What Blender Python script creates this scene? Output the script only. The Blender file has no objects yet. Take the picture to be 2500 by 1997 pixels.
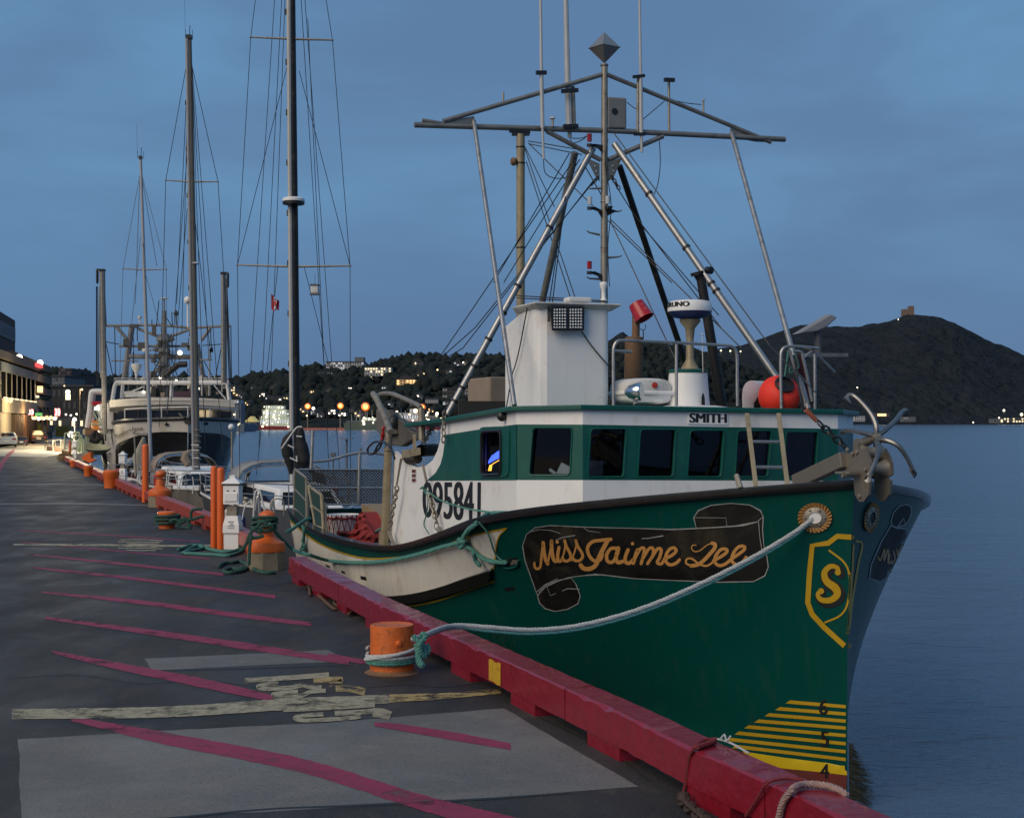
import bpy, bmesh, math, random
from mathutils import Vector, Matrix, geometry
from mathutils.bvhtree import BVHTree
random.seed(7)
R = math.radians
scn = bpy.context.scene
COL = scn.collection

# ------------------------------------------------------------------ camera, sky, sun, exposure
EYE = 2.3            # camera height above the quay apron (apron is z = 0)
WATER = -1.4
FPX = 3600.0         # focal length in photograph pixels (2500 wide)
CX, HZ = 1250.0, 1030.0
cam_d = bpy.data.cameras.new('camera')
cam = bpy.data.objects.new('camera', cam_d); COL.objects.link(cam)
cam.location = (0, 0, EYE); cam.rotation_euler = (R(90), 0, 0)
cam_d.sensor_width = 36; cam_d.lens = 36*FPX/2500
cam_d.shift_y = (HZ-998.5)/2500
cam_d.clip_start = .1; cam_d.clip_end = 20000
scn.camera = cam

SUN_EL, SUN_AZ = 36, 226      # soft light from behind the camera, a little to the left (town glow under cloud)
w = bpy.data.worlds.new('World'); scn.world = w; w.use_nodes = True
nt = w.node_tree; nt.nodes.clear()
def wn(t, **k):
    n = nt.nodes.new(t)
    for a, b in k.items(): setattr(n, a, b)
    return n
out = wn('ShaderNodeOutputWorld'); bg = wn('ShaderNodeBackground'); bg2 = wn('ShaderNodeBackground'); add = wn('ShaderNodeAddShader')
sky = wn('ShaderNodeTexSky', sky_type='NISHITA'); sky.sun_disc = False
sky.sun_elevation = R(SUN_EL); sky.sun_rotation = R(SUN_AZ)
bg2.inputs['Strength'].default_value = .05*.12
nt.links.new(sky.outputs[0], bg2.inputs[0])
tc = wn('ShaderNodeTexCoord')
mp = wn('ShaderNodeMapping'); mp.inputs['Scale'].default_value = (1.3, 1.3, 5.0)
nz = wn('ShaderNodeTexNoise'); nz.inputs['Scale'].default_value = 2.1; nz.inputs['Detail'].default_value = 5; nz.inputs['Roughness'].default_value = .5; nz.inputs['Distortion'].default_value = .3
rp = wn('ShaderNodeValToRGB'); rp.color_ramp.elements[0].position = .36; rp.color_ramp.elements[1].position = .66
rp.color_ramp.interpolation = 'EASE'
rp.color_ramp.elements[0].color = (.098, .192, .348, 1); rp.color_ramp.elements[1].color = (.121, .268, .462, 1)
sep = wn('ShaderNodeSeparateXYZ'); mr = wn('ShaderNodeMapRange'); mr.inputs['From Min'].default_value = 0; mr.inputs['From Max'].default_value = .17
mx = wn('ShaderNodeMixRGB'); mx.inputs[1].default_value = (.07, .148, .305, 1)
for a, b in ((tc.outputs['Generated'], mp.inputs[0]), (mp.outputs[0], nz.inputs['Vector']), (nz.outputs['Fac'], rp.inputs[0]),
             (tc.outputs['Generated'], sep.inputs[0]), (sep.outputs['Z'], mr.inputs['Value']), (mr.outputs[0], mx.inputs[0]),
             (rp.outputs[0], mx.inputs[2]), (mx.outputs[0], bg.inputs[0]), (bg.outputs[0], add.inputs[0]), (bg2.outputs[0], add.inputs[1]), (add.outputs[0], out.inputs[0])):
    nt.links.new(a, b)
bg.inputs['Strength'].default_value = 1.0
sun_d = bpy.data.lights.new('sun', 'SUN'); sun_d.energy = 2.25; sun_d.angle = R(50); sun_d.color = (1, .82, .6)
sun = bpy.data.objects.new('sun', sun_d); COL.objects.link(sun)
_a = R(SUN_AZ); SD = Vector((math.sin(_a)*math.cos(R(SUN_EL)), math.cos(_a)*math.cos(R(SUN_EL)), math.sin(R(SUN_EL))))
sun.rotation_euler = SD.to_track_quat('Z', 'Y').to_euler(); sun.location = SD*50
vs = scn.view_settings
vs.view_transform = 'Standard'; vs.look = 'None'; vs.gamma = 1; vs.exposure = 0; vs.use_curve_mapping = False

# ------------------------------------------------------------------ pixel <-> place helpers (used only to lay things out)
def K(ox, oy, s): return lambda x, y: (ox+x/s, oy+y/s)
cA = K(1000, 860, 4); cR = K(1480, 680, 4); cS = K(660, 900, 4); cB = K(1240, 1200, 3.267); c6 = K(1200, 1180, 1.96)
c7 = K(0, 1300, 1.797); cT = K(980, 0, 2.2); cW = K(200, 640, 3.19); cL = K(0, 740, 4.306); cF = K(560, 840, 3.477)
cH = K(1700, 720, 2.695); c5 = K(380, 1080, 4.784); cN = K(1640, 740, 3.074); cP = K(1961, 1140, 2.009); D = K(0, 0, 1/1.1596)
cM = K(1280, 300, 3.443); cC = K(700, 1040, 3.593); cG = K(840, 1480, 5.133); cX = K(1080, 680, 3.074); cQ = K(580, 1620, 5.014)
EYEV = Vector((0, 0, EYE))
def ray(px, py): return Vector(((px-CX)/FPX, 1, -(py-HZ)/FPX))
def at(px, py, Y): return EYEV + ray(px, py)*Y
def gnd(px, py, z=0.0):
    d = ray(px, py); return EYEV + d*((z-EYE)/d.z)
PHI = R(18); AX = Vector((-math.sin(PHI), math.cos(PHI), 0)); SX = Vector((-math.cos(PHI), -math.sin(PHI), 0)); BO = Vector((3.24, 14.25, 0))
def BP(u, v, z): 
    p = BO + AX*u + SX*v; p.z = z; return p
def onplane(px, py, p0, n):
    d = ray(px, py); return EYEV + d*((p0-EYEV).dot(n)/d.dot(n))
def bv(px, py, v): return onplane(px, py, BP(0, v, 0), SX)
def bu(px, py, u): return onplane(px, py, BP(u, 0, 0), AX)
def uv(p): q = p-BO; return q.dot(AX), q.dot(SX)
QPHI = R(19.6); QA = Vector((-math.sin(QPHI), math.cos(QPHI), 0)); QS = Vector((-math.cos(QPHI), -math.sin(QPHI), 0))

# ------------------------------------------------------------------ materials
MATS = {}
def P(name, col, rough=.5, metal=0, var=.18, scale=6, bump=0, bscale=40, dirt=0, dirtcol=(.12, .07, .035), dscale=3, coat=0, es=0, ecol=None, spec=.5, rvar=.15, streak=0, scol=(.2, .13, .07)):
    m = bpy.data.materials.new(name); m.use_nodes = True; t = m.node_tree; b = t.nodes['Principled BSDF']
    b.inputs['Roughness'].default_value = rough; b.inputs['Metallic'].default_value = metal
    b.inputs['Coat Weight'].default_value = coat; b.inputs['Specular IOR Level'].default_value = spec
    L = t.links.new
    tcn = t.nodes.new('ShaderNodeTexCoord'); o = tcn.outputs['Object']
    n = t.nodes.new('ShaderNodeTexNoise'); n.inputs['Scale'].default_value = scale; n.inputs['Detail'].default_value = 6; L(o, n.inputs['Vector'])
    mx = t.nodes.new('ShaderNodeMixRGB'); mx.inputs[1].default_value = tuple(c*(1-var) for c in col)+(1,); mx.inputs[2].default_value = tuple(min(1, c*(1+var)) for c in col)+(1,)
    L(n.outputs['Fac'], mx.inputs[0]); last = mx.outputs[0]
    if dirt:
        n2 = t.nodes.new('ShaderNodeTexNoise'); n2.inputs['Scale'].default_value = dscale; n2.inputs['Detail'].default_value = 9; n2.inputs['Roughness'].default_value = .7; L(o, n2.inputs['Vector'])
        r2 = t.nodes.new('ShaderNodeMapRange'); r2.inputs['From Min'].default_value = .62-.25*dirt; r2.inputs['From Max'].default_value = .75; L(n2.outputs['Fac'], r2.inputs['Value'])
        m2 = t.nodes.new('ShaderNodeMixRGB'); m2.inputs[2].default_value = tuple(dirtcol)+(1,); L(r2.outputs[0], m2.inputs[0]); L(last, m2.inputs[1]); last = m2.outputs[0]
    if streak:      # weather runs down the face
        ms = t.nodes.new('ShaderNodeMapping'); ms.inputs['Scale'].default_value = (7, 7, .55); L(o, ms.inputs[0])
        ns = t.nodes.new('ShaderNodeTexNoise'); ns.inputs['Scale'].default_value = 1.3; ns.inputs['Detail'].default_value = 8; ns.inputs['Roughness'].default_value = .65; L(ms.outputs[0], ns.inputs['Vector'])
        rs = t.nodes.new('ShaderNodeMapRange'); rs.inputs['From Min'].default_value = .53; rs.inputs['From Max'].default_value = .75; rs.inputs['To Max'].default_value = streak; L(ns.outputs['Fac'], rs.inputs['Value'])
        m4 = t.nodes.new('ShaderNodeMixRGB'); m4.inputs[2].default_value = tuple(scol)+(1,); L(rs.outputs[0], m4.inputs[0]); L(last, m4.inputs[1]); last = m4.outputs[0]
    L(last, b.inputs['Base Color'])
    if rvar:
        r3 = t.nodes.new('ShaderNodeMapRange'); r3.inputs['To Min'].default_value = max(0, rough-rvar); r3.inputs['To Max'].default_value = min(1, rough+rvar); L(n.outputs['Fac'], r3.inputs['Value']); L(r3.outputs[0], b.inputs['Roughness'])
    if bump:
        n3 = t.nodes.new('ShaderNodeTexNoise'); n3.inputs['Scale'].default_value = bscale; n3.inputs['Detail'].default_value = 4; L(o, n3.inputs['Vector'])
        bp = t.nodes.new('ShaderNodeBump'); bp.inputs['Strength'].default_value = bump; bp.inputs['Distance'].default_value = .02; L(n3.outputs['Fac'], bp.inputs['Height']); L(bp.outputs[0], b.inputs['Normal'])
    if es:
        b.inputs['Emission Color'].default_value = tuple(ecol or col)+(1,); b.inputs['Emission Strength'].default_value = es
    MATS[name] = m; return m
def glass_mat(name, tint=(.55, .6, .65)):
    m = bpy.data.materials.new(name); m.use_nodes = True; t = m.node_tree; t.nodes.clear()
    o = t.nodes.new('ShaderNodeOutputMaterial'); mix = t.nodes.new('ShaderNodeMixShader'); lw = t.nodes.new('ShaderNodeLayerWeight'); pw = t.nodes.new('ShaderNodeMath'); pw.operation = 'POWER'; pw.inputs[1].default_value = 4.5; fr = t.nodes.new('ShaderNodeMapRange'); fr.inputs['To Min'].default_value = .035; fr.inputs['To Max'].default_value = .8; t.links.new(lw.outputs['Facing'], pw.inputs[0]); t.links.new(pw.outputs[0], fr.inputs['Value'])
    tr = t.nodes.new('ShaderNodeBsdfTransparent'); tr.inputs[0].default_value = tint+(1,); gl = t.nodes.new('ShaderNodeBsdfGlossy'); gl.inputs['Roughness'].default_value = .03
    for a, b in ((fr.outputs[0], mix.inputs[0]), (tr.outputs[0], mix.inputs[1]), (gl.outputs[0], mix.inputs[2]), (mix.outputs[0], o.inputs[0])): t.links.new(a, b)
    MATS[name] = m; return m
GREEN = P('green_gelcoat', (.0012, .056, .046), .3, var=.16, scale=.9, bump=.03, bscale=60, coat=.0, spec=.22, rvar=.08, dirt=.12, dirtcol=(.012, .08, .06), dscale=1.1, streak=.4, scol=(.03, .06, .05))
GREENC = P('green_house_paint', (.0015, .078, .06), .4, var=.12, scale=2, dirt=.25, dirtcol=(.012, .12, .07), dscale=4, streak=.3, scol=(.03, .13, .09))
WHITE = P('white_paint', (.78, .775, .76), .45, var=.05, scale=3, dirt=.22, dirtcol=(.55, .51, .43), dscale=2.2, bump=.04, streak=.2, scol=(.42, .36, .28))
WHITEH = P('white_hull_paint', (.68, .65, .585), .42, var=.08, scale=1.6, dirt=.45, dirtcol=(.42, .36, .27), dscale=1.6, bump=.04, streak=.45, scol=(.32, .24, .14))
WORN = P('white_worn', (.62, .61, .58), .55, var=.1, scale=5, dirt=.4, dirtcol=(.3, .27, .22))
BLACK = P('black_rubber', (.012, .012, .013), .4, var=.3, scale=10, bump=.15)
GUARD = P('black_guard', (.01, .01, .01), .2, var=.3, coat=.4)
ALU = P('aluminium_tube', (.36, .36, .36), .42, .75, var=.25, scale=9, dirt=.3, dirtcol=(.2, .17, .13), dscale=6)
ALUD = P('weathered_tube', (.22, .215, .2), .5, .5, var=.3, scale=8, dirt=.4, dirtcol=(.1, .09, .07), dscale=5)
GALV = P('galvanised_steel', (.3, .27, .22), .5, .5, var=.25, scale=10, dirt=.5, dirtcol=(.16, .1, .05), dscale=8, bump=.1)
TAN = P('tan_steel', (.3, .25, .16), .55, .2, var=.25, scale=8, dirt=.5, dirtcol=(.12, .08, .04))
BLACKM = P('matt_black_glazing', (.006, .006, .007), 1, spec=0, rvar=0)
DARKP = P('dark_pipe', (.011, .01, .01), .55, .1, var=.4, dirt=.3, dirtcol=(.07, .05, .035))
RUST = P('rusty_pipe', (.19, .105, .05), .7, .1, var=.3, scale=12, dirt=.5, dirtcol=(.09, .04, .02), dscale=7)
WIRE = P('rigging_wire', (.03, .032, .036), .5, .3)
WIREL = P('pale_rigging', (.2, .21, .22), .5, .3)
RAILRED = P('red_rail_paint', (.215, .007, .019), .36, var=.2, scale=5, bump=.6, bscale=14, dirt=.12, dirtcol=(.09, .006, .01), dscale=5, coat=.25)
RAILRED_LIT = P('red_rail_orange_lit', (.33, .045, .02), .35, var=.28, scale=5, bump=.4, bscale=9, dirt=.3, dirtcol=(.16, .02, .015), dscale=4)  # same red paint; orange lamplight on the far rail put into the colour
YEL = P('yellow_paint', (.55, .33, .02), .5, var=.2, scale=14, dirt=.25, dirtcol=(.1, .02, .01), dscale=14)
YELB = P('yellow_stripe', (.6, .42, .012), .35, var=.12, scale=5)
YELD = P('gold_stripe', (.47, .28, .012), .35, var=.15, scale=4)
GOLD = P('gold_lettering', (.56, .27, .075), .4, var=.15, scale=6)
BANNER = P('banner_black', (.013, .0125, .0115), .5, spec=.15, var=.9, scale=3, dirt=.42, dirtcol=(.06, .05, .032), dscale=1.3)
BEDGE = P('banner_edge', (.3, .31, .3), .5, var=.4, scale=14)
INK = P('black_ink', (.008, .008, .008), .5, var=.1)
REDB = P('red_bottom_paint', (.13, .02, .015), .6, var=.3, scale=6, dirt=.4, dirtcol=(.05, .02, .015))
ORANGE = P('orange_paint', (.62, .12, .016), .45, var=.14, scale=7, dirt=.3, dirtcol=(.2, .07, .03), dscale=7, bump=.15)
ORANGEP = P('orange_sleeve', (.68, .115, .013), .4, var=.05)
BUOY = P('orange_buoy', (.8, .035, .016), .6, var=.15, scale=9, bump=.2)
REDP = P('red_bucket', (.36, .012, .018), .3, var=.2, dirt=.15, dirtcol=(.5, .3, .3), dscale=10)
CONC = P('grey_patch', (.15, .155, .16), .75, var=.22, scale=2.2, dirt=.3, dirtcol=(.1, .1, .1), dscale=14, bump=.25, bscale=60)
STONE = P('concrete_base', (.2, .17, .12), .8, var=.3, scale=7, dirt=.5, dirtcol=(.07, .06, .05), bump=.3)
ROPEG = P('teal_rope', (.06, .2, .17), .8, var=.3, scale=20)
ROPED = P('dark_green_rope', (.022, .075, .06), .85, var=.3, scale=20)
ROPEW = P('pale_rope', (.4, .42, .42), .8, var=.2, scale=20)
ROPER = P('reddish_rope', (.3, .2, .18), .85, var=.3, scale=20)
ROPEDR = P('red_rope', (.16, .015, .02), .8, var=.3, scale=20)
PINK = P('pink_line_paint', (.26, .02, .065), .7, var=.35, scale=4, dirt=.55, dirtcol=(.075, .035, .042), dscale=16, bump=.2)
CREAM = P('cream_line_paint', (.36, .32, .21), .75, var=.25, scale=5, dirt=.75, dirtcol=(.095, .085, .068), dscale=14, bump=.2)
CREAMY = P('yellow_worn_paint', (.45, .32, .12), .7, var=.2, scale=9, dirt=.75, dirtcol=(.07, .07, .065), dscale=9)
CHROME = P('chrome', (.7, .72, .74), .12, 1, var=.05)
LENS = P('clear_lens', (.6, .62, .62), .15, .3, var=.1)
REDL = P('red_lens', (.3, .01, .012), .15, var=.1)
BLUE = P('navy_blue', (.02, .035, .14), .4, var=.1)
CANVAS = P('grey_canvas', (.24, .25, .26), .85, var=.15, scale=4, bump=.2)
CANVASD = P('dark_canvas', (.012, .012, .014), .8, var=.4, bump=.2)
TANCV = P('tan_canvas', (.26, .2, .15), .85, var=.2, scale=4, bump=.2)
GLASS = glass_mat('window_glass')
DGLASS = P('dark_glass', (.012, .013, .018), .08, var=.2, rvar=.03)
INT = P('cabin_interior', (.03, .028, .025), .8)
PAPER = P('paper', (.55, .6, .6), .8, var=.05)
BEDX = P('chart_tray', (.3, .2, .11), .7, var=.2)
NETR = P('red_netting', (.24, .02, .018), .85, var=.4, scale=30, bump=.6, bscale=50)
BRICK = P('brown_brick', (.075, .042, .034), .85, var=.15)
PALEC = P('pale_concrete_band', (.16, .155, .16), .8, var=.1)
BLACKC = P('black_cladding', (.012, .012, .013), .5, var=.2)
TANC = P('sandstone_panel', (.3, .24, .17), .8, var=.15)
BROWNW = P('brown_timber', (.09, .045, .022), .7, var=.3)
GREYB = P('grey_wall', (.13, .14, .15), .8, var=.15)
FARW = P('far_white_wall', (.42, .42, .42), .8, var=.1)
FARD = P('far_dark_wall', (.06, .06, .065), .8, var=.2)
FARR = P('far_roof', (.035, .035, .04), .8, var=.2)
def E(name, col, s): return P(name, (.1, .1, .1), .5, es=s, ecol=col, var=0)
LWARM = E('lit_warm', (1, .62, .25), 2.2); LSOD = E('sodium_lamp', (1, .2, .008), 1.0); LCORE = E('sodium_core', (1, .5, .12), 3); LWHT = E('lit_white', (1, .9, .72), 4); LWIN = E('lit_window', (1, .78, .45), 1.6)
LWINC = E('lit_window_cool', (.85, .92, 1), .7); LRED = E('lit_red_sign', (1, .07, .07), 1.4); LGRN = E('lit_green_sign', (.08, .6, .15), 1.0); LYEL = E('lit_yellow_sign', (1, .92, .55), 2.2)
LREFB = E('lit_blue_reflection', (.06, .12, 1), 4); LREFA = E('lit_amber_reflection', (1, .45, .05), 4)  # both glow for the made-up reflection in the side window

def wear(m, lo, hi, scale):      # paint worn through to the paving below, in patches
    t = m.node_tree; L = t.links.new; N = t.nodes.new; o = t.nodes['Material Output']; b = t.nodes['Principled BSDF']
    tcn = N('ShaderNodeTexCoord'); n = N('ShaderNodeTexNoise'); n.inputs['Scale'].default_value = scale; n.inputs['Detail'].default_value = 10; n.inputs['Roughness'].default_value = .72; L(tcn.outputs['Object'], n.inputs['Vector'])
    r = N('ShaderNodeMapRange'); r.inputs['From Min'].default_value = lo; r.inputs['From Max'].default_value = hi; L(n.outputs['Fac'], r.inputs['Value'])
    mx = N('ShaderNodeMixShader'); tr = N('ShaderNodeBsdfTransparent'); L(r.outputs[0], mx.inputs[0]); L(tr.outputs[0], mx.inputs[1]); L(b.outputs[0], mx.inputs[2]); L(mx.outputs[0], o.inputs['Surface'])
wear(CREAM, .36, .5, 3.2); wear(CREAMY, .42, .54, 4); wear(PINK, .33, .47, 2.6)
# ------------------------------------------------------------------ object helpers
WL = {}
def tag(o, label=None, cat=None, group=None, kind=None):
    if label: o['label'] = label
    if cat: o['category'] = cat
    if group: o['group'] = group
    if kind: o['kind'] = kind
    return o
def thing(name, label, cat, loc=(0, 0, 0), group=None):
    o = bpy.data.objects.new(name, None); COL.objects.link(o); o.location = loc; o.empty_display_size = .3
    WL[o.name] = Vector(loc); return tag(o, label, cat, group)
def copy_tree(o, parent=None):
    c = o.copy(); COL.objects.link(c)
    if parent: c.parent = parent
    for ch in list(o.children): copy_tree(ch, c)
    return c
def cat_rom(pts, n=6):
    pts = [Vector(p) for p in pts]
    if len(pts) < 3: return pts
    q = [2*pts[0]-pts[1]] + pts + [2*pts[-1]-pts[-2]]; r = []
    for i in range(1, len(q)-2):
        a, b, c, d = q[i-1:i+3]
        for k in range(n):
            t = k/n
            r.append(.5*((2*b)+(c-a)*t+(2*a-5*b+4*c-d)*t*t+(3*b-a-3*c+d)*t**3))
    r.append(pts[-1]); return r
def smooth2(pts, n=5): return [(p.x, p.y) for p in cat_rom([(x, y, 0) for x, y in pts], n)]
def frame(d):
    d = d.normalized(); up = Vector((0, 0, 1)) if abs(d.z) < .95 else Vector((1, 0, 0))
    x = d.cross(up).normalized(); return x, x.cross(d).normalized()
class MB:
    def __init__(s): s.v = []; s.f = []
    def add(s, vs, fs):
        o = len(s.v); s.v += [Vector(p) for p in vs]; s.f += [tuple(i+o for i in f) for f in fs]; return s
    def box(s, c, size, M=None):
        c = Vector(c); x, y, z = (k/2 for k in size)
        p = [Vector((a*x, b*y, d*z)) for a in (-1, 1) for b in (-1, 1) for d in (-1, 1)]
        if M is not None: p = [M @ q for q in p]
        return s.add([c+q for q in p], [(0, 1, 3, 2), (4, 6, 7, 5), (0, 4, 5, 1), (2, 3, 7, 6), (0, 2, 6, 4), (1, 5, 7, 3)])
    def bar(s, p, q, w, h):      # rectangular bar from p to q
        p = Vector(p); q = Vector(q); x, y = frame(q-p); x = x*w/2; y = y*h/2
        return s.add([p-x-y, p+x-y, p+x+y, p-x+y, q-x-y, q+x-y, q+x+y, q-x+y], [(3, 2, 1, 0), (4, 5, 6, 7), (0, 1, 5, 4), (1, 2, 6, 5), (2, 3, 7, 6), (3, 0, 4, 7)])
    def tube(s, p, q, r, r2=None, n=8): return s.path([p, q], [r, r if r2 is None else r2], n)
    def path(s, pts, r, n=6, caps=True):
        pts = [Vector(p) for p in pts]; m = len(pts)
        rs = r if isinstance(r, (list, tuple)) else [r]*m
        x = None; vs = []
        for i, p in enumerate(pts):
            d = (pts[min(i+1, m-1)]-pts[max(i-1, 0)])
            if d.length < 1e-9: d = Vector((0, 0, 1))
            d.normalize()
            if x is None: x, y = frame(d)
            else:
                x = x-d*x.dot(d)
                if x.length < 1e-6: x, y = frame(d)
                x.normalize()
            y = d.cross(x)
            vs += [p+(x*math.cos(2*math.pi*k/n)+y*math.sin(2*math.pi*k/n))*rs[i] for k in range(n)]
        fs = [(i*n+k, i*n+(k+1) % n, (i+1)*n+(k+1) % n, (i+1)*n+k) for i in range(m-1) for k in range(n)]
        if caps: fs += [tuple(range(n-1, -1, -1)), tuple((m-1)*n+k for k in range(n))]
        return s.add(vs, fs)
    def rope(s, pts, r, pitch=.12, n=5, strands=3):
        pts = [Vector(p) for p in pts]; L = [0]
        for a, b in zip(pts, pts[1:]): L.append(L[-1]+(b-a).length)
        N = max(4, int(L[-1]/(pitch/6))); q = []; j = 0
        for i in range(N+1):
            t = L[-1]*i/N
            while j < len(L)-2 and L[j+1] < t: j += 1
            q.append(pts[j].lerp(pts[j+1], (t-L[j])/max(1e-9, L[j+1]-L[j])))
        x = None; fr = []
        for i in range(N+1):
            d = (q[min(i+1, N)]-q[max(0, i-1)]).normalized()
            x = frame(d)[0] if x is None else (x-d*x.dot(d)).normalized()
            fr.append((x, d.cross(x)))
        for k in range(strands):
            s.path([q[i]+(fr[i][0]*math.cos(a)+fr[i][1]*math.sin(a))*r*.5 for i in range(N+1) for a in (2*math.pi*(k/strands+L[-1]*i/N/pitch),)], r*.56, n)
        return s
    def lathe(s, prof, o, axis=(0, 0, 1), n=16, xdir=None):
        o = Vector(o); a = Vector(axis).normalized(); x, y = frame(a)
        if xdir is not None: x = Vector(xdir).normalized(); y = a.cross(x)
        m = len(prof)
        vs = [o+a*h+(x*math.cos(2*math.pi*k/n)+y*math.sin(2*math.pi*k/n))*r for r, h in prof for k in range(n)]
        fs = [(i*n+k, i*n+(k+1) % n, (i+1)*n+(k+1) % n, (i+1)*n+k) for i in range(m-1) for k in range(n)]
        fs += [tuple(range(n-1, -1, -1)), tuple((m-1)*n+k for k in range(n))]
        return s.add(vs, fs)
    def ball(s, c, r, n=12, sc=(1, 1, 1), M=None):
        c = Vector(c); vs = []; m = max(4, n//2)
        for i in range(m+1):
            t = math.pi*i/m
            for k in range(n):
                f = 2*math.pi*k/n; q = Vector((math.sin(t)*math.cos(f)*r*sc[0], math.sin(t)*math.sin(f)*r*sc[1], math.cos(t)*r*sc[2]))
                vs.append(c+(M @ q if M is not None else q))
        return s.add(vs, [(i*n+k, (i+1)*n+k, (i+1)*n+(k+1) % n, i*n+(k+1) % n) for i in range(m) for k in range(n)])
    def prism(s, poly, d):
        poly = [Vector(p) for p in poly]; d = Vector(d); n = len(poly)
        return s.add(poly+[p+d for p in poly], [tuple(range(n-1, -1, -1)), tuple(range(n, 2*n))]+[(k, (k+1) % n, n+(k+1) % n, n+k) for k in range(n)])
    def hexa(s, bot, top):      # two quads
        return s.add(list(bot)+list(top), [(3, 2, 1, 0), (4, 5, 6, 7), (0, 1, 5, 4), (1, 2, 6, 5), (2, 3, 7, 6), (3, 0, 4, 7)])
    def build(s, name, mat, parent=None, smooth=False, bevel=0, origin=None, fix=True):
        off = WL[parent.name] if parent else (Vector(origin) if origin is not None else Vector())
        me = bpy.data.meshes.new(name); me.from_pydata([tuple(p-off) for p in s.v], [], s.f); 
        if fix:
            bm = bmesh.new(); bm.from_mesh(me); bmesh.ops.recalc_face_normals(bm, faces=bm.faces); bm.to_mesh(me); bm.free()
        me.materials.append(mat); o = bpy.data.objects.new(name, me); COL.objects.link(o)
        if smooth:
            for p in me.polygons: p.use_smooth = True
            me.set_sharp_from_angle(angle=R(38))
        if bevel:
            md = o.modifiers.new('bevel', 'BEVEL'); md.width = bevel; md.segments = 2; md.limit_method = 'ANGLE'
        if parent: o.parent = parent
        else: o.location = off
        WL[o.name] = off.copy(); return o
    def solo(s, name, mat, label, cat, group=None, smooth=False, bevel=0):
        x = sum((p.x for p in s.v))/len(s.v); y = sum((p.y for p in s.v))/len(s.v); z = min(p.z for p in s.v)
        return tag(s.build(name, mat, None, smooth, bevel, (x, y, z)), label, cat, group)
def inside(p, poly):
    c = False; j = len(poly)-1
    for i in range(len(poly)):
        a, b = poly[i], poly[j]
        if (a[1] > p[1]) != (b[1] > p[1]) and p[0] < (b[0]-a[0])*(p[1]-a[1])/(b[1]-a[1])+a[0]: c = not c
        j = i
    return c
def cdt(outer, holes=(), step=None):
    pts = []; edges = []
    for poly in (outer, *holes):
        o = len(pts); n = len(poly); pts += [Vector(p) for p in poly]; edges += [(o+i, o+(i+1) % n) for i in range(n)]
    if step:
        xs = [p[0] for p in outer]; ys = [p[1] for p in outer]; y = min(ys)+step*.5
        while y < max(ys):
            x = min(xs)+step*.5
            while x < max(xs):
                if inside((x, y), outer) and not any(inside((x, y), h) for h in holes): pts.append(Vector((x, y)))
                x += step
            y += step
    v, e, f, *_ = geometry.delaunay_2d_cdt(pts, edges, [], 0, 1e-5)
    res = []
    for t in f:
        c = (sum(v[i].x for i in t)/len(t), sum(v[i].y for i in t)/len(t))
        if inside(c, outer) and not any(inside(c, h) for h in holes): res.append(tuple(t))
    return [(p.x, p.y) for p in v], res
def panel(mb, outer, mapf, holes=(), step=None):
    v, f = cdt(outer, holes, step); return mb.add([mapf(*p) for p in v], f)
def strip(mb, pts, wd, mapf, cap=True):     # flat brush stroke in picture layout put on a surface by mapf
    m = len(pts); ws = wd if isinstance(wd, (list, tuple)) else [wd]*m; vs = []
    for i, p in enumerate(pts):
        a = pts[max(0, i-1)]; b = pts[min(m-1, i+1)]; dx, dy = b[0]-a[0], b[1]-a[1]; l = math.hypot(dx, dy) or 1
        nx, ny = -dy/l*ws[i]/2, dx/l*ws[i]/2
        vs += [mapf(p[0]+nx, p[1]+ny), mapf(p[0]-nx, p[1]-ny)]
    mb.add(vs, [(2*i, 2*i+1, 2*i+3, 2*i+2) for i in range(m-1)])
    if cap:
        for p, w_ in ((pts[0], ws[0]), (pts[-1], ws[-1])): disc(mb, p, w_/2, mapf, 8)
    return mb
def disc(mb, c, r, mapf, n=16, ry=None):
    ry = ry or r
    return mb.add([mapf(c[0]+r*math.cos(2*math.pi*k/n), c[1]+ry*math.sin(2*math.pi*k/n)) for k in range(n)], [tuple(range(n))])
_txt = {}
def text2d(body, off=0):       # triangles of a word in a unit box (built-in font)
    if body not in _txt:
        c = bpy.data.curves.new('t', 'FONT'); c.body = body; c.resolution_u = 4; c.offset = off; o = bpy.data.objects.new('t', c); COL.objects.link(o)
        bpy.context.view_layer.update(); me = o.evaluated_get(bpy.context.evaluated_depsgraph_get()).to_mesh()
        v = [(p.co.x, p.co.y) for p in me.vertices]; f = [tuple(p.vertices) for p in me.polygons]
        x0 = min(p[0] for p in v); x1 = max(p[0] for p in v); y0 = min(p[1] for p in v); y1 = max(p[1] for p in v)
        _txt[body] = ([((x-x0)/(x1-x0), (y-y0)/(y1-y0)) for x, y in v], f)
        bpy.data.objects.remove(o); bpy.data.curves.remove(c)
    return _txt[body]
def text(mb, body, q, mapf, fat=0):   # q: TL, TR, BR, BL in layout coordinates
    if fat:
        for k in (-1, 1): text(mb, body, [(x+k*fat, y) for x, y in q], (lambda m: lambda x, y: m(x, y)+(EYEV-m(x, y)).normalized()*.0004*(k+1.5))(mapf))
    v, f = text2d(body); o = []
    for x, y in v:
        t = (q[0][0]*(1-x)+q[1][0]*x, q[0][1]*(1-x)+q[1][1]*x); b = (q[3][0]*(1-x)+q[2][0]*x, q[3][1]*(1-x)+q[2][1]*x)
        o.append(mapf(b[0]*(1-y)+t[0]*y, b[1]*(1-y)+t[1]*y))
    return mb.add(o, f)
def interp(x, tab):
    if x <= tab[0][0]: return tab[0][1]
    for (a, b), (c, d) in zip(tab, tab[1:]):
        if x <= c: return b+(d-b)*(x-a)/(c-a)
    return tab[-1][1]
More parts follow.
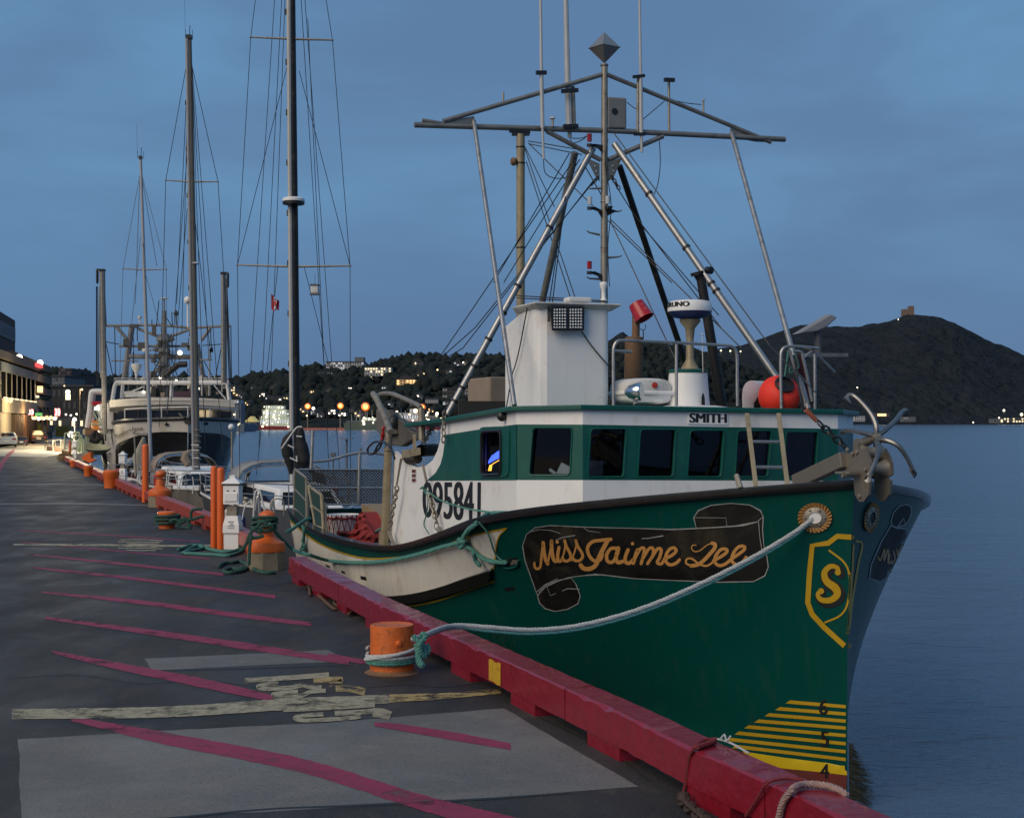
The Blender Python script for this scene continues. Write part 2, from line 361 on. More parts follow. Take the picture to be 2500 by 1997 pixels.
def chain(mb, pts, link=.06, r=.006):
    pts = [Vector(p) for p in pts]; L = [0]
    for a, b in zip(pts, pts[1:]): L.append(L[-1]+(b-a).length)
    n = int(L[-1]/(link*.72)); j = 0
    for i in range(n):
        t = L[-1]*(i+.5)/n
        while j < len(L)-2 and L[j+1] < t: j += 1
        c = pts[j].lerp(pts[j+1], (t-L[j])/max(1e-9, L[j+1]-L[j])); d = (pts[j+1]-pts[j]).normalized(); x, y = frame(d)
        s = (x+y if i % 2 else x-y).normalized()
        q = [c+d*math.cos(a)*link/2+s*math.sin(a)*link*.32 for a in [2*math.pi*k/8 for k in range(9)]]
        mb.path(q, r, 4, False)
    return mb
# ------------------------------------------------------------------ water, quay apron, rail line
def ground_mat(name, base, dark, light, bump, streak=1.0):
    m = bpy.data.materials.new(name); m.use_nodes = True; t = m.node_tree; b = t.nodes['Principled BSDF']; L = t.links.new; N = t.nodes.new
    tcn = N('ShaderNodeTexCoord'); mp_ = N('ShaderNodeMapping'); mp_.inputs['Rotation'].default_value = (0, 0, -QPHI); mp_.inputs['Scale'].default_value = (1, .45*streak, 1); L(tcn.outputs['Object'], mp_.inputs[0])
    def nz(sc, det, rg, vec): 
        n = N('ShaderNodeTexNoise'); n.inputs['Scale'].default_value = sc; n.inputs['Detail'].default_value = det; n.inputs['Roughness'].default_value = rg; L(vec, n.inputs['Vector']); return n.outputs['Fac']
    def rng(f, a, b_, c=0, d=1):
        n = N('ShaderNodeMapRange'); n.inputs['From Min'].default_value = a; n.inputs['From Max'].default_value = b_; n.inputs['To Min'].default_value = c; n.inputs['To Max'].default_value = d; L(f, n.inputs['Value']); return n.outputs[0]
    def mix(f, a, b_):
        n = N('ShaderNodeMixRGB'); L(f, n.inputs[0])
        for i, c in ((1, a), (2, b_)):
            if isinstance(c, tuple): n.inputs[i].default_value = c+(1,)
            else: L(c, n.inputs[i])
        return n.outputs[0]
    v = mp_.outputs[0]; o = tcn.outputs['Object']
    c = mix(rng(nz(.55, 6, .62, v), .42, .6), dark, base)
    c = mix(rng(nz(2.6, 7, .7, v), .52, .72, 0, .75), c, light)
    c = mix(rng(nz(38, 3, .6, o), .56, .7, 0, .8), c, tuple(k*.35 for k in dark))
    c = mix(rng(nz(70, 2, .5, o), .62, .72, 0, .7), c, tuple(k*1.6 for k in light))
    L(c, b.inputs['Base Color']); L(rng(nz(1.3, 5, .6, v), .35, .7, .5, .85), b.inputs['Roughness'])
    bp = N('ShaderNodeBump'); bp.inputs['Strength'].default_value = bump; bp.inputs['Distance'].default_value = .015; L(nz(90, 5, .7, o), bp.inputs['Height']); L(bp.outputs[0], b.inputs['Normal'])
    return m
def asphalt(): return ground_mat('asphalt', (.045, .0385, .034), (.019, .0165, .0145), (.085, .075, .064), .9)
CONC = ground_mat('grey_patch', (.17, .158, .142), (.125, .118, .108), (.205, .195, .18), .4, 2.2)
ASPH = asphalt()
RAILPX = [(514, 1260), (701, 1358), (807, 1413), (912, 1467), (1225, 1608.5), (1322, 1653), (1511, 1739), (1680, 1823), (1878, 1910), (2000, 1968)]
RZ = .335
RP = [gnd(x, y, RZ) for x, y in RAILPX]
RP = [gnd(313, 1183, RZ)] + RP
RP = [RP[0]+QA*130] + RP + [RP[-1]-(RP[-2]-RP[-1]).normalized()*9]
for p in RP: p.z = 0
RP.reverse()                                   # near -> far, inner top edge of the bull rail
RL = [0]
for a, b in zip(RP, RP[1:]): RL.append(RL[-1]+(b-a).length)
def rpt(t):
    for i in range(len(RL)-1):
        if t <= RL[i+1] or i == len(RL)-2:
            d = (RP[i+1]-RP[i]).normalized(); return RP[i]+d*(t-RL[i]), d
def rt_of_Y(Y):
    for i in range(len(RP)-1):
        if RP[i+1].y >= Y: return RL[i]+(Y-RP[i].y)/(RP[i+1].y-RP[i].y)*(RL[i+1]-RL[i])
    return RL[-1]
mb = MB()
edge = []
for p in RP:
    edge.append(p+Vector((.28*math.cos(QPHI), .34*math.sin(QPHI), 0)))
edge = [edge[0]-QA*25] + edge + [edge[-1]+QA*160]
left = [Vector((-420, edge[-1].y, 0)), Vector((-420, -40, 0))]
ext = [at(206, HZ, 87), at(212, HZ, 100), at(215, HZ, 150), at(285, HZ, 300), at(560, HZ, 480)]      # the quay steps out beyond the workboat
edge_n = [p for p in edge if p.y < 84]; tq = rt_of_Y(87); p_, d_ = rpt(tq); edge = edge_n+[p_+Vector((.28*math.cos(QPHI), .28*math.sin(QPHI), 0))]+[Vector((p.x, p.y, 0)) for p in ext]
left = [Vector((-420, 480, 0)), Vector((-420, -40, 0))]
v, f = cdt([(p.x, p.y) for p in edge+left])
mb.add([Vector((x, y, 0)) for x, y in v], f)
tag(mb.build('quay_apron', ASPH), kind='structure')
mb = MB(); mb.add([p for p in edge]+[p-Vector((0, 0, 4)) for p in edge], [(i, i+1, len(edge)+i+1, len(edge)+i) for i in range(len(edge)-1)])
tag(mb.build('quay_wall', STONE), kind='structure')
wm = bpy.data.materials.new('harbour_water'); wm.use_nodes = True; t = wm.node_tree; b = t.nodes['Principled BSDF']
b.inputs['Base Color'].default_value = (.048, .078, .13, 1); b.inputs['Roughness'].default_value = .2; b.inputs['IOR'].default_value = 1.33
tcn = t.nodes.new('ShaderNodeTexCoord'); mpn = t.nodes.new('ShaderNodeMapping'); mpn.inputs['Scale'].default_value = (1, 1.6, 1); mpn.inputs['Rotation'].default_value = (0, 0, .3)
n1 = t.nodes.new('ShaderNodeTexNoise'); n1.inputs['Scale'].default_value = .55; n1.inputs['Detail'].default_value = 7; n1.inputs['Roughness'].default_value = .6
n2 = t.nodes.new('ShaderNodeTexNoise'); n2.inputs['Scale'].default_value = .035; n2.inputs['Detail'].default_value = 3
mu = t.nodes.new('ShaderNodeMath'); mu.operation = 'MULTIPLY'
bp = t.nodes.new('ShaderNodeBump'); bp.inputs['Strength'].default_value = .75; bp.inputs['Distance'].default_value = .32
for a, c in ((tcn.outputs['Object'], mpn.inputs[0]), (mpn.outputs[0], n1.inputs['Vector']), (mpn.outputs[0], n2.inputs['Vector']), (n1.outputs['Fac'], mu.inputs[0]), (n2.outputs['Fac'], mu.inputs[1]), (mu.outputs[0], bp.inputs['Height']), (bp.outputs[0], b.inputs['Normal'])): t.links.new(a, c)
mb = MB(); mb.add([(-6000, -60, WATER), (7000, -60, WATER), (7000, 9000, WATER), (-6000, 9000, WATER)], [(0, 1, 2, 3)])
tag(mb.build('water', wm), kind='structure')

# painted markings and repair patches on the apron (thin sheets, each above the one below)
def gz(z): return lambda x, y: gnd(x, y, z)
def sheet(name, mat, polys, z, step=None):
    mb = MB()
    for p in polys: panel(mb, p, gz(z), step=step)
    return tag(mb.build(name, mat, fix=False), kind='structure')
def rough(poly, amp=3, n=7):          # ragged patch outline
    r = []
    for i, a in enumerate(poly):
        b = poly[(i+1) % len(poly)]
        for k in range(n): r.append((a[0]+(b[0]-a[0])*k/n+random.uniform(-amp, amp), a[1]+(b[1]-a[1])*k/n+random.uniform(-amp, amp)*.5))
    return r
PD = lambda pts: [D(*p) for p in pts]
sheet('repair_patch', CONC, [rough(PD([(38, 1556), (400, 1535), (700, 1520), (1060, 1490), (1345, 1655), (900, 1690), (300, 1722), (45, 1738)]), 2, 12)], .0012)
sheet('repair_patch', CONC, [rough(PD([(305, 1386), (520, 1376), (690, 1368), (738, 1391), (500, 1402), (320, 1411)]), 1.5, 6)], .0012)
PALEG = ground_mat('pale_concrete', (.36, .34, .29), (.27, .25, .21), (.45, .43, .38), .4)
sheet('pale_pavement', PALEG, [[(-120, 1113), (60, 1114), (112, 1116), (150, 1108), (165, 1098), (190, 1092), (205, 1078), (150, 1066), (40, 1070), (-120, 1078)]], .0012)
TAR = P('tar_seam', (.015, .015, .016), .6)
LZ = 0
def line(name, mat, pts, wd, z):
    mb = MB(); q = smooth2(pts, 22); m = len(q); ws = [interp(i/(m-1), [(k/(len(wd)-1), x) for k, x in enumerate(wd)])*random.uniform(.94, 1.06) for i in range(m)]
    global LZ; LZ += .00009; z += LZ; vs = []
    for p, w_ in zip(q, ws): vs += [gnd(p[0], p[1]-w_/2, z), gnd(p[0], p[1]+w_/2, z)]
    mb.add(vs, [(2*i, 2*i+1, 2*i+3, 2*i+2) for i in range(m-1)])
    return tag(mb.build(name, mat, fix=False), kind='structure')
line('tar_seam', TAR, [c7(*p) for p in [(700, 1262), (900, 1236), (1200, 1210), (1500, 1198), (1800, 1184), (2156, 1165), (2500, 1140)]], [5, 4, 6, 4], .0024)
line('tar_seam', TAR, [c7(*p) for p in [(650, 604), (900, 600), (1200, 592), (1530, 580)]], [2, 3, 2], .0024)
for q_ in ([(470, 1210), (560, 1232), (640, 1228), (720, 1300)], [(20, 1430), (160, 1420), (300, 1440), (420, 1432), (560, 1452)], [(760, 1450), (860, 1440), (930, 1446), (1010, 1440)], [(30, 1250), (60, 1330), (40, 1420), (70, 1480)], [(1120, 1500), (1200, 1540), (1290, 1585), (1390, 1660)]):
    line('tar_seam', TAR, [(x+random.uniform(-5, 5), y+random.uniform(-3, 3)) for x, y in PD(q_)], [1.2, 2.4, 1.6, 2.2, .8], .0022)
for pts, wd in (([(150, 1512), (340, 1552), (640, 1612), (900, 1692), (1120, 1745)], [10, 26, 30, 34, 34]), ([(110, 1372), (260, 1404), (420, 1436), (575, 1470)], [6, 16, 20, 14]),
                ([(95, 1300), (300, 1328), (520, 1360), (735, 1393)], [5, 11, 14, 13]), ([(88, 1246), (300, 1268), (480, 1292), (655, 1314)], [3, 9, 10, 8]),
                ([(66, 1194), (300, 1220), (580, 1256)], [3, 6, 7]), ([(55, 1166), (250, 1186), (470, 1209)], [2, 5, 5]), ([(40, 1140), (250, 1160), (440, 1176)], [1.5, 2.5, 2.5]),
                ([(40, 1116), (250, 1128), (420, 1140)], [1.5, 2, 2]), ([(788, 1524), (840, 1530), (960, 1550), (1075, 1571)], [8, 14, 17, 14]), ([(690, 1378), (760, 1392), (800, 1396)], [8, 10, 5]),
                ([(0, 984), (14, 962), (30, 948)], [18, 12, 6])):
    line('pink_hatch_line', PINK, PD(pts), [k*1.16 for k in wd], .0026)
line('cream_bay_line', CREAM, PD([(25, 1503), (350, 1498), (600, 1482), (830, 1470)]), [24, 26, 28, 20], .0036)
line('cream_bay_line', CREAMY, PD([(820, 1470), (940, 1464), (1055, 1454)]), [20, 14, 12], .0036)
line('cream_bay_line', CREAM, PD([(28, 1146), (200, 1147), (330, 1149), (445, 1148)]), [4, 5, 5, 4], .0036)
line('cream_bay_line', CONC, PD([(0, 1061), (150, 1060), (330, 1064)]), [3, 3, 3], .0024)
line('cream_bay_line', CONC, PD([(0, 1020), (120, 1019), (240, 1022)]), [2, 2.5, 2], .0024)
# stencilled numbers, upside down on the apron
mb = MB()
for pts, wd in (([(90, 203), (450, 182), (760, 160), (960, 145), (1120, 132)], 34), ([(500, 242), (350, 250), (250, 278), (320, 305), (470, 300), (640, 290), (790, 262)], 30),
                ([(790, 262), (900, 285), (1030, 285)], 26), ([(740, 340), (560, 352), (430, 380), (520, 410), (760, 395), (900, 340), (1080, 330)], 30),
                ([(560, 560), (800, 552), (1200, 530), (1680, 500)], 34), ([(1050, 618), (820, 632), (700, 660), (780, 690), (1050, 685), (1400, 660), (1510, 640)], 28),
                ([(1190, 605), (1500, 590), (1660, 575)], 34), ([(1650, 600), (1760, 600), (1870, 640)], 66)):
    strip(mb, smooth2([cQ(*p) for p in pts], 5), wd*1.75/5.014, gz(.0055), False)
for k, s_ in enumerate(mb.v): mb.v[k] = s_+Vector((0, 0, .00006*(k//24)))
tag(mb.build('stencilled_number', CREAM, fix=False), kind='structure')
mb = MB()
for pts, wd in (([(930, 210), (1080, 195), (1290, 180)], 50), ([(1120, 255), (1280, 210)], 44), ([(1200, 300), (1380, 300), (1560, 345)], 70)): strip(mb, smooth2([cQ(*p) for p in pts], 5), wd*1.3/5.014, gz(.0052), False)
tag(mb.build('worn_stencil_paint', CREAMY, fix=False), kind='structure')
mb = MB()
for k in range(7): 
    y = 1137+k*3.4; strip(mb, smooth2([D(248+random.uniform(-6, 20), y), D(290, y+random.uniform(-2, 2)), D(340+random.uniform(-12, 4), y+1)], 4), 2.2, gz(.0055), False)
tag(mb.build('stencilled_number', CREAM, fix=False), kind='structure')

# ------------------------------------------------------------------ bull rail
rail = thing('bull_rail', 'long red painted timber bull rail on blocks along the quay edge', 'bull rail', RP[1])
farrail_t = rt_of_Y(22.0)
def timber(t0, t1, mat, n):
    mb = MB(); vs = []; N = max(2, int((t1-t0)/.12)); wv = .25
    if t0 > 30: N = 8
    for i in range(N+1):
        t = t0+(t1-t0)*i/N; p, d = rpt(t); s = Vector((d.y, -d.x, 0))
        j = lambda a: random.uniform(-a, a)
        a = .004
        ch = .012+(random.random()**6)*.035
        prof = [(0, .10+j(.004)), (0+j(.004), RZ-ch), (ch*.8+abs(j(.004)), RZ+j(.003)), (wv-.02, RZ+j(.003)), (wv, RZ-.03), (wv, .10)]
        vs += [p+s*x+Vector((0, 0, z)) for x, z in prof]
    fs = [(i*6+k, i*6+(k+1) % 6, (i+1)*6+(k+1) % 6, (i+1)*6+k) for i in range(N) for k in range(6)]+[tuple(range(5, -1, -1)), tuple(N*6+k for k in range(6))]
    mb.add(vs, fs); return mb.build('timber', mat, rail)
ts = [rt_of_Y(y) for y in (3.2, 8.08, 10.9, 14.6, 18.0, 21.45)]
for a, b in zip(ts, ts[1:]): timber(a+.006, b-.006, RAILRED, 6)
tt = rt_of_Y(23.9); k = 0
while tt < rt_of_Y(80):
    Lk = 3.3 if tt < 60 else 7.0
    timber(tt+.01, tt+Lk-.01, RAILRED_LIT, 6); tt += Lk
blk0 = None
tb = rt_of_Y(8.72); 
while tb > rt_of_Y(3.4): tb -= 1.62
me0 = None
while tb < rt_of_Y(60):
    p, d = rpt(tb); s = Vector((d.y, -d.x, 0)); M = Matrix(((d.x, s.x, 0), (d.y, s.y, 0), (0, 0, 1)))
    if not (21.2 < p.y < 22.6):
        mb = MB(); mb.box(p+s*.135+Vector((0, 0, .05)), (.56, .25, .1), M); mb.build('block', RAILRED if p.y < 22 else RAILRED_LIT, rail)
    tb += 1.62
mb = MB()                                        # yellow mark painted round the rail
y0 = gnd(1195, 1595, RZ); y1 = gnd(1225, 1608, RZ)
ta, tb_ = rt_of_Y(y1.y), rt_of_Y(y0.y); vs = []
for i in range(7):
    p, d = rpt(ta+(tb_-ta)*i/6); s = Vector((d.y, -d.x, 0))
    vs += [p-s*.007+Vector((0, 0, .105+random.uniform(0, .012))), p-s*.007+Vector((0, 0, RZ-.03-random.uniform(0, .02)))]
mb.add(vs, [(2*i, 2*i+1, 2*i+3, 2*i+2) for i in range(6)]); mb.build('yellow_mark', YEL, rail, fix=False)

# ------------------------------------------------------------------ far hills (real terrain ridges)
HILLD = P('hillside_scrub', (.018, .023, .021), .95, var=.6, scale=.03, dirt=.35, dirtcol=(.035, .04, .026), dscale=.012, bump=0, spec=.1)  # bluish lift of distance haze put into the base colour
HILLR = P('headland_scrub', (.018, .022, .026), .95, var=.7, scale=.016, dirt=.4, dirtcol=(.022, .03, .026), dscale=.007, bump=1, bscale=.05, spec=.1)  # blue cast of far haze mixed into the scrub colour
HILLR.node_tree.nodes['Bump'].inputs['Distance'].default_value = 25
from mathutils import noise
def hill(name, mat, sky_px, Yr, shore, amp, nx=160, ny=26, sc=.02):
    mb = MB(); x0, x1 = sky_px[0][0], sky_px[-1][0]; vs = []
    for j in range(ny+1):
        for i in range(nx+1):
            px = x0+(x1-x0)*i/nx; py = interp(px, sky_px)
            top = at(px, py, Yr); yb = interp(px, shore); t = j/ny
            Y = yb+(Yr-yb)*t
            x = (px-CX)/FPX*Y; hz = top.z-WATER
            z = WATER-.5+hz*(math.sin(min(1, t)*math.pi/2)**1.15)*(Y/Yr)**.0
            nz_ = noise.fractal(Vector((x*sc, Y*sc, 3.1)), 1, 2, 5)*amp*min(1, t*3)
            vs.append(Vector((x, Y, z+nz_ if j else WATER-2)))
    # back side
    for i in range(nx+1):
        p = vs[ny*(nx+1)+i]; vs.append(Vector((p.x*1.6, p.y*1.6, WATER-20)))
    mb.add(vs, [(j*(nx+1)+i, j*(nx+1)+i+1, (j+1)*(nx+1)+i+1, (j+1)*(nx+1)+i) for j in range(ny+1) for i in range(nx)])
    return tag(mb.build(name, mat, smooth=True), kind='structure'), vs
HL = [(-900, 1000), (-300, 960), (60, 930), (140, 925), (210, 922), (280, 930), (400, 938), (560, 940), (589, 936), (609, 928), (655, 923), (700, 918), (744, 913), (767, 908), (820, 906), (888, 904), (963, 893), (1006, 884), (1106, 888), (1150, 885), (1200, 888), (1330, 880), (1500, 850), (1560, 845), (1700, 870), (1900, 930), (2000, 985), (2060, 1020)]
hl, hlv = hill('town_hill', HILLD, [(x, y+6) for x, y in HL], 1150, [(-900, 520), (560, 700), (1300, 700), (2060, 1100)], 5)
HRS = [(1350, 900), (1480, 838), (1520, 818), (1560, 848), (1600, 862), (1642, 864), (1687, 859), (1740, 862), (1805, 848), (1855, 833), (1905, 813), (1947, 801), (2026, 801), (2071, 806), (2108, 801), (2164, 788), (2208, 778), (2240, 775), (2271, 776), (2331, 791), (2405, 830), (2500, 873), (2600, 925), (2800, 1000)]
hl2_, hrv = hill('headland', HILLR, HRS, 2900, [(1350, 1900), (2200, 2150), (2800, 2250)], 9, 220, 30, .012)
# a wood over the town hill: one mass of crowns
LEAFD = P('dark_foliage', (.018, .023, .021), .9, var=.7, scale=.09, spec=.1)  # crowns lifted bluish too, haze put into the colour
mb = MB(); rr = random.Random(3); ico = [(0, 0, 1), (.89, 0, .45), (.28, .85, .45), (-.72, .53, .45), (-.72, -.53, .45), (.28, -.85, .45), (.9, .2, -.2), (-.1, .95, -.2), (-.9, .1, -.2), (-.2, -.95, -.2)]
icf = [(0, 1, 2), (0, 2, 3), (0, 3, 4), (0, 4, 5), (0, 5, 1), (1, 6, 2), (2, 6, 7), (2, 7, 3), (3, 7, 8), (3, 8, 4), (4, 8, 9), (4, 9, 5), (5, 9, 6), (5, 6, 1)]
for k in range(17000):
    i = rr.randrange(161); j = int(26*rr.random()**.6); j = max(3, min(25, j))
    p = hlv[j*161+i].lerp(hlv[(j+1)*161+min(160, i+1)], rr.random()); s = rr.choice((rr.uniform(1, 2.2), rr.uniform(1.6, 3.4), rr.uniform(2.5, 4.8)))
    mb.add([p+Vector((x*s*rr.uniform(.7, 1.3), y*s, z*s*rr.uniform(.7, 1.5)+s*.4)) for x, y, z in ico], icf)
wd_ = mb.build('wood', LEAFD, fix=False)
wd_.data.polygons.foreach_set('use_smooth', [True]*len(wd_.data.polygons))
tag(wd_, 'dark wood covering the hillside above the harbour', 'wood', kind='stuff')
# ------------------------------------------------------------------ the green fishing boat
boat = thing('fishing_boat', 'green and white fishing boat moored in the foreground, yellow striped bow', 'fishing boat', BP(5, 0, WATER))
LEN = 17.0
ZS = [(0, -.58), (1, -.735), (2, -.885), (3, -1.05), (4, -1.23), (5, -1.41), (6.3, -1.62), (7.5, -1.76), (9, -1.85), (11, -1.91), (13, -1.94), (15, -1.885), (16, -1.83), (17, -1.74)]
def zs(u):
    return EYE+sum(interp(u+k*.35, ZS) for k in (-2, -1, 0, 1, 2))/5 if u > .8 else EYE+interp(max(0, u), ZS)
def vsh(u):
    if u < 3.6: return 2.75*(1-(1-u/3.6)**2)
    return 2.75 if u < 11 else 2.75-.15*((u-11)/6)**2
def vwl(u): return 2.45*(1-(1-u/8.6)**2) if u < 8.6 else 2.45-.2*((u-8.6)/8.4)**2
def u0(t): return -.13*max(0, (t-.45)/.55)**1.3
def hullp(s, t):         # s metres aft of the stem, t 0 at the waterline .. 1 at the sheer
    zt = zs(s); z = WATER+(zt-WATER)*t
    f = max(0, (t-.18)/.82)**1.15 if s < 6 else max(0, t)**.8
    if s < 6 and s > 3: k = (s-3)/3; f = f*(1-k)+k*max(0, t)**.8
    v = vwl(s)+(vsh(s)-vwl(s))*f
    if t < 0: v = vwl(s)*(1+t*.5)
    return s+u0(t)*max(0, 1-s/2.5), v, z
SS = [0, .06, .15, .3, .5, .75, 1, 1.3, 1.6, 2, 2.4, 2.8, 3.2, 3.6, 4, 4.5, 5, 5.6, 6.3, 7, 7.8, 8.6, 9.5, 10.5, 11.5, 12.5, 13.5, 14.5, 15.5, 16.3, 17]
TS = [-.25, 0, .1, .2, .3, .4, .5, .6, .7, .8, .9, 1]
SS = [a+(b-a)*k/4 for a, b in zip(SS, SS[1:]) for k in range(4)]+[SS[-1]]; TS = [a+(b-a)*k/3 for a, b in zip(TS, TS[1:]) for k in range(3)]+[TS[-1]]
hv = []
for sd in (1, -1):
    for s in SS:
        for t in TS:
            u, v, z = hullp(s, t); hv.append(BP(u, sd*v, z))
nS, nT = len(SS), len(TS); hf = []
for g in (0, 1):
    o = g*nS*nT
    hf += [(o+i*nT+j, o+(i+1)*nT+j, o+(i+1)*nT+j+1, o+i*nT+j+1) for i in range(nS-1) for j in range(nT-1)]
hf.append(tuple((nS-1)*nT+j for j in range(nT))+tuple(nS*nT+(nS-1)*nT+j for j in range(nT-1, -1, -1)))
mb = MB(); mb.add(hv, hf); hull = mb.build('hull', GREEN, boat, smooth=True)
HB = BVHTree.FromPolygons(hv, hf[:-1])
def hm(off=.004):
    def f(px, py):
        d = ray(px, py).normalized(); loc, n, i, ds = HB.ray_cast(EYEV, d)
        if loc is None:
            loc, n, i, ds = min((HB.find_nearest(EYEV+d*(13+k*.5)) for k in range(42)), key=lambda h: h[3])
        if n.dot(d) > 0: n = -n
        return loc+n*off
    return f
def decal(name, mat, poly, off=.004, step=14, holes=()):
    mb = MB(); panel(mb, poly, hm(off), holes, step); return mb.build(name, mat, hull, smooth=True, fix=False)
def bold(name, mat, poly, off, step=14):       # decal with real thickness (guards)
    mb = MB(); v, f = cdt(poly, (), step); a = [hm(off)(*p) for p in v]; c = [hm(-.02)(*p) for p in v]; mb.add(a, f)
    n = len(poly); mb.add([hm(off)(*p) for p in poly]+[hm(-.02)(*p) for p in poly], [(i, (i+1) % n, n+(i+1) % n, n+i) for i in range(n)])
    return mb.build(name, mat, hull, smooth=True)
# white quarter panel with its yellow edging, black guard
ytop = smooth2([(1237, 1289), (1156, 1307), (1084, 1332), (1030, 1350), (978, 1360), (895, 1363), (825, 1346), (770, 1321), (728, 1288), (706, 1268), (698, 1262)], 4)
yright = smooth2([(1237, 1289), (1220, 1307), (1212, 1332), (1209, 1368), (1205, 1388)], 4)
gtop = smooth2([(1198, 1388), (1140, 1408), (1090, 1427), (1030, 1444), (978, 1452), (930, 1452), (850, 1440), (760, 1405), (700, 1370)], 4)
poly = ytop + gtop[::-1] + yright[::-1][1:-1]
decal('white_panel', WHITEH, poly, .003, 16)
mb = MB(); strip(mb, ytop, 4.2, hm(.007)); strip(mb, yright, 3, hm(.007)); mb.build('yellow_edging', YELD, hull, fix=False)
gb = smooth2([(1203, 1414), (1140, 1436), (1090, 1452), (1030, 1467), (978, 1474), (930, 1474), (850, 1462), (760, 1427), (700, 1392)], 4)
bold('guard', GUARD, [(1205, 1388)]+gtop+gb[::-1], .07, 18)
mb = MB(); strip(mb, smooth2([(1205, 1419), (1150, 1438), (1090, 1459), (1050, 1470), (1000, 1479), (930, 1482)], 4), 5, hm(.006)); mb.build('yellow_edging', YELB, hull, fix=False)
mb = MB()
for k in range(9): disc(mb, (1130-k*34, 1438+k*4 if k < 5 else 1455), 2.2, hm(.09), 6)
# boot top, waterline band, draught stripes and marks
decal('red_boot_top', REDB, [c6(*p) for p in [(1240, 1330), (1400, 1362), (1560, 1378), (1716, 1395), (1718, 1700), (1500, 1600), (1240, 1500)]], .004, 16)
decal('yellow_waterline_band', YELB, [c6(*p) for p in [(1200, 1272), (1240, 1286), (1400, 1310), (1560, 1330), (1715, 1347), (1716, 1396), (1560, 1378), (1400, 1362), (1240, 1338)]], .006, 16)
mb = MB()
for i, (lx, ly, ry) in enumerate([(1430, 1043, 1066), (1380, 1075, 1101), (1330, 1104, 1135), (1280, 1134, 1168), (1232, 1162, 1204), (1186, 1192, 1243), (1143, 1222, 1281), (1175, 1256, 1318)]):
    a, b = [(lx+(1696-lx)*k/8, ly-7+(ry-ly)*k/8) for k in range(9)], [(lx-22+(1696-lx+22)*k/8, ly+8+(ry-ly+1)*k/8) for k in range(9)]
    mb.add([hm(.005)(*c6(*p)) for p in a]+[hm(.005)(*c6(*p)) for p in b], [(k, k+1, 10+k, 9+k) for k in range(8)])
mb.build('draught_stripes', YELD, hull, fix=False)
for ch, x0, y0, x1, y1 in (('6', 1571, 1030, 1609, 1104), ('5', 1577, 1184, 1615, 1258), ('4', 1576, 1340, 1615, 1408)):
    mb = MB(); text(mb, ch, [c6(x0, y0), c6(x1, y0), c6(x1, y1), c6(x0, y1)], hm(.0085), 1.3); mb.build('draught_mark', INK, hull, fix=False)
# name scroll
body = [(120, 430), (150, 340), (220, 285), (340, 268), (600, 280), (1000, 290), (1300, 300), (1500, 292), (1800, 275), (1990, 238), (2038, 195), (2032, 300), (2042, 420), (2068, 520), (2078, 600), (2050, 670), (1960, 715), (1700, 720), (1300, 705), (1000, 690), (750, 660), (620, 665), (480, 682), (380, 720), (300, 760), (240, 830), (190, 690), (140, 550)]
curl1 = [(240, 832), (262, 790), (310, 745), (400, 705), (510, 685), (548, 740), (580, 830), (562, 890), (480, 935), (380, 952), (300, 930), (255, 885)]
curl2 = [(1483, 205), (1520, 150), (1620, 108), (1780, 92), (1930, 105), (2015, 150), (2036, 198), (1990, 240), (1880, 268), (1750, 278), (1505, 292)]
for q in (body, curl1, curl2): decal('name_scroll', BANNER, [cB(*p) for p in q], .004 if q is body else .0045, 16)
mb = MB()
for pts, wd in ((body+[body[0]], 7), (curl1+[curl1[0]], 7), (curl2+[curl2[0]], 7), ([(310, 745), (342, 826), (480, 770), (575, 775)], 5), ([(1483, 205), (1740, 208), (1748, 275)], 5), ([(170, 320), (250, 300), (340, 305), (420, 330)], 4), ([(230, 800), (300, 740), (400, 690)], 6), ([(1070, 372), (1120, 370), (1240, 350)], 8), ([(370, 390), (440, 362), (540, 346)], 6), ([(600, 280), (640, 310), (740, 325)], 4), ([(2000, 240), (2010, 360), (2030, 480)], 6), ([(620, 665), (700, 655), (800, 668)], 6)):
    strip(mb, [cB(*p) for p in pts], [wd*random.uniform(.7, 1.5)/3.267 for p in pts], hm(.0065), False)
mb.build('scroll_edge', BEDGE, hull, fix=False)
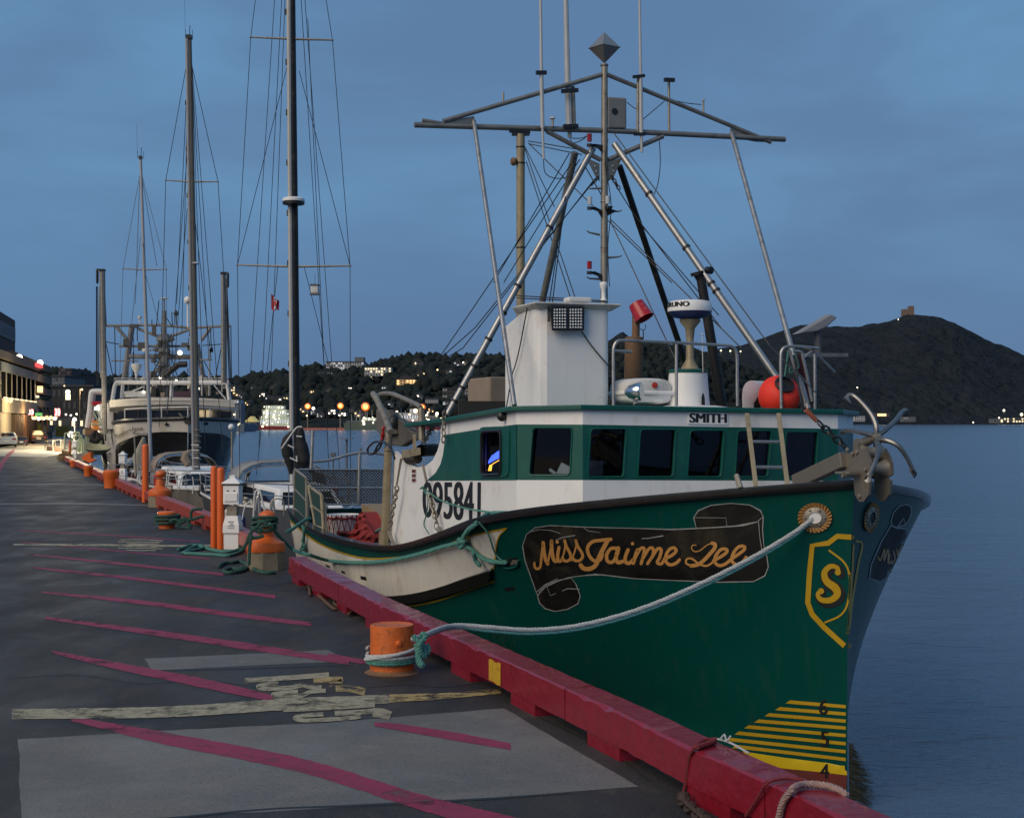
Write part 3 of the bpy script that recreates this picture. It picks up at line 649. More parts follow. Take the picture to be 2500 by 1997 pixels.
L = [([(215, 565), (222, 600), (245, 612), (264, 590), (272, 520), (282, 440), (288, 402)], 14), ([(286, 402), (292, 470), (305, 535), (322, 572)], 20), ([(322, 572), (336, 500), (350, 430), (358, 385)], 11), ([(352, 390), (354, 450), (364, 520), (380, 550), (397, 545)], 20),
     ([(412, 440), (402, 500), (404, 540), (418, 552), (434, 538)], 18), ([(434, 538), (455, 470), (462, 410), (457, 385)], 9), ([(457, 385), (470, 430), (500, 488), (505, 525), (480, 548), (452, 545), (440, 524)], 16),
     ([(512, 545), (538, 470), (552, 410), (546, 385)], 9), ([(546, 385), (560, 430), (592, 480), (600, 515), (576, 545), (540, 545), (525, 528)], 16),
     ([(757, 492), (740, 538), (690, 545), (650, 500), (640, 440), (680, 395), (750, 383), (825, 376)], 19), ([(800, 385), (770, 440), (735, 510), (705, 580), (660, 610), (610, 608), (585, 582)], 25),
     ([(868, 448), (825, 450), (792, 500), (800, 550), (840, 556), (874, 500), (888, 446)], 19), ([(885, 445), (866, 520), (880, 560), (920, 552)], 22), ([(962, 460), (940, 520), (946, 560), (976, 565), (1000, 540)], 20),
     ([(1037, 460), (1020, 510), (1004, 566)], 20), ([(1015, 530), (1060, 452), (1090, 450), (1085, 500), (1066, 570)], 17), ([(1080, 530), (1128, 452), (1160, 450), (1160, 500), (1118, 570)], 17), ([(1145, 530), (1195, 455), (1226, 460), (1214, 520), (1195, 560), (1225, 572), (1252, 540)], 18),
     ([(1252, 532), (1310, 505), (1345, 470), (1330, 445), (1295, 455), (1266, 500), (1265, 555), (1300, 580), (1345, 566), (1372, 540)], 18),
     ([(1504, 424), (1478, 424), (1468, 448), (1490, 474), (1535, 466), (1590, 424), (1632, 408)], 5), ([(1632, 408), (1656, 418), (1650, 450), (1615, 492), (1570, 540), (1520, 578), (1465, 588)], 21), ([(1465, 588), (1424, 566), (1432, 534), (1472, 532), (1530, 574), (1590, 588), (1642, 556)], 11),
     ([(1642, 548), (1710, 510), (1750, 476), (1740, 455), (1700, 460), (1660, 510), (1655, 560), (1690, 586), (1740, 572), (1790, 530)], 18), ([(1788, 532), (1850, 490), (1890, 455), (1880, 432), (1840, 440), (1800, 490), (1790, 550), (1830, 580), (1875, 560), (1902, 520)], 18)]
ms, mg = MB(), MB()
for pts, wd in L:
    q = smooth2(pts, 5); strip(ms, [cB(x+9, y+13) for x, y in q], (wd+36)/3.267, hm(.0075)); strip(mg, [cB(*p) for p in q], (wd*1.3+2)/3.267, hm(.011))
for c in ((398, 397), (998, 411)): disc(ms, cB(c[0]+8, c[1]+10), 7, hm(.0075)); disc(mg, cB(*c), 4.2, hm(.011))
ms.build('name_lettering_shadow', INK, hull, fix=False); mg.build('name_lettering', GOLD, hull, fix=False)
# shield with initial
mb = MB()
sh = [(1722, 257), (1655, 252), (1612, 285), (1535, 296), (1522, 430), (1514, 570), (1535, 625), (1595, 690), (1690, 776), (1708, 776)]
strip(mb, [c6(*p) for p in sh], 25/1.96, hm(.006)); mb.build('shield_outline', YELD, hull, fix=False)
mb = MB()
for pts in ([(1742, 275), (1772, 292), (1752, 390), (1725, 560), (1710, 690)], [(1617, 320), (1690, 380), (1713, 450), (1705, 570), (1670, 630), (1597, 664)], [(1730, 295), (1720, 500), (1704, 716)]): strip(mb, smooth2([c6(*p) for p in pts], 5), 9/1.96, hm(.006))
mb.build('shield_line', YELD, hull, fix=False)
sp = smooth2([(1664, 428), (1655, 402), (1622, 396), (1594, 425), (1604, 466), (1645, 498), (1655, 530), (1625, 556), (1582, 556), (1562, 532), (1574, 508)], 6)
sw = [interp(i/(len(sp)-1), [(0, 16), (.12, 20), (.5, 38), (.85, 22), (1, 14)]) for i in range(len(sp))]
ms = MB(); strip(ms, [c6(x+9, y+9) for x, y in sp], [(k+24)/1.96 for k in sw], hm(.0065)); ms.build('initial_shadow', INK, hull, fix=False)
ms = MB(); strip(ms, [c6(*p) for p in sp], [k/1.96 for k in sw], hm(.0105))
for c in ((1658, 424), (1578, 514)): disc(ms, c6(*c), 7.5, hm(.0105), 12)
ms.build('initial_lettering', YELD, hull, fix=False)
# port bow scroll
pc = [(428, 262), (440, 222), (470, 190), (500, 182), (526, 192), (528, 225), (515, 260), (500, 282), (455, 296), (432, 285)]
pb = [(428, 285), (455, 298), (500, 303), (552, 296), (520, 400), (492, 490), (470, 535), (420, 562), (370, 560), (322, 545), (330, 480), (380, 365)]
for q in (pb, pc): decal('name_scroll', BANNER, [cP(*p) for p in q], .004, 12)
mb = MB()
for q in (pb[:1]+pb[::-1], pc+pc[:1], [(500, 282), (490, 250), (460, 290)]): strip(mb, [cP(*p) for p in q], 3, hm(.0065), False)
mb.build('scroll_edge', BEDGE, hull, fix=False)
mb = MB()
for pts in ([(362, 440), (375, 455), (395, 400), (392, 460), (412, 400), (412, 470)], [(420, 425), (416, 470), (430, 460)], [(438, 410), (446, 450), (430, 470)], [(456, 405), (462, 450), (446, 470)], [(500, 380), (470, 400), (466, 450), (480, 440)], [(490, 390), (468, 480), (440, 520), (425, 500)]): strip(mb, smooth2([cP(*p) for p in pts], 4), 3.2, hm(.009))
mb.build('name_lettering', GOLD, hull, fix=False)
# hawse rosettes
def rosette(cx, cy, rx, ry, tilt=0):
    def e(r, a): 
        x, y = rx*r*math.cos(a), ry*r*math.sin(a); return (cx+x*math.cos(tilt)-y*math.sin(tilt), cy+x*math.sin(tilt)+y*math.cos(tilt))
    ro = MB(); n = 26
    for k in range(n):
        a = 2*math.pi*k/n; d = 2*math.pi/n
        q = [e(1.0, a), e(1.03, a+d*.5), e(1.0, a+d*.92), e(.68, a+d*1.7), e(.66, a+d*.85)]
        ro.add([hm(.012)(*q[0]), hm(.03)(*q[1]), hm(.012)(*q[2]), hm(.012)(*q[3]), hm(.012)(*q[4])], [(0, 1, 2, 3, 4)])
    o = ro.build('hawse_ring', P('rope_ring_paint', (.3, .15, .04), .6, var=.3, scale=30) if 'rope_ring_paint' not in MATS else MATS['rope_ring_paint'], hull, fix=False)
    fl = MB(); fl.add([hm(.016)(*e(.7, 2*math.pi*k/20)) for k in range(20)]+[hm(.03)(*e(.4, 2*math.pi*k/20)) for k in range(20)], [(k, (k+1) % 20, 20+(k+1) % 20, 20+k) for k in range(20)])
    for k in range(6): fl.ball(hm(.028)(*e(.57, 1.05*k)), .012, 6)
    fl.build('hawse_flange', GALV, o)
    h = MB(); h.add([hm(.02)(*e(.4, 2*math.pi*k/16)) for k in range(16)], [tuple(range(16))]); return h, o
h, o = rosette(1990, 1263, 41, 36); h.build('hawse_hole', WHITE, o, fix=False)  # pale disc stands in for the bright view through the first hole
h, o = rosette(2124, 1262, 17, 36, .18); h.build('hawse_hole', INK, o, fix=False)
for q in ([(1232, 1364), (1262, 1360), (1264, 1378), (1240, 1382)], [(1230, 1434), (1256, 1432), (1258, 1440), (1234, 1443)]): decal('fairlead', INK, q, .004, 8)
mb = MB(); mb.path(cat_rom([hm(.015)(*p) for p in [(1228, 1366), (1236, 1385), (1262, 1381), (1268, 1366)]], 4), .012, 6); mb.build('fairlead_lip', GREENC, hull, smooth=True)
mb = MB(); panel(mb, [(1252, 1366), (1264, 1365), (1264, 1376), (1246, 1378)], hm(.008)); mb.build('fairlead_roller', GALV, hull, fix=False)
for q in ([(706, 1332), (712, 1330), (714, 1342), (708, 1345)], [(880, 1405), (894, 1408), (896, 1417), (882, 1414)], [(796, 1377), (806, 1382), (806, 1387), (796, 1382)], [(834, 1392), (843, 1396), (843, 1401), (834, 1397)]): decal('scupper', INK, q, .006, 8)
# cap rail round the sheer, both sides
mb = MB(); prev = None
for sd in (1, -1):
    vs = []; q = [i*.25 for i in range(69)]
    for s in q:
        u, v, z = hullp(s, 1); du = hullp(s+.05, 1); n2 = Vector((-(du[1]-v), du[0]-u)); n2.normalize()
        if s == 0: n2 = Vector((-1, .0))
        for a, dz in ((.035, -.055), (.05, -.02), (.045, .03), (-.11, .03), (-.11, -.05)):
            vs.append(BP(u+n2.x*a, max(0, v+n2.y*a)*sd, z+dz))
    mb.add(vs, [(i*5+k, i*5+(k+1) % 5, (i+1)*5+(k+1) % 5, (i+1)*5+k) for i in range(len(q)-1) for k in range(5)])
mb.build('cap_rail', P('black_cap', (.012, .012, .012), .24, var=.3, scale=5, coat=.3, bump=.1, bscale=12), boat, smooth=True)
# inner bulwark, deck
mb = MB(); dv = []; q = [i*.5 for i in range(0, 35)]
for s in q:
    u, v, z = hullp(s, 1); v = max(0, v-.1); zd = z-(.35 if s < 5 else .62); v2 = max(0, hullp(s, (zd-WATER)/(z-WATER))[1]-.12)
    dv += [BP(u+.1, v, z), BP(u+.1, v2, zd), BP(u+.1, -v2, zd), BP(u+.1, -v, z)]
mb.add(dv, [(i*4+k, i*4+k+1, i*4+5+k, i*4+4+k) for i in range(len(q)-1) for k in range(3)]); mb.build('deck', P('deck_grey', (.16, .17, .17), .7, var=.3, dirt=.4), boat, fix=False)

# ------------------------------------------------------------------ wheelhouse
wh = None
P_a1, P_b0, P_b1, P_c1 = (3.55, 2.2), (2.93, 1.62), (2.93, -1.62), (3.55, -2.2)
def zpx(uv_, py): p = BP(uv_[0], uv_[1], 0); return EYE-(py-HZ)*p.y/FPX
roof_z = {'a1': zpx(P_a1, 1004), 'b0': zpx(P_b0, 1001), 'b1': zpx(P_b1, 1012)}
band = {'a1': zpx(P_a1, 1036), 'b0': zpx(P_b0, 1036.5), 'b1': zpx(P_b1, 1047)}
sill = {'a1': zpx(P_a1, 1172), 'b0': zpx(P_b0, 1172), 'b1': zpx(P_b1, 1174)}
def facet(pa, pb):
    a, b = BP(*pa, 0), BP(*pb, 0); n = Vector((-(b-a).y, (b-a).x, 0)).normalized()
    if n.dot(a-EYEV) < 0: n = -n
    return a, n
def fmap(pa, pb, off=0.0):
    a, n = facet(pa, pb); return lambda x, y: onplane(x, y, a, n)-n*off
def pxof(p): d = p-EYEV; return (CX+d.x/d.y*FPX, HZ-d.z/d.y*FPX)
def rrect(q, r=.12, n=3):       # rounded corners on a quad given TL TR BR BL
    o = []
    for i in range(4):
        p, a, b = Vector(q[i]), Vector(q[i-1]), Vector(q[(i+1) % 4]); A_ = p+(a-p)*r*(.8 if i % 2 else 1); B_ = p+(b-p)*r
        for k in range(n+1):
            t = k/n; o.append(tuple(A_*(1-t)**2+p*2*t*(1-t)+B_*t*t))
    return o
def wallseg(pa, pb, ka, kb, wins, nm):
    global wh
    a, n = facet(pa, pb); mp_ = fmap(pa, pb)
    A_ = lambda z: BP(*pa, z); B_ = lambda z: BP(*pb, z)
    zb = .35
    mb = MB(); mb.add([A_(zb), B_(zb), B_(sill[kb]), A_(sill[ka])], [(0, 1, 2, 3)])
    mb.add([A_(band[ka]), B_(band[kb]), B_(roof_z[kb]), A_(roof_z[ka])], [(0, 1, 2, 3)])
    o = mb.build('wheelhouse', WHITE, boat, fix=False) if wh is None else mb.build('front_panel', WHITE, wh, fix=False)
    if wh is None: wh = o
    outer = [pxof(A_(band[ka])), pxof(B_(band[kb])), pxof(B_(sill[kb])), pxof(A_(sill[ka]))]
    holes = [rrect(wq, .1) for wq in wins]
    mb = MB(); panel(mb, outer, mp_, holes)
    for h in holes:
        m = len(h); mb.add([mp_(*p) for p in h]+[mp_(*p)+n*.06 for p in h], [(i, (i+1) % m, m+(i+1) % m, m+i) for i in range(m)])
    mb.build('green_band', GREENC, wh, fix=False)
    for h in holes:
        mb = MB(); mb.add([mp_(*p)+n*.045 for p in h], [tuple(range(len(h)))]); wo = mb.build('window', GLASS, wh, fix=False)
        mb = MB(); mb.path([mp_(*p)-n*.002 for p in h]+[mp_(*h[0])-n*.002], .011, 5, False); mb.build('window_trim', GREENC, wh, smooth=True)
W1 = [[(1301, 1044), (1398, 1044), (1392, 1160), (1291, 1160)]]
WB = [[(1442, 1046), (1530, 1046), (1523, 1164), (1434, 1164)], [(1563, 1048), (1651, 1048), (1644, 1164), (1556, 1164)], [(1685, 1050), (1769, 1050), (1761, 1164), (1677, 1164)], [(1800, 1051), (1885, 1051), (1875, 1164), (1794, 1164)], [(1919, 1053), (1999, 1054), (1991, 1165), (1913, 1164)]]
wallseg(P_b0, P_b1, 'b0', 'b1', WB, 'f'); wallseg(P_a1, P_b0, 'a1', 'b0', W1, 's')
roof_z['c1'] = roof_z['b1']-.02; band['c1'] = band['b1']; sill['c1'] = sill['b1']
wallseg(P_b1, P_c1, 'b1', 'c1', [], 'p')
# starboard side wall with swept aft edge
SV = 2.2
s0 = lambda off=0: (lambda x, y: bv(x, y, SV)+SX*off)
side = [pxof(BP(3.55, SV, roof_z['a1'])), (1160, 1019), (1077, 1032), (1076, 1055), (1075, 1075), (1068, 1100), (1056, 1124), (1040, 1137), (1018, 1141), (985, 1125), (962, 1101), (955, 1200), (953, 1345), (1010, 1345), (1100, 1320), (1180, 1290), pxof(BP(3.55, SV, .35))]
corner_px = pxof(BP(3.55, SV, 1.5))[0]
wq = rrect([(1181, 1053), (1228, 1051), (1228, 1158), (1180, 1160)], .14)
mb = MB(); panel(mb, side, s0(), [wq]); mb.add([s0()(*p) for p in side]+[s0(-.06)(*p) for p in side], [(i, (i+1) % len(side), len(side)+(i+1) % len(side), len(side)+i) for i in range(len(side))])
mb.build('side_wall', WHITE, wh, fix=False)
gp = [(corner_px+.7, 1036), (1160, 1050), (1087, 1061.5), (1086, 1080), (1082, 1110), (1076, 1133), (1064, 1154), (1042, 1173.5), (1130, 1173), (corner_px+.7, 1172)]
mb = MB(); panel(mb, gp, s0(.004), [wq]); mb.build('green_band', GREENC, wh, fix=False)
sq = rrect([(1172, 1043), (1247, 1040), (1245, 1164), (1170, 1168)], .14)
mb = MB(); panel(mb, sq, s0(.02), [wq]); mb.add([s0(.02)(*p) for p in sq]+[s0(0)(*p) for p in sq], [(i, (i+1) % len(sq), len(sq)+(i+1) % len(sq), len(sq)+i) for i in range(len(sq))])
mb.build('window_surround', GREENC, wh, fix=False)
mb = MB(); mb.add([s0(-.02)(*p) for p in wq], [tuple(range(len(wq)))]); wo = mb.build('window', GLASS, wh, fix=False)
mb = MB(); mb.path([s0(.028)(*p) for p in wq]+[s0(.028)(*wq[0])], .02, 6, False); mb.build('window_frame', BLACK, wh, smooth=True)
# interior: a dark lining, dash shelf, chart, added glow for the side window's reflection
mb = MB(); zf = sill['b0']-.12
pl = [BP(3.1, 1.5, 0), BP(3.1, -1.5, 0), BP(3.7, -2.05, 0), BP(6.5, -2.05, 0), BP(6.5, 2.05, 0), BP(3.75, 2.05, 0)]
mb.prism([p+Vector((0, 0, zf-.05)) for p in pl], (0, 0, .05)); mb.prism([p+Vector((0, 0, roof_z['b1']-.1)) for p in pl], (0, 0, .03))
mb.box(BP(6.5, 0, (zf+roof_z['b0'])/2), (4.1, .04, 1.2), Matrix.Rotation(PHI, 3, 'Z')); mb.build('cabin_lining', INT, wh)
m_ = fmap(P_a1, P_b0, -.2)
mb = MB(); panel(mb, [cA(1405, 1078), cA(1558, 1160), cA(1545, 1192), cA(1350, 1192)], m_); mb.build('paper_sheet', PAPER, wh, fix=False)
mb = MB(); mb.path([m_(*cA(1290, 1150)), m_(*cA(1345, 1192))], .02, 6); mb.build('paper_roll', PAPER, wh)
mb = MB(); m2 = fmap(P_a1, P_b0, -.12); panel(mb, [cA(1772, 1065), cA(2000, 1065), cA(2000, 1210), cA(1772, 1210)], fmap(P_b0, P_b1, -.35)); mb.build('instrument_panel', GREYB, wh, fix=False)
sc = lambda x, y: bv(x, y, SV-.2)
mb = MB(); panel(mb, [cA(770, 1060), cA(800, 1010), cA(878, 955), cA(884, 1030), cA(830, 1055), cA(768, 1090)], sc); mb.build('screen', LREFB, wh, fix=False)  # added blue glow shape inside, stands in for a reflection in the pane
mb = MB(); strip(mb, [cA(878, 1052), cA(820, 1085), cA(785, 1110)], 2, sc); panel(mb, [cA(780, 1100), cA(808, 1100), cA(798, 1158), cA(765, 1158)], sc); mb.build('amber_reflection', LREFA, wh, fix=False)
# roof slab
rim = .06
def rz(u, v):
    k = (v+1.62)/3.24; z = roof_z['b1']*(1-k)+roof_z['b0']*k; return z-(.025*(u-2.93) if v < 1.7 else 0)
aft_z = zpx((6.66, SV), 1032)
rpoly = [(3.53, 2.28, roof_z['a1']), (2.88, 1.66, roof_z['b0']), (2.88, -1.66, roof_z['b1']), (3.53, -2.28, roof_z['b1']-.02), (8.6, -2.28, aft_z-.02), (8.6, 2.28, aft_z-.07), (6.6, 2.28, aft_z)]
mb = MB(); mb.prism([BP(*p) for p in rpoly], (0, 0, rim)); mb.build('roof', GREENC, wh, bevel=.012)
# aft face of wheelhouse
mb = MB(); mb.add([BP(6.7, SV, .4), BP(6.7, -SV, .4), BP(6.7, -SV, aft_z), BP(6.7, SV, aft_z)], [(0, 1, 2, 3)]); mb.add([BP(3.55, -SV, .35), BP(9.8, -SV, .35), BP(8.6, -SV, aft_z), BP(3.55, -SV, roof_z['c1'])], [(0, 1, 2, 3)]); mb.build('aft_wall', WHITE, wh, fix=False)
# registration number, name plate
mb = MB(); text(mb, '095841', [(1033, 1176), (1173, 1176), (1172, 1274), (1034, 1262)], s0(.004), 1.6); mb.build('registration_number', INK, wh, fix=False)
fm = fmap(P_b0, P_b1, .012)
mb = MB(); q = [cR(800, 1300), cR(1186, 1306), cR(1184, 1428), cR(798, 1420)]; mb.hexa([fmap(P_b0, P_b1, 0)(*p) for p in q], [fm(*p) for p in q]); pl_ = mb.build('name_plate', WHITE, wh)
mb = MB()
text(mb, 'SMITH', [cR(812, 1316), cR(1168, 1322), cR(1168, 1411), cR(812, 1405)], fmap(P_b0, P_b1, .014), 1.7)
mb.build('plate_lettering', INK, pl_, fix=False)
mb = MB(); mb.ball(s0(.05)(*cA(942, 626)), .06, 12, (1, .6, 1)); mb.build('horn', BLACK, wh, smooth=True)
mb = MB(); panel(mb, [cA(22, 1140), cA(66, 1140), cA(66, 1276), cA(22, 1276)], s0(.004)); nb = mb.build('notice', WORN, wh, fix=False)
mb = MB()
for k in range(3): panel(mb, [cA(26, 1146+k*44), cA(62, 1146+k*44), cA(62, 1176+k*44), cA(26, 1176+k*44)], s0(.006))
mb.build('notice_print', REDB, nb, fix=False)

# ------------------------------------------------------------------ on the roof
ZR = lambda u, v: rz(u, v)+rim
fu = 3.9
vl = uv(bu(1322, 990, fu))[1]; vr = uv(bu(1491, 990, fu))[1]; ua = uv(bv(1234, 990, vl+.04))[0]
zt = bu(1400, 745, fu).z; zt2 = bv(1284, 766, vl).z; zt3 = bv(1240, 797, vl).z
ring = []
for (u, v, z) in ((ua, vl+.05, zt3), ((ua*.4+fu*.6)+.1, vl+.05, zt2+.02), (fu+.16, vl+.045, zt), (fu+.05, vl+.02, zt), (fu, vl-.07, zt), (fu, vr+.07, zt), (fu+.03, vr+.02, zt), (fu+.1, vr, zt), (ua*.4+fu*.6, vr, zt), (ua, vr, zt3)): ring.append((u, v, z))
mb = MB(); n = len(ring); mb.add([BP(u, v, ZR(u, v)-.02) for u, v, z in ring]+[BP(u, v, z) for u, v, z in ring], [(i, (i+1) % n, n+(i+1) % n, n+i) for i in range(n)]+[(n, n+1, n+8, n+9), (n+1, n+2, n+7, n+8), (n+2, n+3, n+4, n+5, n+6, n+7)])
cas = mb.build('engine_casing', WHITE, wh, bevel=.03)
mb = MB(); zc = zt; vm = (vl+vr)/2; hw = abs(vl-vr)/2
q0 = [BP(fu+.02, vl+.03, zc-.06), BP(fu+.02, vr-.02, zc-.06), BP(fu+1.0, vr-.02, zc-.06), BP(fu+.8, vl+.06, zc-.06)]; q1 = [BP(fu-.1, vl+.12, zc), BP(fu-.1, vr-.1, zc), BP(fu+1.0, vr-.1, zc), BP(fu+.75, vl+.12, zc)]
mb.hexa(q0, q1); mb.hexa([p+Vector((0, 0, .0)) for p in q1], [p+Vector((0, 0, .02)) for p in q1]); mb.build('casing_cap', WORN, cas, bevel=.01)
mb = MB(); mb.box(bu(1410, 733, fu+.2), (.3, .2, .06), Matrix.Rotation(PHI, 3, 'Z')); mb.build('vent_hood', WORN, cas, bevel=.02)
# LED floodlight
fl = MB(); FL = [cX(806, 218), cX(1068, 215), cX(1064, 390), cX(822, 392)]
fl.hexa([bu(*p, fu-.03) for p in FL], [bu(*p, fu-.12) for p in FL]); flo = fl.build('floodlight', BLACK, wh, bevel=.012)
le = MB()
for i in range(11):
    for j in range(7):
        x = 842+i*20; y = 236+j*22
        if 5 == i: continue
        le.ball(bu(*cX(x, y), fu-.122), .0125, 6, (1, .4, 1))
le.build('lens_array', LENS, flo, smooth=True)
mb = MB(); mb.bar(bu(*cX(800, 225), fu-.02), bu(*cX(800, 320), fu-.1), .03, .02); mb.path(cat_rom([bu(*cX(*p), fu-.02) for p in [(1045, 395), (1100, 480), (1180, 580), (1240, 650), (1265, 720)]], 4), .008, 5); mb.build('cable', BLACK, flo)
mb = MB(); mb.path(cat_rom([bv(*cX(*p), vl+.09) for p in [(640, 210), (622, 300), (580, 520), (545, 660), (525, 720), (480, 970)]], 4), .008, 5); mb.build('cable', BLACK, cas)
# brown box behind the casing
mb = MB(); bz = [BP(6.9, 1.5, aft_z), BP(6.9, .3, aft_z), BP(7.9, .3, aft_z), BP(7.9, 1.5, aft_z)]
u_b = 7.0; p0 = bu(1157, 1006, u_b); p1 = bu(1196, 1004, u_b); p2 = bu(1240, 1000, u_b); h_ = bu(1192, 920, u_b).z
v0_ = uv(bu(1196, 1000, u_b))[1]; vb = uv(bv(1157, 1000, 0))[0]
mb.hexa([BP(7, v0_, aft_z), BP(7, v0_-1.2, aft_z), BP(8.1, v0_-1.2, aft_z), BP(8.1, v0_, aft_z)], [BP(7, v0_, h_), BP(7, v0_-1.2, h_), BP(8.1, v0_-1.2, h_), BP(8.1, v0_, h_)])
mb.build('tan_locker', TANCV, wh, bevel=.02)
# guard rails of tube
def tubes(name, mat, runs, u, r, parent, n=8):
    mb = MB()
    for q in runs: mb.path(cat_rom([bu(*p, u) for p in q], 4) if len(q) > 2 else [bu(*p, u) for p in q], r, n)
    return mb.build(name, mat, parent, smooth=True)
rl = [cR(*p) for p in [(72, 1240), (70, 1000), (70, 740), (78, 660), (110, 615), (180, 605), (400, 615), (700, 628), (1000, 645), (1180, 655), (1240, 672), (1270, 720), (1280, 800), (1280, 1000), (1283, 1245)]]
tubes('roof_rail', ALU, [rl, [cR(685, 640), cR(685, 1245)], [cR(80, 708), cR(250, 718)]], 3.05, .019, wh)
rr_ = [cR(*p) for p in [(1710, 1275), (1705, 1000), (1705, 760), (1718, 700), (1760, 668), (1850, 664), (1960, 672), (2075, 682)]]
tubes('roof_rail', ALU, [rr_, [cR(2035, 735), cR(2037, 1000), cR(2037, 1290)], [cR(1790, 695), cR(1850, 900), cR(1930, 1150), cR(1950, 1280)], [cR(1910, 720), cR(1960, 950), cR(2010, 1200)], [cR(1830, 712), cR(1890, 715), cR(1920, 740)], [cR(1930, 770), cR(2010, 710)]], 3.15, .02, wh)
mb = MB()
for q in ([(1780, 700), (1760, 850), (1740, 980)], [(1850, 740), (1880, 860), (1850, 900), (1900, 960), (1960, 1020)], [(1800, 850), (1790, 920), (1830, 900), (1800, 860)]): mb.path(cat_rom([bu(*cR(*p), 3.3) for p in q], 4), .013, 5)
mb.solo('rope_tangle', ROPEG, 'tangled pale green rope hung over the short rail beside the orange buoy', 'rope')
mb = MB(); panel(mb, [cR(*p) for p in [(1860, 740), (1900, 735), (1960, 950), (2000, 1190), (1940, 1130), (1890, 900)]], lambda x, y: bu(x, y, 3.35)); mb.prism([p+AX*.05 for p in mb.v[:6]], AX*.03); mb.solo('red_cloth', P('maroon_cloth', (.07, .015, .025), .9), 'dark maroon cloth hung between the roof rail tubes', 'cloth')
# life raft canister
rc = thing('life_raft', 'white life raft canister on the wheelhouse roof with round red reflector', 'life raft', bu(1562, 992, 3.9))
mb = MB(); c = bu(*cR(335, 1110), 4.0); XR = -SX
prof = lambda w_, h_, d_: [(w_*math.cos(a), h_*math.sin(a)) for a in [0, .35, .8, 1.2, 1.57, 1.95, 2.35, 2.8, 3.14]]
def canister(y0, sgn, h_, name, mat):
    vs = []; w_ = .30
    for k, (du, sc_) in enumerate(((-.3, .8), (-.27, .97), (-.2, 1), (.2, 1), (.27, .97), (.3, .8))):
        for a in range(13):
            t = math.pi*a/12; cx_, sz_ = math.cos(t), math.sin(t)
            cx_ = math.copysign(abs(cx_)**.55, cx_); sz_ = sz_**.6
            vs.append(c+XR*(cx_*w_*sc_)+AX*(du)+Vector((0, 0, y0+sgn*sz_*h_*sc_)))
    m = MB(); m.add(vs, [(i*13+j, i*13+j+1, i*13+14+j, i*13+13+j) for i in range(5) for j in range(12)]+[tuple(range(13)), tuple(65+j for j in range(13))])
    return m.build(name, mat, rc, smooth=True)
canister(.0, 1, .165, 'upper_shell', WORN); canister(-.03, -1, .12, 'lower_shell', WHITE)
mb = MB(); mb.box(c-Vector((0, 0, .015)), (.64, .64, .05), Matrix.Rotation(PHI, 3, 'Z')); mb.build('seam_band', WHITE, rc, bevel=.015)
mb = MB(); mb.lathe([(.0, 0), (.036, 0), (.036, .012), (.0, .016)], bu(*cR(473, 1042), 3.69), -AX, 14); mb.build('reflector', P('red_reflector', (.5, .04, .02), .25), rc, smooth=True)
# searchlight
sl = thing('searchlight', 'chrome searchlight with round glass in front of the life raft', 'searchlight', bu(*cR(295, 1240), 3.2))
dr = (-AX*.62-SX*.72).normalized(); c = bu(*cR(345, 1105), 3.2)
mb = MB(); mb.lathe([(.03, -.2), (.075, -.15), (.1, -.06), (.106, -.005), (.1, .005)], c, dr, 20); mb.build('lamp_housing', CHROME, sl, smooth=True)
mb = MB(); mb.lathe([(.098, .006), (.07, -.005), (.025, -.03), (.0, -.032)], c, dr, 20); mb.build('lamp_glass', LENS, sl, smooth=True)
mb = MB(); mb.tube(c-Vector((0, 0, .1))-dr*.08, bu(*cR(295, 1240), 3.2), .02, .04); mb.build('lamp_stand', ALU, sl, smooth=True)
# rusty exhausts with the red bucket on top
ex = thing('exhaust_pipe', 'rusty brown exhaust pipe behind the life raft', 'exhaust pipe', bu(*cR(270, 1000), 5.4))
mb = MB(); a = bu(*cR(265, 1010), 5.4); b = bu(*cR(275, 570), 5.4); mb.lathe([(.125, 0), (.122, (b-a).length-.01), (.1, (b-a).length)], a, b-a, 18); mb.build('lower_pipe', RUST, ex, smooth=True)
mb = MB(); mb.tube(bu(*cR(288, 620), 5.4), bu(*cR(292, 330), 5.4), .052, .052, 14); mb.build('upper_pipe', RUST, ex, smooth=True)
mb = MB(); a = bu(*cR(290, 245), 5.38); b = bu(*cR(352, 410), 5.38); L_ = (b-a).length
mb.lathe([(.0, 0), (.1, 0), (.104, .01), (.128, L_-.012), (.135, L_), (.126, L_-.006), (.1, .02), (0, .02)], a, (b-a)-AX*.1, 22)
bk = mb.build('bucket', REDP, None, smooth=True, origin=tuple(b)); tag(bk, 'upturned red plastic bucket covering the rusty exhaust pipe', 'bucket')
mb = MB(); mb.path(cat_rom([bu(*cR(*p), 5.38) for p in [(330, 490), (360, 505), (382, 490), (385, 450)]], 4), .005, 5); mb.path([bu(*cR(362, 505), 5.38), bu(*cR(362, 600), 5.38)], .007, 5); mb.build('bucket_handle', WIRE, bk)
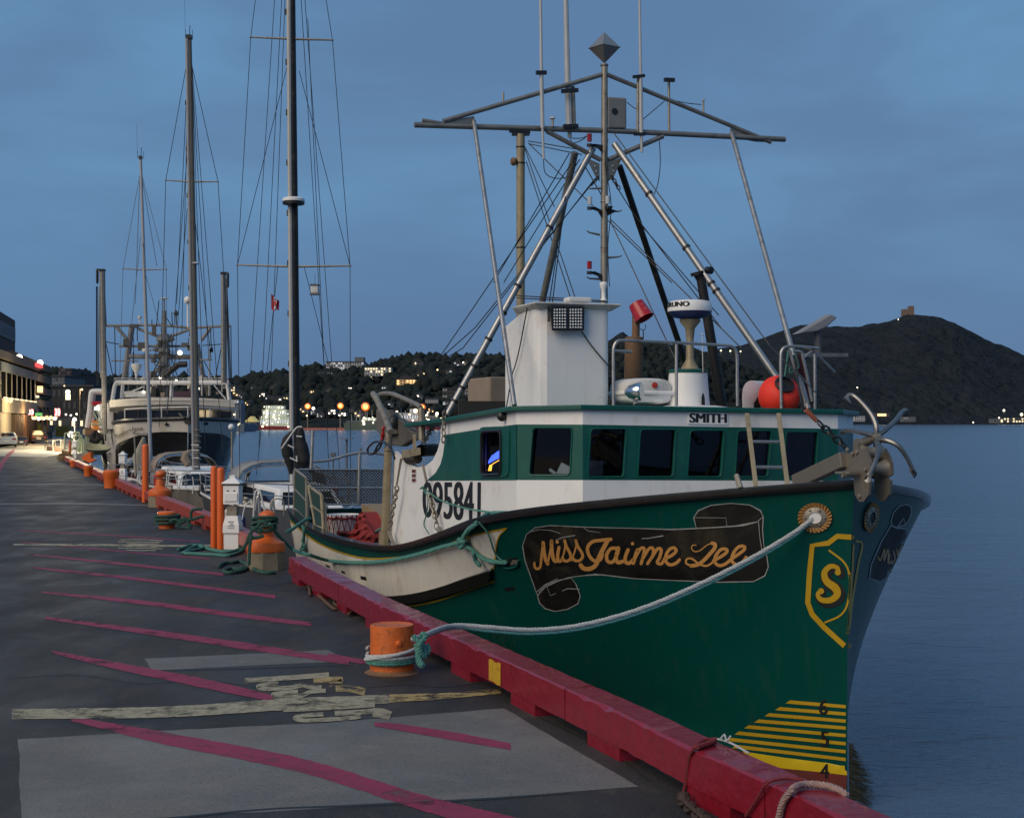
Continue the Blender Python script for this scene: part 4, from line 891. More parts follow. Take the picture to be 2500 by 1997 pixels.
# radar on its pedestal
pu = 3.8
mb = MB(); c0_ = bu(*cR(800, 1250), pu); c1_ = bu(*cR(790, 915), pu); hgt = (c1_-c0_).length
mb.lathe([(.34, -.05), (.265, 0), (.232, hgt), (.2, hgt+.005)], c0_, (0, 0, 1), 24); ped = mb.build('radar_pedestal', WHITE, boat, smooth=True)
mb = MB(); mb.lathe([(.24, 0), (.245, .03), (.2, .045), (0, .05)], c0_+Vector((0, 0, hgt-.01)), (0, 0, 1), 24); mb.build('pedestal_lid', GREENC, ped, smooth=True)
rb = bu(*cR(818, 400), pu); c2 = c0_+Vector((0, 0, hgt+.03)); c2 = Vector((rb.x, rb.y, c2.z))
mb = MB(); mb.lathe([(.12, 0), (.05, .12), (.045, (rb-c2).length*.6), (.06, (rb-c2).length*.82), (.125, (rb-c2).length*.95), (.13, (rb-c2).length)], c2, (0, 0, 1), 16); mb.build('radar_stand', TAN, ped, smooth=True)
h1 = bu(*cR(820, 325), pu).z-rb.z; h2 = bu(*cR(820, 215), pu).z-rb.z; rw = abs((bu(*cR(1020, 320), pu)-bu(*cR(620, 320), pu)).length)/2
mb = MB(); mb.lathe([(.1, .005), (rw*.75, .025), (rw*.98, h1), (rw*.985, h1+.002)], rb, (0, 0, 1), 32); mb.build('radar_base', BLUE, ped, smooth=True)
mb = MB(); mb.lathe([(rw*.995, h1), (rw, h1+.02), (rw*.985, h2*.78), (rw*.88, h2*.94), (rw*.6, h2), (0, h2+.004)], rb, (0, 0, 1), 32); dome = mb.build('radar_dome', WHITE, ped, smooth=True)
def cyl(x, y):          # lettering wrapped round the dome: x angle, y height
    a = R(x); d = Vector((math.sin(a), -math.cos(a), 0)); return rb+d*(rw*1.004)+Vector((0, 0, h1+.02+(h2-h1)*y))
mb = MB(); text(mb, 'FURUNO', [(-98, .64), (-9, .64), (-9, .2), (-98, .2)], cyl, 1.4); mb.build('dome_lettering', INK, dome, fix=False)
mb = MB(); mb.path([bu(*cR(945, 915), pu-.25), bu(*cR(937, 560), pu-.25)], .005, 5); mb.ball(bu(*cR(937, 545), pu-.25), .014, 6); mb.build('whip_aerial', WORN, ped)
mb = MB(); panel(mb, smooth2([cR(*p) for p in [(930, 1235), (932, 1160), (945, 1118), (960, 1150), (966, 1235)]], 3), lambda x, y: bu(x, y, pu-.3)); mb.build('pedestal_vent', INK, ped, fix=False)
mb = MB(); mb.lathe([(.42, 0), (.44, .03), (.3, .05)], BP(pu-.2, uv(c0_)[1]+.05, ZR(pu, -.3)+.0), (0, 0, 1), 20); mb.build('roof_hatch', WHITE, ped, smooth=True)
# dark raking pole, cowl, orange buoy, ladder, open scanner
pole = thing('boom_pole', 'thick blackened pole raking up behind the radar dome', 'pole', bu(*cR(1130, 1255), 4.6))
mb = MB(); mb.tube(bu(*cR(1135, 1275), 4.6), bu(*cR(925, 0), 4.6), .068, .06, 12); mb.tube(bu(*cR(925, 5), 4.6), bu(1702, 668, 4.6), .06, .056, 12); mb.build('pole_shaft', DARKP, pole, smooth=True)
mb = MB(); mb.tube(bu(1703, 672, 4.6), bu(1701, 664, 4.6), .085, .085, 12); mb.build('pole_collar', DARKP, pole); 
mb = MB(); mb.lathe([(.02, -.05), (.045, -.04), (.05, .04), (.0, .045)], bu(1731, 660, 4.5), -AX+Vector((.5, 0, -.2)), 12); mb.build('camera', BLACK, pole, smooth=True)
mb = MB(); cq = smooth2([cR(*p) for p in [(1330, 1262), (1328, 1120), (1345, 1050), (1380, 1008), (1430, 998), (1470, 1030), (1490, 1100)]], 3)+[cR(1485, 1150), cR(1440, 1215), cR(1440, 1266)]
f0 = [bu(*p, 3.7) for p in cq]; mb.prism(f0, AX*.25-SX*.35); mb.build('vent_cowl', WHITE, wh, smooth=True)
mb = MB(); panel(mb, [cR(1442, 1215), cR(1500, 1130), cR(1510, 1266), cR(1442, 1266)], lambda x, y: bu(x, y, 3.69)); mb.build('cowl_mouth', INK, wh, fix=False)
by = thing('buoy', 'big round orange inflatable buoy with black plug on the wheelhouse roof', 'buoy', bu(1902, 996, 3.4))
c = bu(*cR(1690, 1152), 3.4); br = (bu(*cR(1875, 1150), 3.4)-bu(*cR(1505, 1150), 3.4)).length/2
ax_ = (bu(*cR(1742, 1030), 3.2)-c).normalized()
mb = MB(); mb.lathe([(.0, -br*1.0)]+[(br*math.sin(t), -br*math.cos(t)) for t in [math.pi*k/14 for k in range(1, 12)]]+[(br*.48, br*.86), (br*.45, br*.92)], c, ax_, 28); mb.v = [c+(p-c)*(1+.05*noise.noise(p*5.5)) for p in mb.v]; mb.build('buoy_body', BUOY, by, smooth=True)
mb = MB(); mb.lathe([(br*.47, br*.84), (br*.46, br*1.0), (br*.36, br*1.03), (br*.34, br*.92), (0, br*.92)], c, ax_, 20); mb.build('buoy_plug', BLACK, by, smooth=True)
ld = thing('ladder', 'weathered wooden ladder leaning on the wheelhouse front', 'ladder', bu(1885, 1188, 2.4))
uL = lambda y: 2.82-(y-1010)/175*.5
for a, b in (([(565, 830)], [(632, 1378)]), ([(802, 830)], [(868, 1362)])):
    p, q = cN(*a[0]), cN(*b[0]); mb = MB(); mb.bar(bu(*p, uL(p[1])), bu(*q, uL(q[1])), .05, .035); mb.build('ladder_rail', TAN, ld, bevel=.004)
for (a, b) in (((600, 1040), (822, 1042)), ((622, 1230), (846, 1232))):
    p, q = cN(*a), cN(*b); mb = MB(); mb.tube(bu(*p, uL(p[1])), bu(*q, uL(q[1])), .018, .018, 8); mb.build('rung', ALU, ld, smooth=True)
sr = thing('radar_scanner', 'grey open array radar scanner bar turned edge-on on a post by the roof rail', 'radar scanner', bu(1998, 870, 5.2))
mb = MB(); mb.prism([bu(*cH(*p), 5.2) for p in [(660, 258), (885, 126), (932, 148), (860, 212), (800, 240)]], AX*.16); mb.build('scanner_bar', P('scanner_grey', (.24, .24, .25), .5), sr, bevel=.02)
mb = MB(); mb.tube(bu(*cH(800, 225), 5.3), bu(*cH(800, 400), 5.3), .05, .05, 10); mb.build('scanner_post', P('scanner_post_grey', (.08, .08, .09), .6), sr)
mb = MB(); mb.bar(bu(*cH(700, 398), 5.3), bu(*cH(962, 398), 5.3), .3, .05); mb.build('scanner_platform', ALUD, sr)
# ------------------------------------------------------------------ mast, crosstrees and rigging of the fishing boat
MU = 6.36
T = lambda x, y, u=MU: bu(*cT(x, y), u)
mast = MB(); mast.tube(bu(1475, 790, MU), bu(1476, 157, MU), .052, .044, 12)
mo = mast.build('mast', GALV, boat, smooth=True)
for z in (352, 1085, 1330): MB().lathe([(.056, -.012), (.058, 0), (.056, .012)], T(1090, z), (0, 0, 1), 10).build('mast_band', ALUD, mo)
mb = MB(); c = T(1090, 258); r_ = .215; q = [c+Vector((0, 0, r_*1.0)), c-Vector((0, 0, r_*1.02))]; e = [c+(SX*math.cos(a)+AX*math.sin(a))*r_*1.02 for a in (.45, .45+math.pi/2, .45+math.pi, .45+4.712)]
mb.add(q+e, [(0, 2, 3), (0, 3, 4), (0, 4, 5), (0, 5, 2), (1, 3, 2), (1, 4, 3), (1, 5, 4), (1, 2, 5)])
for a, b in zip(e, e[1:]+e[:1]): mb.tube(a, b, .008, .008, 5)
mb.build('radar_reflector', P('reflector_metal', (.34, .32, .3), .4, .7, var=.15), mo)
mb = MB(); mb.tube(T(70, 672), T(1075, 702), .038, .038, 10); mb.tube(T(1105, 702), T(2060, 750), .038, .038, 10); mb.build('crosstree', ALUD, mo, smooth=True)
mb = MB(); mb.tube(T(225, 652), T(1078, 402), .032, .032, 8); mb.tube(T(1105, 402), T(1985, 765), .032, .032, 8); mb.tube(T(112, 648), T(230, 668), .03, .03, 8); mb.build('crosstree_stay', ALUD, mo, smooth=True)
mb = MB(); mb.tube(T(780, 705), T(1070, 860), .034, .034, 8); mb.tube(T(1110, 860), T(1405, 733), .034, .034, 8); mb.build('crosstree_brace', ALUD, mo, smooth=True)
for q in ([(245, 650), (390, 625), (398, 662), (230, 672)], [(1770, 690), (1985, 765), (1905, 762), (1765, 735)]):
    mb = MB(); mb.prism([T(*p) for p in q], AX*.02); mb.build('gusset', ALUD, mo)
for q in ([(995, 850), (1065, 880), (1065, 975), (1045, 950)], [(1110, 870), (1185, 848), (1140, 955), (1112, 975)]):
    mb = MB(); panel(mb, [cT(*p) for p in q], lambda x, y: bu(x, y, MU-.02), [[cT(q[0][0]*.5+q[2][0]*.5+dx+8*math.cos(a), (q[0][1]+q[2][1])/2+dy+9*math.sin(a)) for a in [k*1.05 for k in range(6)]] for dx, dy in ((-6, -14), (8, 12))] if 0 else []); mb.prism([T(*p) for p in q], AX*.015); g = mb.build('gusset_plate', ALUD, mo)
    mb = MB()
    for dx, dy in ((-2, -20), (4, 8)): mb.ball(T(sum(p[0] for p in q)/4+dx, sum(p[1] for p in q)/4+dy, MU-.03), .012, 6)
    mb.build('bolt', LENS, g)
mb = MB(); mb.hexa([T(*p, MU-.05) for p in [(1108, 522), (1208, 528), (1208, 692), (1110, 690)]], [T(*p, MU+.1) for p in [(1108, 522), (1208, 528), (1208, 692), (1110, 690)]]); hb = mb.build('hailer_box', P('hailer_grey', (.17, .17, .165), .55), mo, bevel=.02)
mb = MB(); mb.lathe([(.045, 0), (.045, .004), (0, .004)], T(1146, 600, MU-.053), -AX, 16); mb.build('hailer_hole', INK, hb)
# whip aerials and their posts
def tb(name, mat, runs, parent, n=8):
    mb = MB()
    for a, b, r1, r2, du in runs: mb.tube(T(*a, MU+du), T(*b, MU+du), r1, r2, n)
    return mb.build(name, mat, parent, smooth=True)
for runs in ([((764, 855), (758, 690), .017, .018, -.06), ((758, 690), (752, 392), .027, .027, -.06), ((752, 392), (744, -260), .022, .016, -.06)], [((904, 740), (902, 690), .03, .03, .05), ((902, 690), (893, 440), .045, .045, .05), ((893, 440), (876, -300), .04, .03, .05)], [((1291, 820), (1289, 720), .02, .02, -.06), ((1289, 720), (1285, 410), .027, .027, -.06), ((1285, 410), (1276, -240), .02, .014, -.06)]):
    tb('whip_aerial', P('aerial_white', (.42, .43, .43), .45) if 'aerial_white' not in MATS else MATS['aerial_white'], runs, mo)
for run_ in [((928, 685), (922, 465), .026, .026, .06), ((1268, 725), (1270, 410), .018, .018, -.02), ((1438, 712), (1436, 432), .018, .018, 0), ((1622, 612), (1622, 545), .013, .013, 0), ((547, 552), (547, 498), .014, .014, 0), ((812, 682), (812, 640), .016, .016, -.05)]: tb('aerial_post', GALV, [run_], mo)
for a, b, w_ in (((724, 392), (778, 392), .05), ((860, 492), (948, 486), .05), ((1244, 415), (1306, 408), .04), ((1412, 430), (1466, 432), .05), ((870, 680), (948, 678), .05), ((1250, 722), (1310, 722), .04), ((580, 705), (690, 712), .04)): MB().bar(T(*a, MU-.07), T(*b, MU-.07), w_, w_).build('aerial_clamp', BLACK, mo)
mb = MB()
for x, y in ((811, 636), (1622, 538)): mb.ball(T(x, y, MU-.05), .045 if x < 900 else .028, 10, (1, 1, .4))
mb.build('gps_antenna', WORN, mo, smooth=True)
# nav lights on brackets
for x, y, mt, bx, by_ in ((1010, 740, REDL, 1080, 800), (1012, 1078, LENS, 1078, 1150), (1108, 1074, LENS, 1108, 1140), (1010, 1424, REDL, 1078, 1495)):
    mb = MB(); mb.lathe([(.032, -.055), (.034, .05), (.0, .055)], T(x, y, MU-.08), (0, 0, 1), 12); lo = mb.build('nav_light', mt, mo, smooth=True)
    mb = MB(); mb.lathe([(.036, -.07), (.036, -.03), (0, -.03)], T(x, y+22, MU-.08), (0, 0, 1), 12); mb.prism([T(x-15, y+36, MU-.08), T(x+30, y+34, MU-.08), T(bx, by_-20, MU-.03), T(bx, by_+20, MU-.03), T(x+50, y+60, MU-.08)], AX*.02); mb.build('light_bracket', BLACK, lo)
for (a, b, c_) in (((1070, 1012), (1015, 1015), (1000, 1004)), ((1110, 1138), (1170, 1136), (1184, 1130)), ((1065, 1262), (1010, 1250), (995, 1240)), ((1110, 1385), (1170, 1380), (1184, 1374)), ((1065, 1500), (1010, 1497), (995, 1488))):
    mb = MB(); mb.path([T(*a, MU-.03), T(*b, MU-.03), T(*c_, MU-.03)], [.018, .012, .008], 6); mb.build('mast_step', ALUD, mo)
# tripod legs and side struts
def leg(name, mat, a, b, r, n=10, bands=()):
    mb = MB(); mb.tube(a, b, r, r, n)
    o = mb.build(name, mat, mo, smooth=True); d = (b-a)
    for t in bands: MB().tube(a+d*(t-.004), a+d*(t+.004), r*1.25, r*1.25, n).build('cable_tie', BLACK, o)
    return o
topS = bu(1448, 362, MU); topP = bu(1500, 352, MU)
footS = bv(1092, 1012, 2.15); leg('mast_leg', ALU, topS, footS, .046, 10, (.3, .52, .62, .72, .82, .9, .95))
footP = bu(1905, 935, 4.5); leg('mast_leg', ALU, topP, footP, .046, 10, (.22, .45, .6, .63))
leg('mast_leg', ALUD, bu(1404, 372, MU+.3), bu(1322, 745, MU+1.4), .05); leg('mast_leg', DARKP, bu(1512, 405, MU+.2), bu(1712, 1000, MU+1.6), .045)
leg('side_strut', ALU, bu(1157, 296, MU), bu(1256, 990, 3.5), .03); leg('side_strut', ALU, bu(1786, 325, MU), bu(1974, 1000, 3.1), .034)
gp_ = thing('gallows_post', 'tall weathered steel post standing behind the white engine casing', 'post', bu(1272, 1000, 9.3))
mb = MB(); mb.tube(bu(1271, 1000, 9.3), bu(1271, 318, 9.3), .068, .068, 14); mb.build('post_shaft', TAN, gp_, smooth=True)
for y in (360, 399, 605): MB().lathe([(.072, -.012), (.074, 0), (.072, .012)], bu(1271, y, 9.3), (0, 0, 1), 12).build('post_band', BLACK, gp_)
MB().box(bu(1271, 325, 9.3), (.28, .1, .08)).build('post_head', BLACK, gp_)
mb = MB(); mb.lathe([(.05, -.04), (.07, 0), (.05, .04)], bu(1254, 395, 9.3), SX, 12); mb.build('post_block', RUST, gp_, smooth=True)
# standing wires
W = MB(); W2 = MB()
w = lambda a, b, ua, ub, r=.008, m=W: m.tube(bu(*a, ua), bu(*b, ub), r, r, 5)
for a, b, ua, ub in (((1290, 345), (1440, 370), 9.3, MU), ((1292, 352), (1420, 378), 9.3, MU), ((1290, 350), (1640, 690), 9.3, 6), ((1282, 365), (1405, 730), 9.3, 7.3), ((1285, 395), (1395, 735), 9.3, 7.3), ((1282, 360), (1353, 505), 9.3, 8), ((1390, 375), (1205, 690), MU+.2, 8.5), ((1395, 400), (1065, 885), MU+.2, 10.3), ((1415, 390), (1230, 690), MU+.2, 9), ((1455, 437), (1160, 800), MU, 9), ((1450, 440), (1130, 850), MU, 9.5), ((1380, 480), (1340, 745), MU, 7), ((1375, 520), (1348, 745), MU, 7), ((1430, 410), (1470, 480), MU, MU),
    ((1492, 435), (1545, 520), MU, MU), ((1545, 520), (1760, 800), MU, 5.5), ((1495, 320), (1880, 845), MU, 4), ((1490, 535), (1810, 850), MU, 4.2), ((1490, 540), (1650, 880), MU, 5.2), ((1570, 555), (1755, 770), MU+.5, 6), ((1800, 245), (1925, 262), MU, MU) if 0 else ((1130, 850), (1062, 890), 9.5, 10.2),
    ((1262, 722), (1480, 735), 7, 6), ((1262, 728), (1480, 738), 7, 6), ((1160, 800), (1064, 885), 9, 10.2)): w(a, b, ua, ub)
w((1880, 845), (1995, 962), 4, 2.0); w((1980, 850), (2040, 910), 3.4, .6, .013); w((1938, 868), (1960, 1003), 3.2, 2.6, .012)
W.build('standing_rigging', WIRE, mo)
mb = MB()
for q, u in (([(1327, 390), (1330, 420), (1345, 433), (1370, 436), (1400, 425), (1420, 400)], MU-.1), ([(1530, 250), (1545, 262), (1556, 268)], MU), ([(1391, 337), (1400, 350), (1425, 340), (1430, 332)], MU), ([(1395, 338), (1420, 338), (1440, 330)], MU), ([(1610, 345), (1612, 400), (1606, 450), (1595, 480)], MU), ([(1560, 300), (1590, 275), (1622, 248)], MU), ([(1640, 245), (1680, 253), (1712, 256)], MU), ([(1488, 700), (1484, 600), (1492, 500), (1478, 400), (1484, 340)], MU-.06)):
    mb.path(cat_rom([bu(*p, u) for p in q], 4), .006, 4)
mb.build('aerial_cable', WIRE, mo)
mb = MB(); ps = [bu(*p, 2.0+.0) for p in [cN(1005, 800), cN(1090, 885)]]; mb.tube(ps[0], ps[1], .03, .028, 8); mb.build('stay_sleeve', P('orange_sleeve_worn', (.38, .11, .06), .8), mo)
mb = MB(); q = [bu(*cN(*p), 1.6) for p in [(960, 745), (1005, 800)]]; mb.tube(*q, .012, .012, 6); chain(mb, [bu(*cN(*p), 1.2) for p in [(1095, 890), (1190, 980), (1310, 1085)]], .12, .012); mb.build('turnbuckle', WIRE, mo)
mb = MB(); chain(mb, [bu(1461, 432, MU-.05), bu(1443, 452, MU-.05)], .07, .01); chain(mb, [bu(1493, 430, MU-.05), bu(1512, 462, MU-.05)], .07, .01); chain(mb, [bu(1400, 385, MU), bu(1402, 410, MU)], .06, .01); mb.build('shackle', WIRE, mo)
mb = MB(); mb.lathe([(.035, 0), (.05, .05), (.03, .09), (.035, .2), (.06, .26), (.05, .3), (0, .31)], bu(1474, 743, 6.2), (0, 0, 1), 12); mb.build('satellite_aerial', WHITE, mo, smooth=True)

# ------------------------------------------------------------------ bow roller and grapnel
br_ = thing('anchor_roller', 'weathered metal anchor roller bracket fixed over the stem head', 'anchor roller', BP(.1, 0, zs(0)))
mb = MB()
for v in (.13,):
    mb.bar(bv(*cN(935, 1345), v), bv(*cN(1300, 1175), v), .1, .15)
mb.build('roller_arm', P('bare_aluminium', (.19, .17, .14), .5, .4, var=.2, dirt=.4, dirtcol=(.16, .12, .07)), br_, bevel=.01)
PLQ = [(1300, 1140), (1360, 1110), (1360, 1040), (1385, 1015), (1400, 1050), (1400, 1100), (1440, 1090), (1470, 1140), (1490, 1200), (1495, 1290), (1455, 1310), (1485, 1335), (1475, 1440), (1440, 1488), (1405, 1490), (1375, 1440), (1365, 1345), (1365, 1310), (1275, 1310), (1262, 1270), (1295, 1262)]
for v in (.12, -.1):
    mb = MB(); v_, f_ = cdt([cN(*p) for p in PLQ]); a = [bv(*p, .12)+SX*(v-.12) for p in v_]; m = len(PLQ); b = [p-SX*.025 for p in a]; mb.add(a+b, f_+[tuple(reversed([i+len(a) for i in t])) for t in f_]+[(i, (i+1) % m, len(a)+(i+1) % m, len(a)+i) for i in range(m)])
    o = mb.build('cheek_plate', MATS['bare_aluminium'], br_)
for p in ((1322, 1100), (1392, 1118), (1455, 1248), (1412, 1448), (1360, 1130), (1290, 1300)): MB().lathe([(.02, 0), (.02, .015), (0, .02)], bv(*cN(*p), .125), SX, 8).build('roller_bolt', GALV, br_)
mb = MB(); c = bv(*cN(1530, 1240), 0); mb.lathe([(.02, -.1), (.085, -.1), (.05, -.03), (.05, .03), (.085, .1), (.02, .1)], c, SX, 16); c2 = bv(*cN(1500, 1120), 0); mb.lathe([(.02, -.1), (.07, -.1), (.045, 0), (.07, .1), (.02, .1)], c2, SX, 16); mb.build('roller', GALV, br_, smooth=True)
mb = MB(); mb.path(cat_rom([bv(*cN(*p), -.12) for p in [(1520, 1140), (1560, 1160), (1590, 1220), (1590, 1280), (1540, 1305), (1480, 1300)]], 4), .02, 6); mb.build('roller_guard', GALV, br_, smooth=True)
mb = MB(); mb.bar(bv(*cN(1260, 1270), .2), bv(*cN(1370, 1272), .2), .1, .02); mb.build('roller_lip', GALV, br_)
gr = thing('grapnel_anchor', 'galvanised grapnel anchor with five curved arms on the bow roller', 'anchor', at(*cN(1450, 1060), 13.9))
N3 = lambda x, y, Y: at(*cN(x, y), Y)
mb = MB(); mb.tube(N3(1415, 1062, 14.2), N3(1545, 1000, 13.75), .055, .035, 10); mb.build('shank', GALV, gr, smooth=True)
for q in ([(1528, 1000, 13.8), (1535, 930, 13.8), (1505, 850, 13.85), (1445, 770, 13.9), (1375, 702, 13.95), (1335, 688, 14), (1322, 700, 14)], [(1530, 1005, 13.8), (1600, 955, 13.85), (1680, 880, 14), (1725, 820, 14.2), (1750, 806, 14.3)], [(1522, 995, 13.8), (1430, 972, 13.95), (1350, 957, 14.15), (1295, 962, 14.3)], [(1540, 1025, 13.75), (1620, 1032, 13.65), (1700, 1072, 13.6), (1760, 1150, 13.6), (1800, 1230, 13.6), (1818, 1268, 13.6)], [(1540, 1030, 13.75), (1552, 1110, 13.5), (1525, 1200, 13.4), (1480, 1300, 13.35)]):
    P3 = [N3(*p) for p in q]; s = cat_rom(P3, 5); m = len(s)
    mb = MB(); mb.path(s, [.029-.011*i/(m-1) for i in range(m)], 8); tip = s[-1]; d = (s[-1]-s[-3]).normalized()
    hk = (P3[0]-tip).normalized(); mb.path([tip-d*.02, tip+d*.03, tip+d*.02+hk*.07], [.024, .034, .005], 6); mb.build('anchor_arm', P('anchor_metal', (.2, .2, .2), .38, .8, var=.35, scale=14, dirt=.4, dirtcol=(.16, .13, .08)) if 'anchor_metal' not in MATS else MATS['anchor_metal'], gr, smooth=True)
mb = MB(); mb.tube(bv(*cN(485, 1290), 1.4), bv(*cN(515, 1390), 1.4), .025, .03, 8); mb.build('rail_stanchion', GALV, boat)

# ------------------------------------------------------------------ working deck aft
Sx = lambda x, y, v: bv(*cS(x, y), v)
pv = 2.3
hl_ = thing('hauler_davit', 'weathered steel davit with net hauler standing by the low rail', 'davit', Sx(1125, 1700, pv))
mb = MB(); mb.tube(Sx(1115, 1720, pv), Sx(1150, 800, pv), .066, .06, 12); mb.build('davit_post', TAN, hl_, smooth=True)
mb = MB(); mb.tube(Sx(1105, 1720, pv), Sx(1112, 1600, pv), .08, .08, 10); mb.tube(Sx(1150, 800, pv), Sx(1150, 780, pv), .075, .075, 12); mb.build('post_sleeve', TAN, hl_)
mb = MB(); mb.tube(Sx(1155, 800, pv-.02), Sx(1155, 620, pv-.02), .06, .055, 10); mb.path(cat_rom([Sx(*p, pv+.05) for p in [(1175, 620), (1120, 480), (1050, 320), (1005, 245)]], 4), [.05]*13, 10); mb.build('davit_arm', GALV, hl_, smooth=True)
mb = MB(); mb.path(cat_rom([Sx(*p, pv-.1) for p in [(1040, 285), (1075, 250), (1180, 245), (1300, 290), (1430, 350), (1470, 380)]], 4), .035, 8); mb.tube(Sx(1475, 385, pv-.1), Sx(1480, 700, pv-.1), .05, .05, 8); mb.build('davit_brace', GALV, hl_, smooth=True)
mb = MB(); dq = [(1030, 400), (1035, 600), (1080, 680), (1180, 750), (1280, 760), (1390, 690), (1385, 620), (1300, 520), (1210, 470), (1180, 420), (1150, 470), (1060, 380)]
mb.prism([Sx(*p, pv-.35) for p in dq], -SX*.12); mb.prism([Sx(1040, 420, pv-.25), Sx(1150, 400, pv-.25), Sx(1195, 640, pv-.25), Sx(1090, 660, pv-.25)], -SX*.1); mb.build('hauler_sheave', P('hauler_cover', (.11, .1, .085), .75, var=.3, bump=.2), hl_, bevel=.02)
mb = MB(); mb.ball(Sx(1210, 535, pv-.3), .1, 12, (1, .6, 1.4)); mb.build('hauler_motor', BLACK, hl_, smooth=True)
mb = MB(); mb.hexa([Sx(*p, pv-.02) for p in [(1282, 800), (1465, 770), (1470, 840), (1285, 885)]], [Sx(*p, pv-.3) for p in [(1282, 800), (1465, 770), (1470, 840), (1285, 885)]]); mb.hexa([Sx(*p, pv-.05) for p in [(1390, 640), (1425, 640), (1425, 780), (1390, 780)]], [Sx(*p, pv-.12) for p in [(1390, 640), (1425, 640), (1425, 780), (1390, 780)]]); mb.build('hauler_bracket', TAN, hl_, bevel=.008)
mb = MB(); mb.tube(Sx(1470, 800, pv-.2), Sx(1620, 790, pv-.5), .09, .09, 12); mb.tube(Sx(1360, 880, pv-.1), Sx(1440, 880, pv-.1), .09, .07, 10); mb.build('hydraulic_drum', P('drum_dark', (.05, .045, .035), .5, .3, dirt=.4), hl_, smooth=True)
mb = MB()
for q in ([(1090, 720), (1020, 715), (955, 775), (960, 830), (1010, 830), (1070, 770), (1095, 720), (1150, 745), (1190, 810), (1215, 880)], [(1085, 720), (1050, 750), (1020, 810), (1000, 830)]): mb.path(cat_rom([Sx(*p, pv+.1) for p in q], 5), .017, 6)
mb.build('hydraulic_hose', BLACK, hl_, smooth=True)
mb = MB(); mb.path(cat_rom([Sx(*p, pv+.06) for p in [(1105, 560), (1100, 640), (1085, 715)]], 4), [.02, .03, .02, .02, .03, .03, .035, .03, .02], 6); mb.build('red_lashing', REDP, hl_)
mb = MB(); mb.path(cat_rom([Sx(*p, pv-.1) for p in [(1240, 300), (1290, 450), (1340, 560), (1390, 600), (1440, 610), (1440, 580)]], 4), .008, 5); mb.build('hose_line', BLACK, hl_)
# chains on the house side
mb = MB(); chain(mb, [Sx(*p, SV+.12) for p in [(1240, 1150), (1215, 1280), (1190, 1400), (1165, 1570)]], .11, .013); mb.build('rail_chain', GALV, boat)
for p_, q_, r1_, r2_ in (((1278, 880), (1232, 1150), .02, .014), ((1490, 940), (1525, 1100), .02, .02), ((1645, 1560), (1665, 1610), .04, .05)): MB().tube(Sx(*p_, SV+.1), Sx(*q_, SV+.1), r1_, r2_, 6).build('chain_stopper', GALV, boat)
MB().path(cat_rom([Sx(*p, SV+.1) for p in [(1160, 1580), (1190, 1680), (1240, 1740)]], 4), .03, 6).build('chain_stopper', GALV, boat)
mb = MB(); chain(mb, [Sx(*p, SV+.1) for p in [(1560, 1230), (1590, 1360), (1615, 1480), (1625, 1560)]], .11, .012); chain(mb, [Sx(*p, SV-.3) for p in [(1610, 520), (1540, 640), (1490, 740)]], .12, .012); chain(mb, [Sx(*p, SV+.08) for p in [(1700, 410), (1690, 720)]], .1, .012); mb.build('rail_chain', GALV, boat)
St = lambda x, y: bu(*cS(x, y), 16.7)
# stern rail with mesh fence
mf = thing('mesh_fence', 'chain link fence panel on the stern behind the working deck', 'fence', St(640, 1340))
mb = MB(); mb.path(cat_rom([St(*p) for p in [(415, 905), (520, 900), (640, 875), (760, 840), (880, 820), (1000, 822), (1110, 835)]], 4), .032, 8); mb.tube(St(415, 600), St(400, 980), .036, .036, 8); mb.tube(St(872, 815), St(862, 1340), .036, .036, 8)
for y in (985, 1163, 1325): mb.tube(St(270, y), St(1110, y), .022, .022, 6)
mb.build('fence_frame', ALU, mf, smooth=True)
mb = MB()
for a, b, y0, y1 in ((270, 1110, 990, 1322),):
    h = y1-y0; st = 30
    for k in range(int((b-a+h)/st)):
        for sg in (1, -1):
            x0 = a-h+k*st if sg > 0 else a+k*st; x1 = x0+h if sg > 0 else x0-h
            ya, yb = y0, y1; xa, xb = x0, x1
            def clip(xa, ya, xb, yb):
                m = (yb-ya)/(xb-xa)
                pts = []
                for x, y in ((xa, ya), (xb, yb)):
                    if x < a: y += (a-x)*m; x = a
                    if x > b: y += (b-x)*m; x = b
                    pts.append((x, y))
                return pts
            p, q = clip(xa, ya, xb, yb)
            if abs(p[0]-q[0]) > 4: mb.tube(St(*p), St(*q), .011, .011, 4)
tag(mb.build('fence_mesh', WIRE, mf), kind='stuff')
mb = MB()
for q in ([(810, 990), (862, 985), (862, 1060)], [(810, 1163), (862, 1163), (862, 1215)]): mb.prism([St(*p) for p in q], AX*.02)
mb.build('fence_gusset', TAN, mf)
